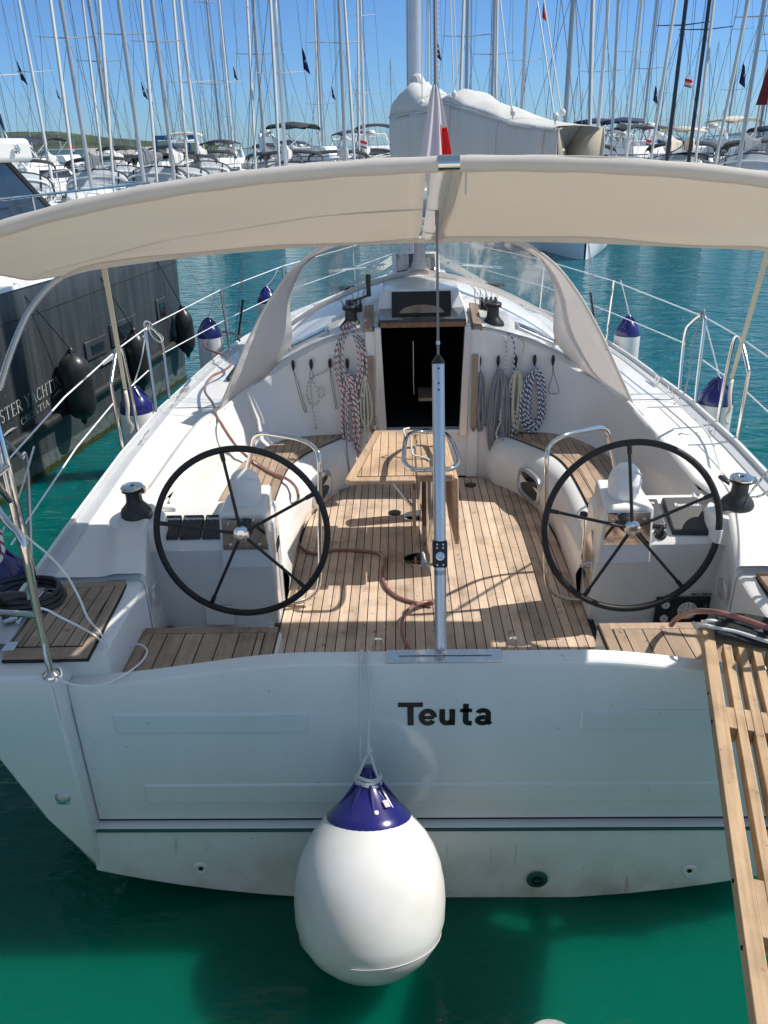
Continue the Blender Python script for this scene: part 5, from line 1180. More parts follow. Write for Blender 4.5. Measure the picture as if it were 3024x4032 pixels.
for k, (w, bz, xo) in enumerate(((.085, 1.36, 0), (.10, 1.26, -.015), (.075, 1.33, .02), (.11, 1.22, .01), (.08, 1.31, -.02))):
    for q in range(16):
        t = 2*math.pi*q/16; hh = (1-math.cos(t))/2; top = 1.80
        hp_.append((-.535+xo+w*math.sin(t)*(1 if hh > .15 else .8), 3.18-.16*ss(0, .35, hh)-.006*k, top-(top-bz)*hh))
hang('red flecked rope in big loops draped over the port cabin winch', hp_, .0062, 'rope_red')
hang('long red flecked rope tail with knot beside the companionway door', [(-.45,3.16,1.78),(-.43,3.05,1.6),(-.41,3.03,1.4),(-.375,3.02,1.2),(-.36,3.01,1.08),(-.37,3.01,1.05),(-.355,3.01,1.02),(-.375,3.0,1.05),(-.36,3.0,.99),(-.39,3.0,.93),(-.44,3.0,.91)], .006, 'rope_red')
hang('thin grey line falling from the port winch to the cockpit floor', [(-.60,3.12,1.70),(-.612,3.05,1.55),(-.60,3.03,1.3),(-.585,3.0,1.1),(-.585,2.92,1.0),(-.575,2.85,.85),(-.56,2.80,.65),(-.62,2.78,.615),(-.75,2.70,.615)], .0045, 'rope_grey')
hang('pale flecked rope looped and knotted on the second hook from left', [(-.60,3.05,1.56),(-.68,3.05,1.49),(-.78,3.05,1.44),(-.83,3.05,1.42),(-.87,3.045,1.36),(-.875,3.04,1.27),(-.84,3.04,1.20),(-.79,3.04,1.24),(-.79,3.04,1.32),(-.76,3.04,1.34),(-.745,3.03,1.30),(-.775,3.03,1.27),(-.81,3.035,1.36),(-.835,3.04,1.40),(-.845,3.035,1.3),(-.84,3.03,1.18),(-.825,3.03,1.06),(-.83,3.03,1.03),(-.815,3.03,1.02),(-.82,3.03,1.05)], .0048, 'rope_fleck')
hang('heavy flecked rope hanging from the starboard winch past the coils', [(.60,3.15,1.72),(.615,3.04,1.62),(.61,3.02,1.45),(.60,3.00,1.25),(.585,2.99,1.1),(.59,2.98,1.07),(.575,2.97,1.04),(.555,2.96,.98),(.57,2.95,.93),(.56,2.95,.90)], .0072, 'rope_fleck')
hang('blue flecked rope tail hanging down to the starboard bench', [(.62,3.14,1.72),(.66,3.06,1.68),(.675,3.03,1.6),(.672,3.03,1.45),(.66,3.01,1.3),(.69,3.0,1.15),(.71,2.98,1.08),(.68,2.97,1.02),(.675,2.95,.9),(.66,2.9,.78)], .0055, 'rope_blue')
hang('cream rope running from the starboard winch over the bulkhead edge', [(.60,3.2,1.72),(.66,3.18,1.71),(.72,3.12,1.69),(.745,3.06,1.64),(.73,3.04,1.55),(.70,3.03,1.46)], .0055, 'rope_cream')
hang('pale rope loop hanging low in front of the starboard coils', [(.60,3.02,1.42),(.64,3.0,1.2),(.66,2.98,1.0),(.64,2.95,.88),(.62,2.93,.83),(.60,2.93,.85),(.61,2.94,.98),(.60,2.96,1.06)], .0048, 'rope_grey')
hang('thin grey line reaching the floor beside the starboard bench', [(.58,2.95,.90),(.60,2.93,.8),(.63,2.88,.70),(.66,2.82,.62),(.70,2.75,.612)], .004, 'rope_grey')
tag(MB().tube(smooth_path([(-.115,1.83,1.43),(-.15,1.80,1.43),(-.14,1.78,1.40),(-.11,1.80,1.39),(-.10,1.74,1.30),(-.05,1.72,1.285),(-.01,1.69,1.283),(0,1.66,1.283)],5), .006, 8).obj('lanyard', M['ropew']), 'short white lanyard knotted to the table grab loop', 'cord')

# ---- hose
def c4(u, v, z): return pt(u*.3307, 521.2+v*.3307, z=z)
def cw_(u, v, **a): return pt((500+u*.4822)/SC, (1600+v*.4822)/SC, **a)
def c2(u, v, z=.613): return pt((1000+u*.6028)/SC, (1750+v*.6028)/SC, z=z)
H = [c4(1565,650,1.235), c4(1545,610,1.26), c4(1480,592,1.235), c4(1410,598,1.235), c4(1355,630,1.235), c4(1338,680,1.235), c4(1375,712,1.235), c4(1440,738,1.235), c4(1495,765,1.235), c4(1508,805,1.235), c4(1460,845,1.235), c4(1390,880,1.235), c4(1348,930,1.24), c4(1340,985,1.25), c4(1390,1060,1.31), c4(1410,1130,1.315), c4(1450,1200,1.30), cw_(840,255,z=1.22), cw_(900,335,z=1.10), cw_(985,415,z=.99), cw_(1050,460,z=.975), cw_(1180,540,z=.975), cw_(1300,590,z=.975), cw_(1370,650,z=.965), cw_(1398,730,z=.94), cw_(1385,840,x=-.90), cw_(1375,960,x=-.885), cw_(1385,1080,x=-.86), cw_(1420,1150,z=.63), cw_(1480,1190,z=.613), cw_(1560,1200,z=.613), c2(520,690), c2(620,690), c2(720,697), c2(810,710), c2(850,735), c2(855,775), c2(838,830), c2(845,890), c2(880,950), c2(950,1000), c2(1040,1030), c2(1120,1045), c2(1165,1040,.625), c2(1160,1025,.635), c2(1110,1030,.64), c2(1040,1055,.655), c2(985,1110,.67), c2(962,1180,.66), c2(975,1260,.64), c2(1020,1335,.625), c2(1050,1400,.62)]
o = MB().tube(smooth_path(H, 6), .0105, 10).obj('water_hose', M['hose']); tag(o, 'reddish hose snaking from the port deck over the bench onto the cockpit floor', 'hose')
H = [pt(1450,1350,z=.97), pt(1462,1336,z=1.04), pt(1485,1325,z=1.12), pt(1510,1320,z=1.19), pt(1545,1322,z=1.23), pt(1590,1333,z=1.235), pt(1630,1346,z=1.235), pt(1659,1356,z=1.235), pt(1720,1372,z=1.235)]
o = MB().tube(smooth_path(H, 6), .0125, 10).obj('water_hose', M['hose']); tag(o, 'reddish hose lying across the top of the wooden gangway', 'hose')

# ---- gangway
GZ = 1.172
g1 = pt(1527, 1434, z=GZ); g2 = pt(1633, 2212, z=GZ); gd = (g1-g2).normalized(); ga = Vector((gd.y, -gd.x, 0))
gw = thing('gangway', g1, 'slatted wooden gangway of pale pine resting on the transom at right', 'gangway')
gw.rotation_euler = (0, 0, math.atan2(-gd.x, gd.y))
y0, y1 = -2.6, (pt(1512, 1338, z=GZ)-g1).dot(gd)
MB().box((.0225, (y0+y1)/2, -.03), (.045, y1-y0, .06)).obj('side_rail', M['pine'], gw, bevel=.003)
xs = [.073+.0535*k for k in range(7)]
for k, x in enumerate(xs):
    MB().box((x+.015, (y0+y1-.14)/2-.0, -.032), (.031, y1-y0-.16, .055)).obj('slat', M['pine'], gw, bevel=.003)
MB().box((xs[-1]+.075, (y0+y1)/2, -.03), (.045, y1-y0, .06)).obj('side_rail', M['pine'], gw, bevel=.003)
for (va, vb) in ((1526, 1572), (1886, 2010)):
    ya = (pt(1575, va, z=GZ-.004)-g1).dot(gd); yb = (pt(1590, vb, z=GZ-.004)-g1).dot(gd)
    for k in range(8):
        xa = .045 if k == 0 else xs[k-1]+.031; xb = xs[k] if k < 7 else xs[-1]+.053
        MB().box(((xa+xb)/2, (ya+yb)/2, -.037), (xb-xa-.001, abs(ya-yb), .062)).obj('spacer_block', M['pine'], gw, bevel=.002)
MB().box((.24, y1-.05, -.045), (.46, .07, .03)).obj('cross_piece', M['teak_plain'], gw, bevel=.003)
for (u, v) in ((1544,1500),(1548,1560),(1594,1905),(1615,2050)):
    q = pt(u, v, z=GZ-.03); yy = (q-g1).dot(gd)
    MB().tube([(-.004, yy, -.03), (.002, yy, -.03)], .006, 10).obj('bolt_hole', M['dark'], gw)
mp_ = [pt(1543,1378,z=GZ+.004), pt(1680,1408,z=GZ+.004), pt(1720,1352,z=GZ+.03), pt(1543,1327,z=GZ+.004)]
rows = []
for i in range(15):
    f = i/14; a = mp_[0].lerp(mp_[3], f); b = mp_[1].lerp(mp_[2], f)
    rows.append([a.lerp(b, j/20)+Vector((0, 0, .012+.018*math.sin(f*3.1)+.006*math.sin(f*18+j*.3))) for j in range(21)])
o = MB().grid(rows).obj('rolled_mat', M['mat'], solid=.012, angle=80); tag(o, 'charcoal ribbed mat folded over the boat end of the gangway', 'mat')
z = GZ+.035
o = MB(); o.tube(smooth_path([pt(1498,1346,z=1.15), pt(1512,1349,z=1.17), pt(1530,1341,z=z), pt(1560,1345,z=z), pt(1600,1358,z=z), pt(1630,1364,z=z), pt(1648,1362,z=z+.01)], 5), .008, 8)
o.tube(smooth_path([pt(1513,1365,z=1.13), pt(1507,1354,z=1.16), pt(1522,1351,z=z), pt(1555,1358,z=z), pt(1595,1366,z=z), pt(1659,1386,z=z), pt(1720,1400,z=z)], 5), .008, 8)
tag(o.obj('lashing_rope', M['ropew']), 'white rope lashing the gangway end over the charcoal mat', 'rope')
bl = pt(1188, 2206, z=.95)
bo_ = MB(); bo_.lathe([(.10,-.5),(.10,-.1),(.075,-.06),(.070,-.03),(.078,-.012),(.070,0),(.001,.004)], bl+Vector((0,-.065,0)), 32)
tag(bo_.obj('bollard', mat('weathered_concrete', (.42,.42,.40), .8, var=.4, vscale=30)), 'grey round bollard top just showing at the bottom edge', 'bollard')

# ================================================================== GREY MOTOR YACHT
gy = thing('motor_yacht', (-4.0, 5, WATER), 'dark grey hulled motor yacht with white wheelhouse moored alongside on the left', 'motor yacht')
def go(mb, n, m, par=None, **k):
    o = mb.obj(n, m, par or gy, **k)
    if par is None: o.location = -Vector(gy.location)
    return o
A0 = Vector((-4.116, 4.534, 0)); A1 = Vector((-3.775, 6.594, 0)); hd = (A1-A0).normalized(); hn = Vector((hd.y, -hd.x, 0))
def hp(t, z, off=0): return A0+hd*t+hn*off+Vector((0, 0, z))
ts = [-11,-9,-6,-3,0,1.5,3,3.8,4.2,4.4,4.5,4.57,4.62]
def hoff(t): return -(max(0, t-4.25)/.35)**2.2*.16
def hpix(u, v, off):
    d = CW+(u*SC-1512)/CAM[6]*CR-(v*SC-2016)/CAM[6]*CU; nrm = hn
    t = (A0+hn*off-CO).dot(nrm)/d.dot(nrm); q = CO+d*t; return (q-A0).dot(hd), q.z
rows = []
for t in ts:
    zt = 1.78+.02*(t/4)
    of = hoff(t); e = .09*math.sqrt(max(0, 1)) 
    rows.append([hp(t, zz3, of+o3) for zz3, o3 in ((-.6,-.12),(-.2,0),(.05,.0),(.5,.03),(1.0,.055),(1.5,.075),(zt-.03,.085),(zt,.075),(zt,-.05))])
gh = go(MB().grid(rows, flip=False), 'hull', M['hullgrey'], angle=50)
# bow face turning back
rows = []
for t, of in ((4.62,hoff(4.62)),(4.70,-.5),(4.7,-1.4),(4.7,-2.2)):
    zt = 1.80
    rows.append([hp(t, zz3, of+o3) for zz3, o3 in ((-.6,-.12),(-.2,0),(.05,.0),(.5,.03),(1.0,.055),(1.5,.075),(zt-.03,.085),(zt,.075),(zt,-.05))])
go(MB().grid(rows), 'bow', M['hullgrey'], angle=50)
dk = MB(); dk.add([hp(-11,1.785,.05), hp(3.6,1.80,.05), hp(4.3,1.80,-.15), hp(4.6,1.80,-.8), hp(4.7,1.80,-2.2), hp(-11,1.785,-3.6)], [(0,1,2,3,4,5)]); go(dk, 'deck', M['deck'])
rl = MB(); rl.grid([[hp(t, 1.79, hoff(t)+.095), hp(t, 1.83, hoff(t)+.09), hp(t, 1.83, hoff(t)+.0), hp(t, 1.79, hoff(t)-.01)] for t in ts[:-1]], close=True); go(rl, 'gunwale', M['gel'])
sm = MB(); sm.tube([hp(t, 1.50+.012*t, hoff(t)+.078) for t in ts[:-1]], .005, 6); go(sm, 'hull_seam', M['caulk'])
for a, b in ((-6, 1.15), (1.6, 4.2)):
    go(MB().tube([hp(a+(b-a)*q/10, .36+.045*(a+(b-a)*q/10)*.6, hoff(a+(b-a)*q/10)+.06) for q in range(11)], .055, 16), 'rub_rail', M['rub'])
for (ta, tb, za, zb) in ((1.65, 2.15, .80, 1.02), (2.25, 2.95, .82, 1.10), (3.55, 3.85, .86, 1.16)):
    w_o = go(MB().hexa([hp(ta, za, hoff(ta)+.045), hp(tb, za, hoff(tb)+.045), hp(tb, zb, hoff(tb)+.06), hp(ta, zb, hoff(ta)+.06)], [hp(ta, za, hoff(ta)+.072), hp(tb, za, hoff(tb)+.072), hp(tb, zb, hoff(tb)+.084), hp(ta, zb, hoff(ta)+.084)]), 'hull_window', M['hullgrey'], bevel=.012)
    m_ = (ta+tb)/2; e = (tb-ta)*.28
    go(MB().hexa([hp(m_-e, za+.05, hoff(m_)+.060), hp(m_+e, za+.05, hoff(m_)+.060), hp(m_+e, zb-.06, hoff(m_)+.07), hp(m_-e, zb-.06, hoff(m_)+.07)], [hp(m_-e, za+.05, hoff(m_)+.078), hp(m_+e, za+.05, hoff(m_)+.078), hp(m_+e, zb-.06, hoff(m_)+.092), hp(m_-e, zb-.06, hoff(m_)+.092)]), 'pane', M['glass'], gh)
go(MB().hexa([hp(1.95, .68, .06), hp(3.1, .74, .06), hp(3.1, .79, .065), hp(1.95, .73, .065)], [hp(1.95, .68, .078), hp(3.1, .74, .078), hp(3.1, .79, .083), hp(1.95, .73, .083)]), 'reflector_strip', M['alu_grey'])
# serif letters drawn as strokes
def serif(s, h):
    W = {'S':.55,'T':.72,'E':.62,'R':.70,'Y':.74,'A':.76,'C':.66,'H':.80,'I':.34,'N':.80,'G':.72,'O':.76,' ':.30}
    out = []; x = 0
    def arc(cx, cy, rx, ry, a0, a1, n=10): return [(cx+rx*math.cos(R_(a0+(a1-a0)*k/n)), cy+ry*math.sin(R_(a0+(a1-a0)*k/n))) for k in range(n+1)]
    K = .10; T = .045
    for ch in s:
        w = W[ch]-.12; st = []
        sf = lambda xx, yy, l=.10: st.append(([(xx-l, yy), (xx+l, yy)], T))
        if ch == 'T': st += [([(w/2,0),(w/2,1)],K), ([(0,1),(w,1)],T), ([(0,1),(0,.85)],T), ([(w,1),(w,.85)],T)]; sf(w/2,0)
        if ch == 'I': st += [([(w/2,0),(w/2,1)],K)]; sf(w/2,0); sf(w/2,1)
        if ch == 'E': st += [([(.1,0),(.1,1)],K), ([(0,1),(w,1),(w,.85)],T), ([(.1,.52),(w*.8,.52)],T), ([(0,0),(w,0),(w,.16)],T)]
        if ch == 'H': st += [([(.1,0),(.1,1)],K), ([(w-.1,0),(w-.1,1)],K), ([(.1,.5),(w-.1,.5)],T)]; [sf(a,b) for a in (.1,w-.1) for b in (0,1)]
        if ch == 'N': st += [([(.1,0),(.1,1)],T), ([(.1,1),(w-.08,0)],K), ([(w-.08,0),(w-.08,1)],T)]; sf(.1,0); sf(.06,1); sf(w-.08,1)
        if ch == 'A': st += [([(.06,0),(w/2,1)],T), ([(w/2,1),(w-.06,0)],K), ([(.2,.35),(w-.2,.35)],T)]; sf(.06,0); sf(w-.06,0)
        if ch == 'Y': st += [([(.04,1),(w/2,.48)],K), ([(w-.04,1),(w/2,.48)],T), ([(w/2,.48),(w/2,0)],K)]; sf(.04,1); sf(w-.04,1); sf(w/2,0)
        if ch == 'R': st += [([(.1,0),(.1,1)],K), ([(.0,1),(.1,1)]+arc(w*.5,.76,.2,.24,90,-90)+[(.1,.52)],T*1.4), ([(w*.5,.52),(w,0)],K)]; sf(.1,0); sf(w,0,.06)
        if ch == 'C': st += [(arc(w*.55,.5,w*.5,.5,40,320,16),T*1.5), ([(w*.93,.82),(w*.93,1)],T), ([(w*.93,.2),(w*.93,.05)],T)]
        if ch == 'O': st += [(arc(w*.5,.5,w*.5,.5,0,360,20),T*1.6)]
        if ch == 'G': st += [(arc(w*.5,.5,w*.48,.5,45,340,16),T*1.5), ([(w*.88,0.08),(w*.88,.45)],K)]; sf(w*.86,.45)
        if ch == 'S': st += [(arc(w*.5,.75,w*.36,.25,30,270,10)+arc(w*.5,.25,w*.40,.25,90,-150,10),K*.8)]
        for p_, t_ in st: out.append(([((x+a)*h, b*h) for a, b in p_], t_*h))
        x += W[ch]+.04
    return out, x*h
def strokes(name, s, h, t0, t1, z0, z1):
    st, w = serif(s, h); g = MB(); k = (t1-t0)/w
    dirx = Vector((k, (z1-z0)/w))
    for pts_, th in st:
        th = max(th, .004)
        for (a, b), (c, d) in zip(pts_, pts_[1:]):
            dx, dy = c-a, d-b; l = math.hypot(dx, dy) or 1e-6; nx, ny = -dy/l*th/2, dx/l*th/2
            ex, ey = dx/l*th*.25, dy/l*th*.25
            q = [(a-ex+nx, b-ey+ny), (a-ex-nx, b-ey-ny), (c+ex-nx, d+ey-ny), (c+ex+nx, d+ey+ny)]
            g.add([hp(t0+X*k, z0+(z1-z0)*X/w+Y, hoff(t0)+.03+.055*(z0+Y)+.004) for X, Y in q], [(0,1,2,3)])
    return go(g, name, M['letterw'], smooth=False)
strokes('lettering', 'STER YACHTING', .125, -.03, 1.18, .62, .69)
strokes('lettering', 'CROATIA', .066, .27, .80, .50, .56)
for (ta, tb, za) in ((-.12, .20, .47), (.86, 1.12, .60)):
    g = MB(); n_ = 12; rows = []
    for k in range(n_+1):
        f = k/n_; tt_ = ta+(tb-ta)*f; zc_ = za+.035*math.sin(f*2.6)+.02*f; th = .012*math.sin(math.pi*f)+.001
        rows.append([hp(tt_, zc_-th, .062), hp(tt_, zc_+th, .064)])
    go(g.grid(rows), 'swoosh', M['letterw'], smooth=False)
# wheelhouse
def qp(t, off, z): return hp(t, z, off)
wb = [qp(3.9,-1.05,1.82), qp(-8,-1.05,1.82), qp(-8,-3.2,1.82), qp(3.9,-3.2,1.82)]
wt = [qp(2.75,-1.20,2.92), qp(-8,-1.20,2.92), qp(-8,-3.1,2.92), qp(2.75,-3.1,2.92)]
wm = [a.lerp(b, .28) for a, b in zip(wb, wt)]
go(MB().hexa(wb[::-1], wm[::-1]), 'house_base', M['gel'], bevel=.03)
gw_ = go(MB().hexa([w_2+Vector((0,0,.0)) for w_2 in wm][::-1], wt[::-1]), 'house_glass', M['glass'], smooth=False)
for f in (0, .33, .66, 1):
    a = wm[0].lerp(wm[3], f); b = wt[0].lerp(wt[3], f); go(MB().tube([a+hd*.02, b+hd*.02], .035, 6), 'mullion', M['black'], None)
for t in (1.2, -.6, -2.5): go(MB().tube([qp(t+1.1,-1.08,2.1), qp(t+.6,-1.18,2.92)], .04, 6), 'mullion', M['black'])
go(MB().hexa([qp(3.15,-1.05,2.90), qp(-8.5,-1.05,2.90), qp(-8.5,-3.3,2.90), qp(3.15,-3.3,2.90)][::-1], [qp(3.05,-1.0,3.16), qp(-8.5,-1.0,3.16), qp(-8.5,-3.3,3.16), qp(3.05,-3.3,3.16)][::-1]), 'flybridge_roof', M['gel'], bevel=.06, seg=4)
go(MB().lathe([(.05,0),(.05,.02),(.03,.035)], qp(2.7,-.985,3.04), 16, axis=hn), 'deck_light', M['chrome'])
for t in (2.5, -.5): go(MB().tube([qp(t,-1.3,3.15), qp(t,-1.3,3.34)], .012, 6), 'rail_post', M['chrome'])
go(MB().tube([qp(2.9,-1.3,3.27), qp(2.5,-1.3,3.34), qp(-8,-1.3,3.36)], .012, 8), 'roof_rail', M['chrome'])
go(MB().lathe([(.001,-.09),(.07,-.07),(.10,0),(.07,.06),(.001,.09)], qp(2.55,-1.5,3.32), 16), 'search_light', M['chrome'])
for t in (1.4, 4.1): go(MB().tube([qp(t,-.05,1.8), qp(t,-.05,2.6)], .013, 8), 'rail_post', M['chrome'])
go(MB().tube([qp(-6,-.05,2.58), qp(4.1,-.05,2.60), qp(4.5,-.6,2.60)], .013, 8), 'hand_rail', M['chrome'])
for (u_, v_, L_, r, nm) in ((168,835,.60,.165,'nearest of the three black fenders'),(299,778,.56,.135,'middle one of the three black fenders'),(400,716,.50,.125,'farthest of the three black fenders, seen against open water')):
    t, z = hpix(u_, v_, r+.07); q = hp(t, z, r+.07)
    cyl_fender(q, 'black fender on the grey yacht, '+nm, black=True, L_=L_, r=r, group='black fenders on the grey yacht')
    e = hp(t-.45, 1.84, hoff(min(t-.45,4.3))+.05)
    tag(MB().tube([q+Vector((0,0,L_/2+.11)), e], .0055, 6).obj('fender_rope', M['black']), 'thin black rope holding the '+nm.replace(' one',''), 'rope')
tag(MB().tube([pt(380,548,y=9.6), pt(438,622,y=8.8), pt(476,668,y=8.0)], .007, 6).obj('bow_line', M['rope_grey']), 'taut dark mooring line slanting over the water beyond the farthest black fender', 'rope')

# ================================================================== MARINA BEHIND
BM = dict(hull=mat('far_hull_white', (.84,.85,.85), .3), deck=mat('far_deck', (.84,.83,.80), .5), mast=mat('far_mast', (.42,.43,.45), .4, metal=.3), win=M['glass'],
          canvas=mat('far_dark_canvas', (.022,.024,.028), .8), sail=mat('far_furled_sail', (.58,.57,.54), .7), wire=mat('far_rigging', (.10,.11,.12), .6), chrome=M['chrome'], navyc=mat('far_navy_canvas', (.02,.03,.08), .8), greyc=mat('far_grey_canvas', (.16,.17,.18), .8), beige=mat('far_beige_canvas', (.60,.53,.42), .8), teak=M['teak_plain'], hullnavy=mat('far_hull_navy', (.02,.03,.07), .25), windowc=mat('far_hood_window', (.48,.52,.55), .12), mastdark=mat('far_mast_dark', (.025,.025,.035), .4), mastwhite=mat('far_mast_white', (.70,.70,.70), .4))
def sloop(can='canvas', mastm='mast', bag='greyc', furl=True, hullm='hull', H=17.0, simple=False, furlm='sail', nspread=2):
    """origin: mast foot on the water line, bow +y"""
    r = empty('moored_sloop')
    tab = [(-6.6,1.65),(-6,1.75),(-4,1.95),(-1,2.0),(1.5,1.7),(3.5,1.1),(5,.45),(5.7,.03)]
    sheer = lambda y: 1.25+.03*max(0, y)+.01*abs(y)*.2
    g = MB(); ys = [-6.6,-6,-4,-2,0,1.5,3,4,5,5.5,5.7]
    rows = []
    for y in ys:
        w = interp(tab, y); zs = sheer(y); rows.append([(-w, y, zs), (-w*.98, y, .6), (-w*.85, y, .02), (-w*.5, y, -.25), (w*.5, y, -.25), (w*.85, y, .02), (w*.98, y, .6), (w, y, zs)])
    g.grid(rows, flip=True); g.add(rows[0], [tuple(range(8))]); h = g.obj('hull', BM[hullm], r, angle=40)
    g = MB(); g.grid([[(-interp(tab, y)*.98, y, sheer(y)+.0), (0, y, sheer(y)+.06), (interp(tab, y)*.98, y, sheer(y)+.0)] for y in ys]); g.obj('deck', BM['deck'], r)
    g = MB(); g.tube([(s_*interp(tab, y)*.9, y, .35) for s_ in (1,) for y in ys[:8]], .02, 4); g.obj('boot_stripe', BM['navyc'], h)
    rows = []
    for y, w, z in ((-3.2,1.25,.42),(-3.0,1.2,.50),(-.5,1.1,.50),(1.6,.8,.38),(2.8,.45,.12),(3.2,.3,.02)):
        zs = sheer(y); rows.append([(-w-.12, y, zs), (-w, y, zs+z*.8), (-w*.6, y, zs+z), (w*.6, y, zs+z), (w, y, zs+z*.8), (w+.12, y, zs)])
    g = MB(); g.grid(rows); g.add(rows[0], [tuple(range(6))]); cb_ = g.obj('cabin', BM['hull'], r, angle=40)
    for s in (-1, 1):
        g = MB(); g.hexa([(s*1.30,-2.6,1.42),(s*1.10,.9,1.42),(s*1.07,.9,1.58),(s*1.24,-2.6,1.62)], [(s*1.34,-2.6,1.42),(s*1.14,.9,1.42),(s*1.11,.9,1.58),(s*1.28,-2.6,1.62)]); g.obj('cabin_window', BM['win'], cb_)
    MB().tube([(0,0,1.3),(0,-.1,H*.5),(0,-.25,H)], [.085,.08,.06], 10).obj('mast', BM[mastm], r)
    for k in range(nspread):
        z = H*((.42,.70) if nspread == 2 else (.34,.56,.78))[k]
        for s in (-1, 1): MB().tube([(0,-.1,z),(s*(1.05-.2*k),-.35,z+.08)], [.028,.018], 6).obj('spreader', BM[mastm], r)
    # boom and sail bag
    MB().tube([(0,-.1,2.55),(0,-4.6,2.75)], .09, 8).obj('boom', BM[mastm], r)
    rows = []
    for y, h_, w in ((-.05,.55,.12),(-.6,.62,.20),(-1.8,.42,.19),(-3.2,.28,.16),(-4.5,.18,.12)):
        z0 = 2.60+.045*-y; rows.append([(-w, y, z0), (-w*.9, y, z0+h_*.6), (0, y, z0+h_), (w*.9, y, z0+h_*.6), (w, y, z0)])
    g = MB(); g.grid(rows, close=True); g.add(rows[-1], [tuple(range(5))]); g.add(rows[0], [tuple(range(5))]); g.obj('sail_cover', BM[bag], r)
    # rigging
    for s in (-1, 1):
        w = MB(); w.tube([(s*1.75,-.2,1.25),(s*.98,-.33,H*.42+.1 if nspread == 2 else H*.34+.1),(s*.8,-.35,H*.70 if nspread == 2 else H*.56),(0,-.22,H*.97)], .009, 4); w.obj('shroud', BM['wire'], r)
        w = MB(); w.tube([(s*1.7,-.45,1.25),(0,-.1,H*.42)], .008, 4); w.obj('lower_shroud', BM['wire'], r)
    if furl:
        MB().tube([(0,5.5,1.5),(0,4.2,1.5+(H-1.5)*.22),(0,1.2,1.5+(H-1.5)*.76),(0,-.1,H*.97)], [.04,.062,.045,.012], 8).obj('furled_headsail', BM[furlm], r)
    else: MB().tube([(0,5.5,1.5),(0,-.1,H*.97)], .013, 4).obj('forestay', BM['wire'], r)
    MB().tube([(0,-6.5,1.3),(0,-.3,H)], .011, 4).obj('backstay', BM['wire'], r)
    MB().tube([(0,-4.5,2.9),(0,-.3,H*.98)], .008, 4).obj('topping_lift', BM['wire'], r)
    # masthead gear
    MB().tube([(0,-.25,H),(0,-.25,H+.5)], .012, 4).obj('aerial', BM['wire'], r)
    if simple: return r
    # sprayhood
    rows = []
    for y, w, z in ((-2.2,1.25,1.55),(-2.55,1.32,2.15),(-2.8,1.35,2.42),(-3.3,1.38,2.46),(-3.6,1.40,2.40)):
        rows.append([(w*math.cos(a)*(1), y, 1.45+(z-1.45)*(math.sin(a)**.45 if math.sin(a) > 0 else 0)) for a in [math.pi*k/12 for k in range(13)]])
    hood_ = MB().grid(rows[2:]).obj('sprayhood', BM[can], r, solid=.02, angle=70)
    MB().grid(rows[:3]).obj('hood_window', BM['windowc'], hood_, angle=70)
    for i_ in (3, 9):
        MB().tube([Vector(rows[q][i_])+Vector((0, .015, .015)) for q in range(3)], .035, 5).obj('hood_seam', BM[can], hood_)
    MB().tube([Vector(p)+Vector((0,.02,.03)) for p in rows[1]], .05, 6).obj('hood_edge', BM['hull' if can != 'greyc' else can], hood_)
    # bimini on frame
    rows = []
    for y, z in ((-4.5,2.85),(-5.2,2.95),(-6.0,2.93),(-6.5,2.80)):
        rows.append([(1.55*math.cos(a), y, z-.38+.38*math.sin(a)**.6) for a in [math.pi*k/10 for k in range(11)]])
    bm_ = MB().grid(rows).obj('bimini', BM[can], r, solid=.02, angle=70)
    for s in (-1, 1):
        for y in (-4.5,-6.4): MB().tube([(s*1.55,y,2.45),(s*1.62,-5.5,1.3)], .016, 5).obj('bimini_frame', BM['chrome'], r)
        MB().tube([(s*.8+.32*math.cos(a), -5.2, 1.75+.42*math.sin(a)) for a in [2*math.pi*k/20 for k in range(20)]], .018, 5, closed=True).obj('wheel', BM['chrome'], r)
        MB().tube([(s*1.55,-6.5,1.3),(s*1.6,-6.5,1.9),(s*1.8,-5,1.92),(s*1.9,-2,1.92),(s*1.6,1.8,1.95),(s*.9,4.0,2.0),(s*.25,5.6,2.05)], .012, 4).obj('guard_rail', BM['chrome'], r)
        for y in (-3,0,3): MB().tube([(s*interp(tab,y)*.95,y,1.28),(s*interp(tab,y)*.97,y,1.93)], .012, 4).obj('stanchion', BM['chrome'], r)
        for y in (-3.5,-.5,2):
            f_ = MB().lathe([(.02,-.4),(.10,-.3),(.12,0),(.10,.28),(.02,.4)], (s*(interp(tab,y)+.13), y, .65), 10).obj('side_fender', BM['navyc' if y < 0 else 'hull'], r)
    MB().tube([(-.35,5.2,1.45),(-.25,5.75,2.05),(0,6.0,2.1),(.25,5.75,2.05),(.35,5.2,1.45)], .016, 6).obj('pulpit', BM['chrome'], r)
    MB().box((0,5.75,1.42), (.16,.5,.12)).obj('anchor', BM['chrome'], r, bevel=.02)
    return r
protos = {
 'a': sloop('canvas','mast','greyc'), 'b': sloop('canvas','mast','sail'), 'c': sloop('canvas','mastwhite','sail',nspread=3), 'd': sloop('navyc','mast','navyc',furl=True,furlm='beige'),
 'e': sloop('canvas','mastdark','beige'), 's': sloop('canvas','mast','greyc',simple=True,furl=False), 't': sloop('canvas','mastwhite','sail',simple=True,furl=False), 'u': sloop('canvas','mast','navyc',simple=True,nspread=3)}
DESC = {'a':'black canopy','b':'white sail cover','c':'white mast and black canopy','d':'navy canopy','e':'dark mast and beige sail cover','s':'grey sail cover','t':'slim white mast','u':'navy sail cover'}
used = set()
def copy_tree(o, parent=None):
    c = o.copy(); COL.objects.link(c)
    if parent is not None: c.parent = parent
    for ch in kids[o.name]: copy_tree(ch, c)
    return c
kids = {}
for o in bpy.data.objects: kids.setdefault(o.name, [])
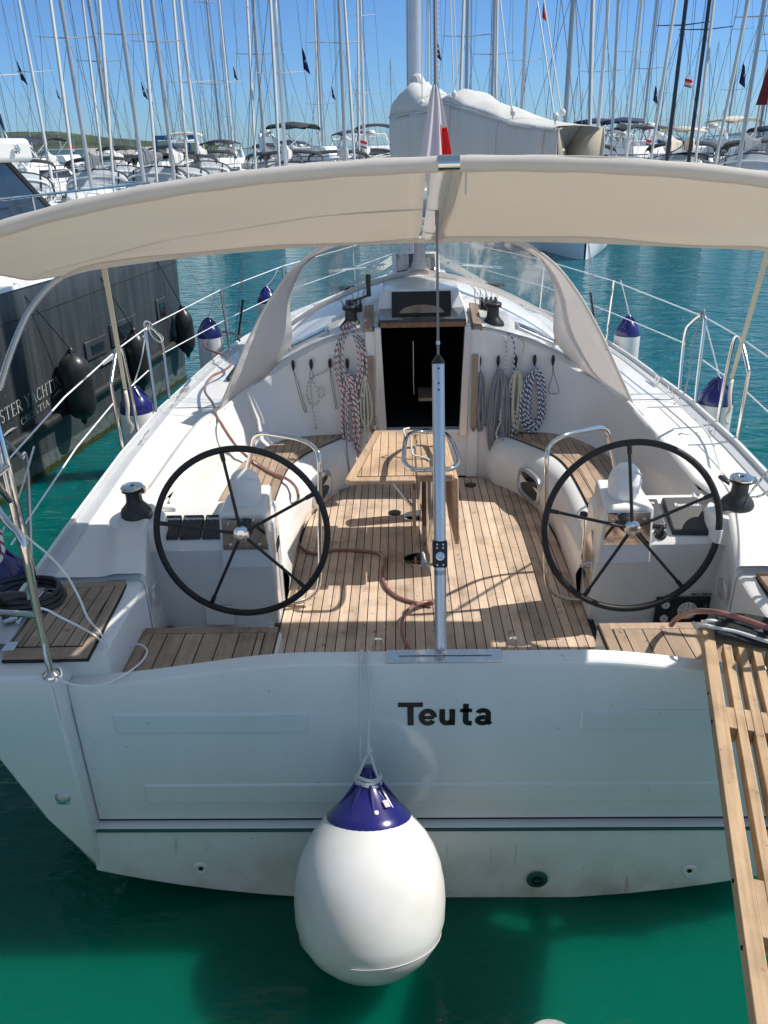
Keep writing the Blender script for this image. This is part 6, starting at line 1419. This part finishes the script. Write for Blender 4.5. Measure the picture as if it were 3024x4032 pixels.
for o in bpy.data.objects:
    if o.parent: kids[o.parent.name].append(o)
# mast column at the horizon, distance, proto, bow column (or None: stern towards us), scale
BO = [
 (14,36,'c',-10,1.0),(101,52,'t',78,1.0),(185,37,'a',150,1.0),(222+20,46,'b',215,1.0),(301,37,'a',233,1.02),(368,38,'b',330,1.0),
 (425,44,'c',400,1.05),(478,62,'s',465,1.0),(503,60,'t',495,1.0),(571,43,'a',548,1.0),(615,37,'c',600,1.02),(697,62,'u',690,1.0),
 (745,39,'b',765,1.0),(787,50,'c',775,1.0),(925,62,'t',915,1.0),(1005,38,'a',990,1.0),(1060,46,'b',1070,1.0),
 (1125,50,'t',1120,1.0),(1219,30,'b',1278,1.05),(1290,40,'c',1325,1.0),(1357,48,'t',1370,1.0),(1388,60,'s',1380,1.0),
 (1447,38,'e',1411,1.0),(1495,40,'e',1510,1.0),(1570,80,'s',1560,1.0),(1606,37,'a',1553,1.0),(1640,52,'d',1630,1.0),(1664,44,'b',1700,1.0)]
rng = random.Random(42)
for k in range(36):
    BO.append((rng.uniform(20, 1650), rng.uniform(120, 300), rng.choice('stu'), None, rng.uniform(.8, 1.05)))
BO.sort(key=lambda b: b[0])
NUM = ['first','second','third','fourth','fifth','sixth','seventh','eighth','ninth','tenth','eleventh','twelfth','thirteenth','fourteenth','fifteenth','sixteenth','seventeenth','eighteenth','nineteenth','twentieth']
n_tot = len(BO)
anchors = [(0,'above the wheelhouse'),(140,'over the boathouse'),(330,'near the boat lift'),(480,'left of sail bag'),(880,'behind the sail bag'),(1180,'near the bag opening'),(1330,'right of the bag'),(1520,'at far right')]
cnt = {}
for i, (u, d, k, bow, sc) in enumerate(BO):
    p = protos[k]; b = bearing(u, d)
    if bow is not None:
        bb = bearing(bow, d-5.2*sc); dv = bb-b; rz = math.atan2(-dv.x, dv.y)
    else: rz = rng.uniform(-.5, .5)
    if k not in used: r = p; used.add(k)
    else: r = copy_tree(p)
    r.location = (b.x, b.y, WATER); r.rotation_euler = (0, 0, rz); r.scale = (sc, sc, sc*(1.0 if d < 80 else rng.uniform(.8, 1.1)))
    a = [x for x in anchors if x[0] <= u][-1][1]; key = (a,); cnt[key] = cnt.get(key, 0)+1
    r['label'] = 'sloop with %s, %s mast from left %s' % (DESC[k], NUM[cnt[key]-1], a)
    r['category'] = 'sailing boat'; r['group'] = 'sailing boats moored across the harbour'
for k, p in protos.items():
    if k not in used:
        def kill(o):
            for c in list(o.children): kill(c)
            bpy.data.objects.remove(o)
        kill(p)
# far row of cabin cruisers that closes the view at deck level
def cruiser(can, hullm):
    r = empty('cabin_cruiser')
    rows = []
    for y, w, zs in ((-5,1.7,1.2),(-3,1.85,1.25),(0,1.9,1.35),(2.5,1.6,1.5),(4.2,.9,1.65),(5.2,.05,1.8)):
        rows.append([(-w, y, zs), (-w*.9, y, .5), (-w*.7, y, -.1), (w*.7, y, -.1), (w*.9, y, .5), (w, y, zs)])
    g = MB(); g.grid(rows, flip=True); g.add(rows[0], [tuple(range(6))]); h = g.obj('hull', BM[hullm], r, angle=40)
    MB().grid([[(q[0][0]*.98, q[0][1], q[0][2]), (0, q[0][1], q[0][2]+.05), (q[5][0]*.98, q[5][1], q[5][2])] for q in rows]).obj('deck', BM['deck'], r)
    c = MB().hexa([(-1.35,-2.8,1.2),(1.35,-2.8,1.2),(1.1,2.6,1.4),(-1.1,2.6,1.4)], [(-1.2,-2.6,2.35),(1.2,-2.6,2.35),(.95,.9,2.30),(-.95,.9,2.30)]).obj('cabin', BM['hull'], r, bevel=.06)
    MB().hexa([(-1.02,2.12,1.60),(1.02,2.12,1.60),(.93,1.16,2.20),(-.93,1.16,2.20)], [(-1.04,2.20,1.62),(1.04,2.20,1.62),(.95,1.24,2.24),(-.95,1.24,2.24)]).obj('windscreen', BM['win'], c)
    for s in (-1, 1): MB().hexa([(s*1.30,-2.3,1.62),(s*1.16,1.2,1.66),(s*1.08,.9,2.12),(s*1.22,-2.2,2.14)], [(s*1.36,-2.3,1.62),(s*1.22,1.2,1.66),(s*1.14,.9,2.12),(s*1.28,-2.2,2.14)]).obj('cabin_window', BM['win'], c)
    MB().hexa([(-1.25,-3.2,2.36),(1.25,-3.2,2.36),(1.05,.4,2.36),(-1.05,.4,2.36)], [(-1.3,-3.3,2.75),(1.3,-3.3,2.75),(.95,.1,2.80),(-.95,.1,2.80)]).obj('flybridge', BM['hull'], r, bevel=.05)
    rows = [[(1.2*math.cos(a), y, z-.25+.25*math.sin(a)) for a in [math.pi*k/8 for k in range(9)]] for y, z in ((-3.0,3.9),(-1.9,4.0),(-.8,3.85))]
    MB().grid(rows).obj('canopy', BM[can], r, solid=.03, angle=70)
    for s in (-1, 1):
        for y in (-3.0,-.8): MB().tube([(s*1.2,y,3.62),(s*1.2,-1.9,2.7)], .03, 5).obj('canopy_frame', BM['chrome'], r)
        MB().tube([(s*1.6,-4.6,1.25),(s*1.7,-2,2.0),(s*1.55,2.4,2.2),(s*.2,5.1,2.5)], .025, 4).obj('guard_rail', BM['chrome'], r)
    MB().tube([(-1.2,-3.3,2.7),(-.9,-3.5,3.4),(.9,-3.5,3.4),(1.2,-3.3,2.7)], .09, 8).obj('radar_arch', BM['hull'], r)
    MB().lathe([(.3,0),(.32,.08),(.25,.2),(.02,.24)], (0,-3.5,3.45), 14).obj('radar_dome', BM['mastwhite'], r)
    return r
cr_p = [cruiser('canvas','hull'), cruiser('navyc','hull'), cruiser('beige','hullnavy')]
kids.clear()
for o in bpy.data.objects: kids.setdefault(o.name, [])
for o in bpy.data.objects:
    if o.parent: kids[o.parent.name].append(o)
ORD = ['first','second','third','fourth','fifth','sixth','seventh','eighth','ninth','tenth','eleventh','twelfth','thirteenth','fourteenth']
rngc = random.Random(77); usedc = set(); ncr = 27
for i in range(ncr):
    u = 25+i*1620/(ncr-1)+rngc.uniform(-14, 14); d = rngc.uniform(50, 68); k = rngc.choice((0, 0, 0, 1, 1, 2))
    if k in usedc: r = copy_tree(cr_p[k])
    else: r = cr_p[k]; usedc.add(k)
    b = bearing(u, d); r.location = (b.x, b.y, WATER); r.rotation_euler = (0, 0, rngc.choice((math.pi, 0, 1.57, -1.57, 2.6, 3.6))+rngc.uniform(-.3, .3)); q_ = rngc.uniform(.85, 1.12); r.scale = (q_, q_, q_)
    side_ = 'left' if i < 13 else 'right'; n_ = i if i < 13 else ncr-1-i
    r['label'] = '%s cabin cruiser from the %s in the far row, with %s' % (ORD[n_], side_, ('black canopy','navy canopy','beige canopy and navy hull')[k])
    r['category'] = 'motor boat'; r['group'] = 'cabin cruisers in the far row'
for k in range(3):
    if k not in usedc:
        for c in list(cr_p[k].children_recursive)+[cr_p[k]]: bpy.data.objects.remove(c)
# name on the near hull behind the awning
b = bearing(1219, 30)
for o in [o for o in bpy.data.objects if o.parent is None and o.name.startswith('moored_sloop') and abs(o.location.x-b.x) < .01 and abs(o.location.y-b.y) < .01]:
    text_mesh('BENETEAU', .22, M['cover'], frame((-1.95, -1.0, .75), (0.22, 1, 0), (0, 0, 1)) if 0 else frame((-1.45, 4.1-2.0, .78) , (-.0-.30, -.95, 0), (0, 0, 1)), o, extrude=.002)
    text_mesh('BENETEAU', .22, M['cover'], frame((1.18, 3.7, .85), (.30, -.95, 0), (0, 0, 1)), o, extrude=.002) if 0 else None
# pennants and flags in the rigging
def pennant(u, v, d, col, sz, label, kind='pennant', flagk=0):
    dirv = (CW+(u*SC-1512)/CAM[6]*CR-(v*SC-2016)/CAM[6]*CU); q = CO+dirv*(d/math.hypot(dirv.x, dirv.y))
    sz *= .68
    r = thing(kind, q, label, 'flag', 'pennants in the rigging')
    rows = [[(j*.12*sz, .03*math.sin(j*1.4), (-i*.16-.06*j)*sz*(1 if not flagk else 1)+.0) for j in range(5)] for i in range(6)]
    if not flagk:
        rows = [[(x*(.35+.65*i/5)*.7, y+.02*i, z*1.15) for x, y, z in rr_] for i, rr_ in enumerate(rows)]
        MB().grid(rows).obj('cloth', M[col], r, solid=.006)
        MB().box((.16*sz, -.03, -.62*sz), (.12*sz, .012, .10*sz), Matrix.Rotation(.7, 3, 'Y')).obj('emblem', M['flagw'], r)
    else:
        for a, b_, c in ((0, 2, 'red'), (2, 4, 'flagw'), (4, 6, 'navy' if flagk == 1 else 'red')):
            MB().grid([[(x*1.2, y, z*.7) for x, y, z in rr_] for rr_ in (rows[a:b_+1] if b_ < 6 else rows[a:])]).obj('stripe', M[c], r, solid=.006)
    return r
for (u, v, d, sz, w) in ((35,130,32,.9,'top left beside the blue and white spiral stay'),(304,176,36,.8,'left of a pair over the grey canopies'),(316,190,36,.75,'right of a pair over the grey canopies'),(652,101,30,1.0,'left of centre between two masts'),(941,77,30,.9,'just right of the big mast'),(503,142,50,.9,'small and high left of the centre masts'),(716,186,48,.85,'low beside the thin mast left of the sail bag'),(1416,183,34,.8,'right of the sail bag end'),(1606,133,30,.9,'near the right edge, higher one'),(120,192,45,.6,'thin, by the second left mast')):
    pennant(u, v, d, 'navy', sz, 'navy pennant with pale emblem, '+w)
for (u, v, d, sz, w, fk) in ((145,312,55,1.0,'red, white and blue flag over the low white boathouse',1),(778,302,40,.8,'red, white and blue flag left of the white sail bag',1),(1396,300,45,.7,'red, white and blue flag above the right hand canopies',1),(1480,168,34,.7,'red and white flag high between two right hand masts',2)):
    pennant(u, v, d, 'red', sz, w, 'flag', fk)
pennant(1174, 2, 30, 'red', .7, 'dark red pennant cut by the top edge of the picture')
q = bearing(1625, 29); r = thing('red_banner', (q.x, q.y, 3.5), 'long dark red furled banner beside a mast at the right edge', 'flag')
MB().hexa([(-.02,0,.3),(.32,.02,.3),(.32,.05,.3),(-.02,.03,.3)], [(.26,0,1.9),(.30,.02,1.9),(.30,.05,1.9),(.26,.03,1.9)]).obj('cloth', mat('dark_red_cloth', (.30,.02,.02), .8), r)
o = MB().tube([bearing(20, 26, -.0)+Vector((0,0,3.3)), bearing(20,26,0)+Vector((-.3,-.6,9.5))], .045, 10).obj('furled_stay', M['rope_twist']); tag(o, 'stay wrapped in blue and white spiral at the upper left', 'furled sail')
# low white boathouse, boat lifts, pier
q0, q1 = bearing(88, 95), bearing(182, 95)
bh = thing('boathouse', (q0+q1)/2, 'low white boathouse beyond the moored boats at left', 'building')
hw = (q1-q0).length/2; ang = math.atan2((q1-q0).y, (q1-q0).x); bh.rotation_euler = (0, 0, ang)
MB().box((0, 3, 1.6), (hw*2, 6, 3.2)).obj('wall', mat('boathouse_wall', (.72,.66,.60), .8), bh)
MB().box((0, 3, 3.27), (hw*2+.4, 6.4, .14)).obj('roof', mat('boathouse_roof', (.65,.62,.60), .7), bh)
q0, q1 = bearing(190, 110), bearing(330, 110)
bh = thing('warehouse', (q0+q1)/2, 'beige warehouse with shallow roof right of the white boathouse', 'building'); bh.rotation_euler = (0, 0, math.atan2((q1-q0).y, (q1-q0).x)); hw = (q1-q0).length/2
MB().box((0, 4, 1.3), (hw*2, 8, 2.6)).obj('wall', mat('warehouse_wall', (.42,.38,.32), .8), bh)
MB().hexa([(-hw-.3,-.3,2.6),(hw+.3,-.3,2.6),(hw+.3,8.3,2.6),(-hw-.3,8.3,2.6)], [(-hw-.3,3.9,3.4),(hw+.3,3.9,3.4),(hw+.3,4.1,3.4),(-hw-.3,4.1,3.4)]).obj('roof', mat('warehouse_roof', (.36,.33,.30), .8), bh)
bm_ = mat('lift_blue_paint', (.03,.12,.30), .5)
for (ua, ub, d, w) in ((338,372,170,'larger blue boat lift'),(410,424,190,'smaller blue boat lift')):
    q0, q1 = bearing(ua, d), bearing(ub, d); w2 = (q1-q0).length
    r = thing('boat_lift', q0, w+' above the moored boats at left', 'boat lift'); r.rotation_euler = (0, 0, math.atan2((q1-q0).y, (q1-q0).x)); Ht = 3+24*SC*d/CAM[6]
    for x in (0, w2):
        for y in (0, 7): MB().box((x, y, Ht/2), (.5, .5, Ht)).obj('leg', bm_, r)
    for y in (0, 7): MB().box((w2/2, y, Ht-.3), (w2+.5, .6, .7)).obj('beam', bm_, r)
    for x in (0, w2): MB().box((x, 3.5, Ht-.35), (.5, 7, .6)).obj('beam', bm_, r)
# hills
def hill(name, prof, d, depth, col, nz):
    rows = []; rng = random.Random(9)
    us = [prof[0][0]+(prof[-1][0]-prof[0][0])*k/140 for k in range(141)]
    for j in range(15):
        f = j/14; r = []
        for k, u in enumerate(us):
            v = interp(prof, u); top = 3+(334-.026*u-v)*SC*d/CAM[6]
            p = bearing(u, d+depth*f)
            hgt = top*math.sin(min(1, f/.6)*math.pi/2)**.8*(1 if f < .6 else 1-.6*((f-.6)/.4))*(d+depth*f)/d*(.93 if f > .2 else .9)
            r.append((p.x, p.y, max(-1, hgt+nz*math.sin(k*.31+j*1.3)*math.sin(k*.17+j)*f+nz*.5*rng.random()*f)))
        rows.append(r)
    m = mat(name+'_scrub', col, .9, var=.55, vscale=.02, bump=.8, bscale=.15, dist=6)
    o = MB().grid(rows).obj(name, m, angle=80); o['kind'] = 'structure'; return o
hill('hill', [(-300,300),(-60,297),(60,296),(110,295),(160,297),(218,302),(330,310),(446,314),(490,318),(520,322)], 900, 500, (.055,.085,.035), 1.5)
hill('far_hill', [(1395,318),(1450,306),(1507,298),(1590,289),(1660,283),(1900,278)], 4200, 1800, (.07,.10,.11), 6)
hill('far_shore', [(440,326),(560,320),(640,317),(760,318),(900,317),(1050,316),(1200,314),(1395,311)], 3000, 900, (.06,.09,.06), 3)
# round bush near the far boat lift
q = bearing(470, 120, 1.0); tr = thing('tree', (q.x, q.y, 0), 'small dark green tree beyond the boats left of centre', 'tree')
MB().tube([(0,0,0),(.1,0,2.0)], [.18,.1], 8).obj('trunk', M['teak_dark'], tr)
g = MB(); rng = random.Random(4)
for k in range(900):
    a, b_ = rng.uniform(0, 6.28), rng.uniform(-1, 1); rr_ = rng.uniform(.6, 1)**.5*2.0*(1+.2*math.sin(3*a)); c = Vector((rr_*math.cos(a)*math.sqrt(1-b_*b_), rr_*math.sin(a)*math.sqrt(1-b_*b_), 2.6+b_*1.3))
    v1 = Vector((rng.uniform(-1,1), rng.uniform(-1,1), rng.uniform(-1,1)))*.22; v2 = Vector((rng.uniform(-1,1), rng.uniform(-1,1), rng.uniform(-1,1)))*.22
    g.add([c, c+v1, c+v2], [(0,1,2)])
g.obj('crown', mat('dark_foliage', (.05,.09,.03), .8), tr, smooth=False)
pr = MB(); q0, q1 = bearing(-200, 70), bearing(1900, 78); dv = (q1-q0).normalized(); nv = Vector((-dv.y, dv.x, 0))
pr.hexa([q0+Vector((0,0,-1)), q1+Vector((0,0,-1)), q1+nv*2.5+Vector((0,0,-1)), q0+nv*2.5+Vector((0,0,-1))], [q0+Vector((0,0,.55)), q1+Vector((0,0,.55)), q1+nv*2.5+Vector((0,0,.55)), q0+nv*2.5+Vector((0,0,.55))])
o = pr.obj('pier', mat('pier_concrete', (.40,.39,.36), .9)); tag(o, 'low concrete pier between the rows of moored boats', 'pier')

# ================================================================== WATER, LIGHT, SKY
def water():
    m, nt, p = new_mat('harbour_water'); N = nt.nodes.new
    tc = N('ShaderNodeTexCoord')
    n0 = N('ShaderNodeTexNoise'); n0.inputs['Scale'].default_value = .12; n0.inputs['Detail'].default_value = 3; L(nt, tc.outputs['Object'], n0.inputs['Vector'])
    r = N('ShaderNodeValToRGB'); r.color_ramp.elements[0].position = .35; r.color_ramp.elements[0].color = (.000, .074, .045, 1)
    r.color_ramp.elements[1].position = .7; r.color_ramp.elements[1].color = (.001, .106, .070, 1); L(nt, n0.outputs['Fac'], r.inputs['Fac'])
    sy0 = N('ShaderNodeSeparateXYZ'); L(nt, tc.outputs['Object'], sy0.inputs[0])
    dm = N('ShaderNodeMapRange'); dm.inputs['From Min'].default_value = 0; dm.inputs['From Max'].default_value = 9; L(nt, sy0.outputs[1], dm.inputs['Value'])
    mxw = N('ShaderNodeMix'); mxw.data_type = 'RGBA'; mxw.inputs[7].default_value = (.000, .105, .135, 1); L(nt, dm.outputs[0], mxw.inputs[0]); L(nt, r.outputs['Color'], mxw.inputs[6])
    L(nt, mxw.outputs[2], p.inputs['Base Color'])
    p.inputs['Roughness'].default_value = .03; p.inputs['IOR'].default_value = 1.33
    p.subsurface_method = 'BURLEY' if hasattr(p, 'subsurface_method') else 0; p.inputs['Subsurface Weight'].default_value = 1; p.inputs['Subsurface Radius'].default_value = (.3, .8, .8); p.inputs['Subsurface Scale'].default_value = .5
    sp = N('ShaderNodeSeparateXYZ'); L(nt, tc.outputs['Object'], sp.inputs[0])
    mp = N('ShaderNodeMapping'); mp.inputs['Scale'].default_value = (.8, 1.5, 1); mp.inputs['Rotation'].default_value = (0, 0, .25); L(nt, tc.outputs['Object'], mp.inputs['Vector'])
    a = N('ShaderNodeTexNoise'); a.inputs['Scale'].default_value = 1.9; a.inputs['Detail'].default_value = 4; a.inputs['Distortion'].default_value = .7; L(nt, mp.outputs[0], a.inputs['Vector'])
    b = N('ShaderNodeTexNoise'); b.inputs['Scale'].default_value = 7; b.inputs['Detail'].default_value = 3; b.inputs['Distortion'].default_value = .5; L(nt, mp.outputs[0], b.inputs['Vector'])
    c = N('ShaderNodeMath'); c.operation = 'MULTIPLY_ADD'; c.inputs[1].default_value = .22; L(nt, b.outputs['Fac'], c.inputs[0]); L(nt, a.outputs['Fac'], c.inputs[2])
    ln = N('ShaderNodeVectorMath'); ln.operation = 'LENGTH'; L(nt, tc.outputs['Object'], ln.inputs[0])
    mr = N('ShaderNodeMapRange'); mr.inputs['From Min'].default_value = 2.2; mr.inputs['From Max'].default_value = 9; mr.inputs['To Min'].default_value = .14; mr.inputs['To Max'].default_value = .8; L(nt, ln.outputs['Value'], mr.inputs['Value'])
    bp_ = N('ShaderNodeBump'); bp_.inputs['Distance'].default_value = .24; L(nt, mr.outputs[0], bp_.inputs['Strength']); L(nt, c.outputs[0], bp_.inputs['Height'])
    L(nt, bp_.outputs['Normal'], p.inputs['Normal'])
    return m
qy = MB(); qy.hexa([(-40,-30,-3),(40,-30,-3),(40,-1.72,-3),(-40,-1.72,-3)], [(-40,-30,.88),(40,-30,.88),(40,-1.72,.88),(-40,-1.72,.88)])
o = qy.obj('quay', mat('quay_concrete', (.74,.67,.58), .9, var=.12, vscale=1.5), smooth=False); o['kind'] = 'structure'
w = MB(); w.add([(-9000,-300,WATER),(9000,-300,WATER),(9000,11000,WATER),(-9000,11000,WATER)], [(0,1,2,3)])
o = w.obj('water', water(), smooth=False); o['kind'] = 'structure'

EL, AZ = 50, 80
sd = bpy.data.lights.new('sun', 'SUN'); sd.energy = 4.3; sd.angle = R_(.53); sd.color = (1, .95, .88)
so_ = bpy.data.objects.new('sun', sd); COL.objects.link(so_)
sv = Vector((math.sin(R_(AZ))*math.cos(R_(EL)), math.cos(R_(AZ))*math.cos(R_(EL)), math.sin(R_(EL))))
so_.rotation_euler = sv.to_track_quat('Z', 'Y').to_euler(); so_.location = sv*50
wd = bpy.data.worlds.new('World'); bpy.context.scene.world = wd; wd.use_nodes = True
nt = wd.node_tree; bg = nt.nodes['Background']; sk = nt.nodes.new('ShaderNodeTexSky'); sk.sky_type = 'NISHITA'; sk.sun_disc = False
sk.sun_elevation = R_(EL); sk.sun_rotation = R_(AZ); sk.air_density = 1.0; sk.dust_density = .15; sk.ozone_density = 2.5; sk.altitude = 0
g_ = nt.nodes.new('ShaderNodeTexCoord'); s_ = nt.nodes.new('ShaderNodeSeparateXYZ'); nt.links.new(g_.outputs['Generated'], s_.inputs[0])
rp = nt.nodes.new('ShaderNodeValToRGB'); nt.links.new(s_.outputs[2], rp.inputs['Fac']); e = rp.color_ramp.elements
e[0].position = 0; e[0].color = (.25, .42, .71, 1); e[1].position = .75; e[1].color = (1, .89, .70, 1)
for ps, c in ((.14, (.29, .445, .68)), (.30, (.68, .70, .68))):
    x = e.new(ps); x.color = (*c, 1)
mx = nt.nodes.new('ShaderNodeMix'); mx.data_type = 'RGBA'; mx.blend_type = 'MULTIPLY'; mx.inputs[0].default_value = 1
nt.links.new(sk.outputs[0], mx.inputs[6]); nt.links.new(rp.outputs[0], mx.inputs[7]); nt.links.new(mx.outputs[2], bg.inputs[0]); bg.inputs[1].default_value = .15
sc_ = bpy.context.scene
sc_.view_settings.view_transform = 'Standard'; sc_.view_settings.look = 'None'; sc_.view_settings.exposure = .30; sc_.view_settings.gamma = 1
sc_.cycles.max_bounces = 8; sc_.cycles.transparent_max_bounces = 12
sc_.cycles.use_denoising = True
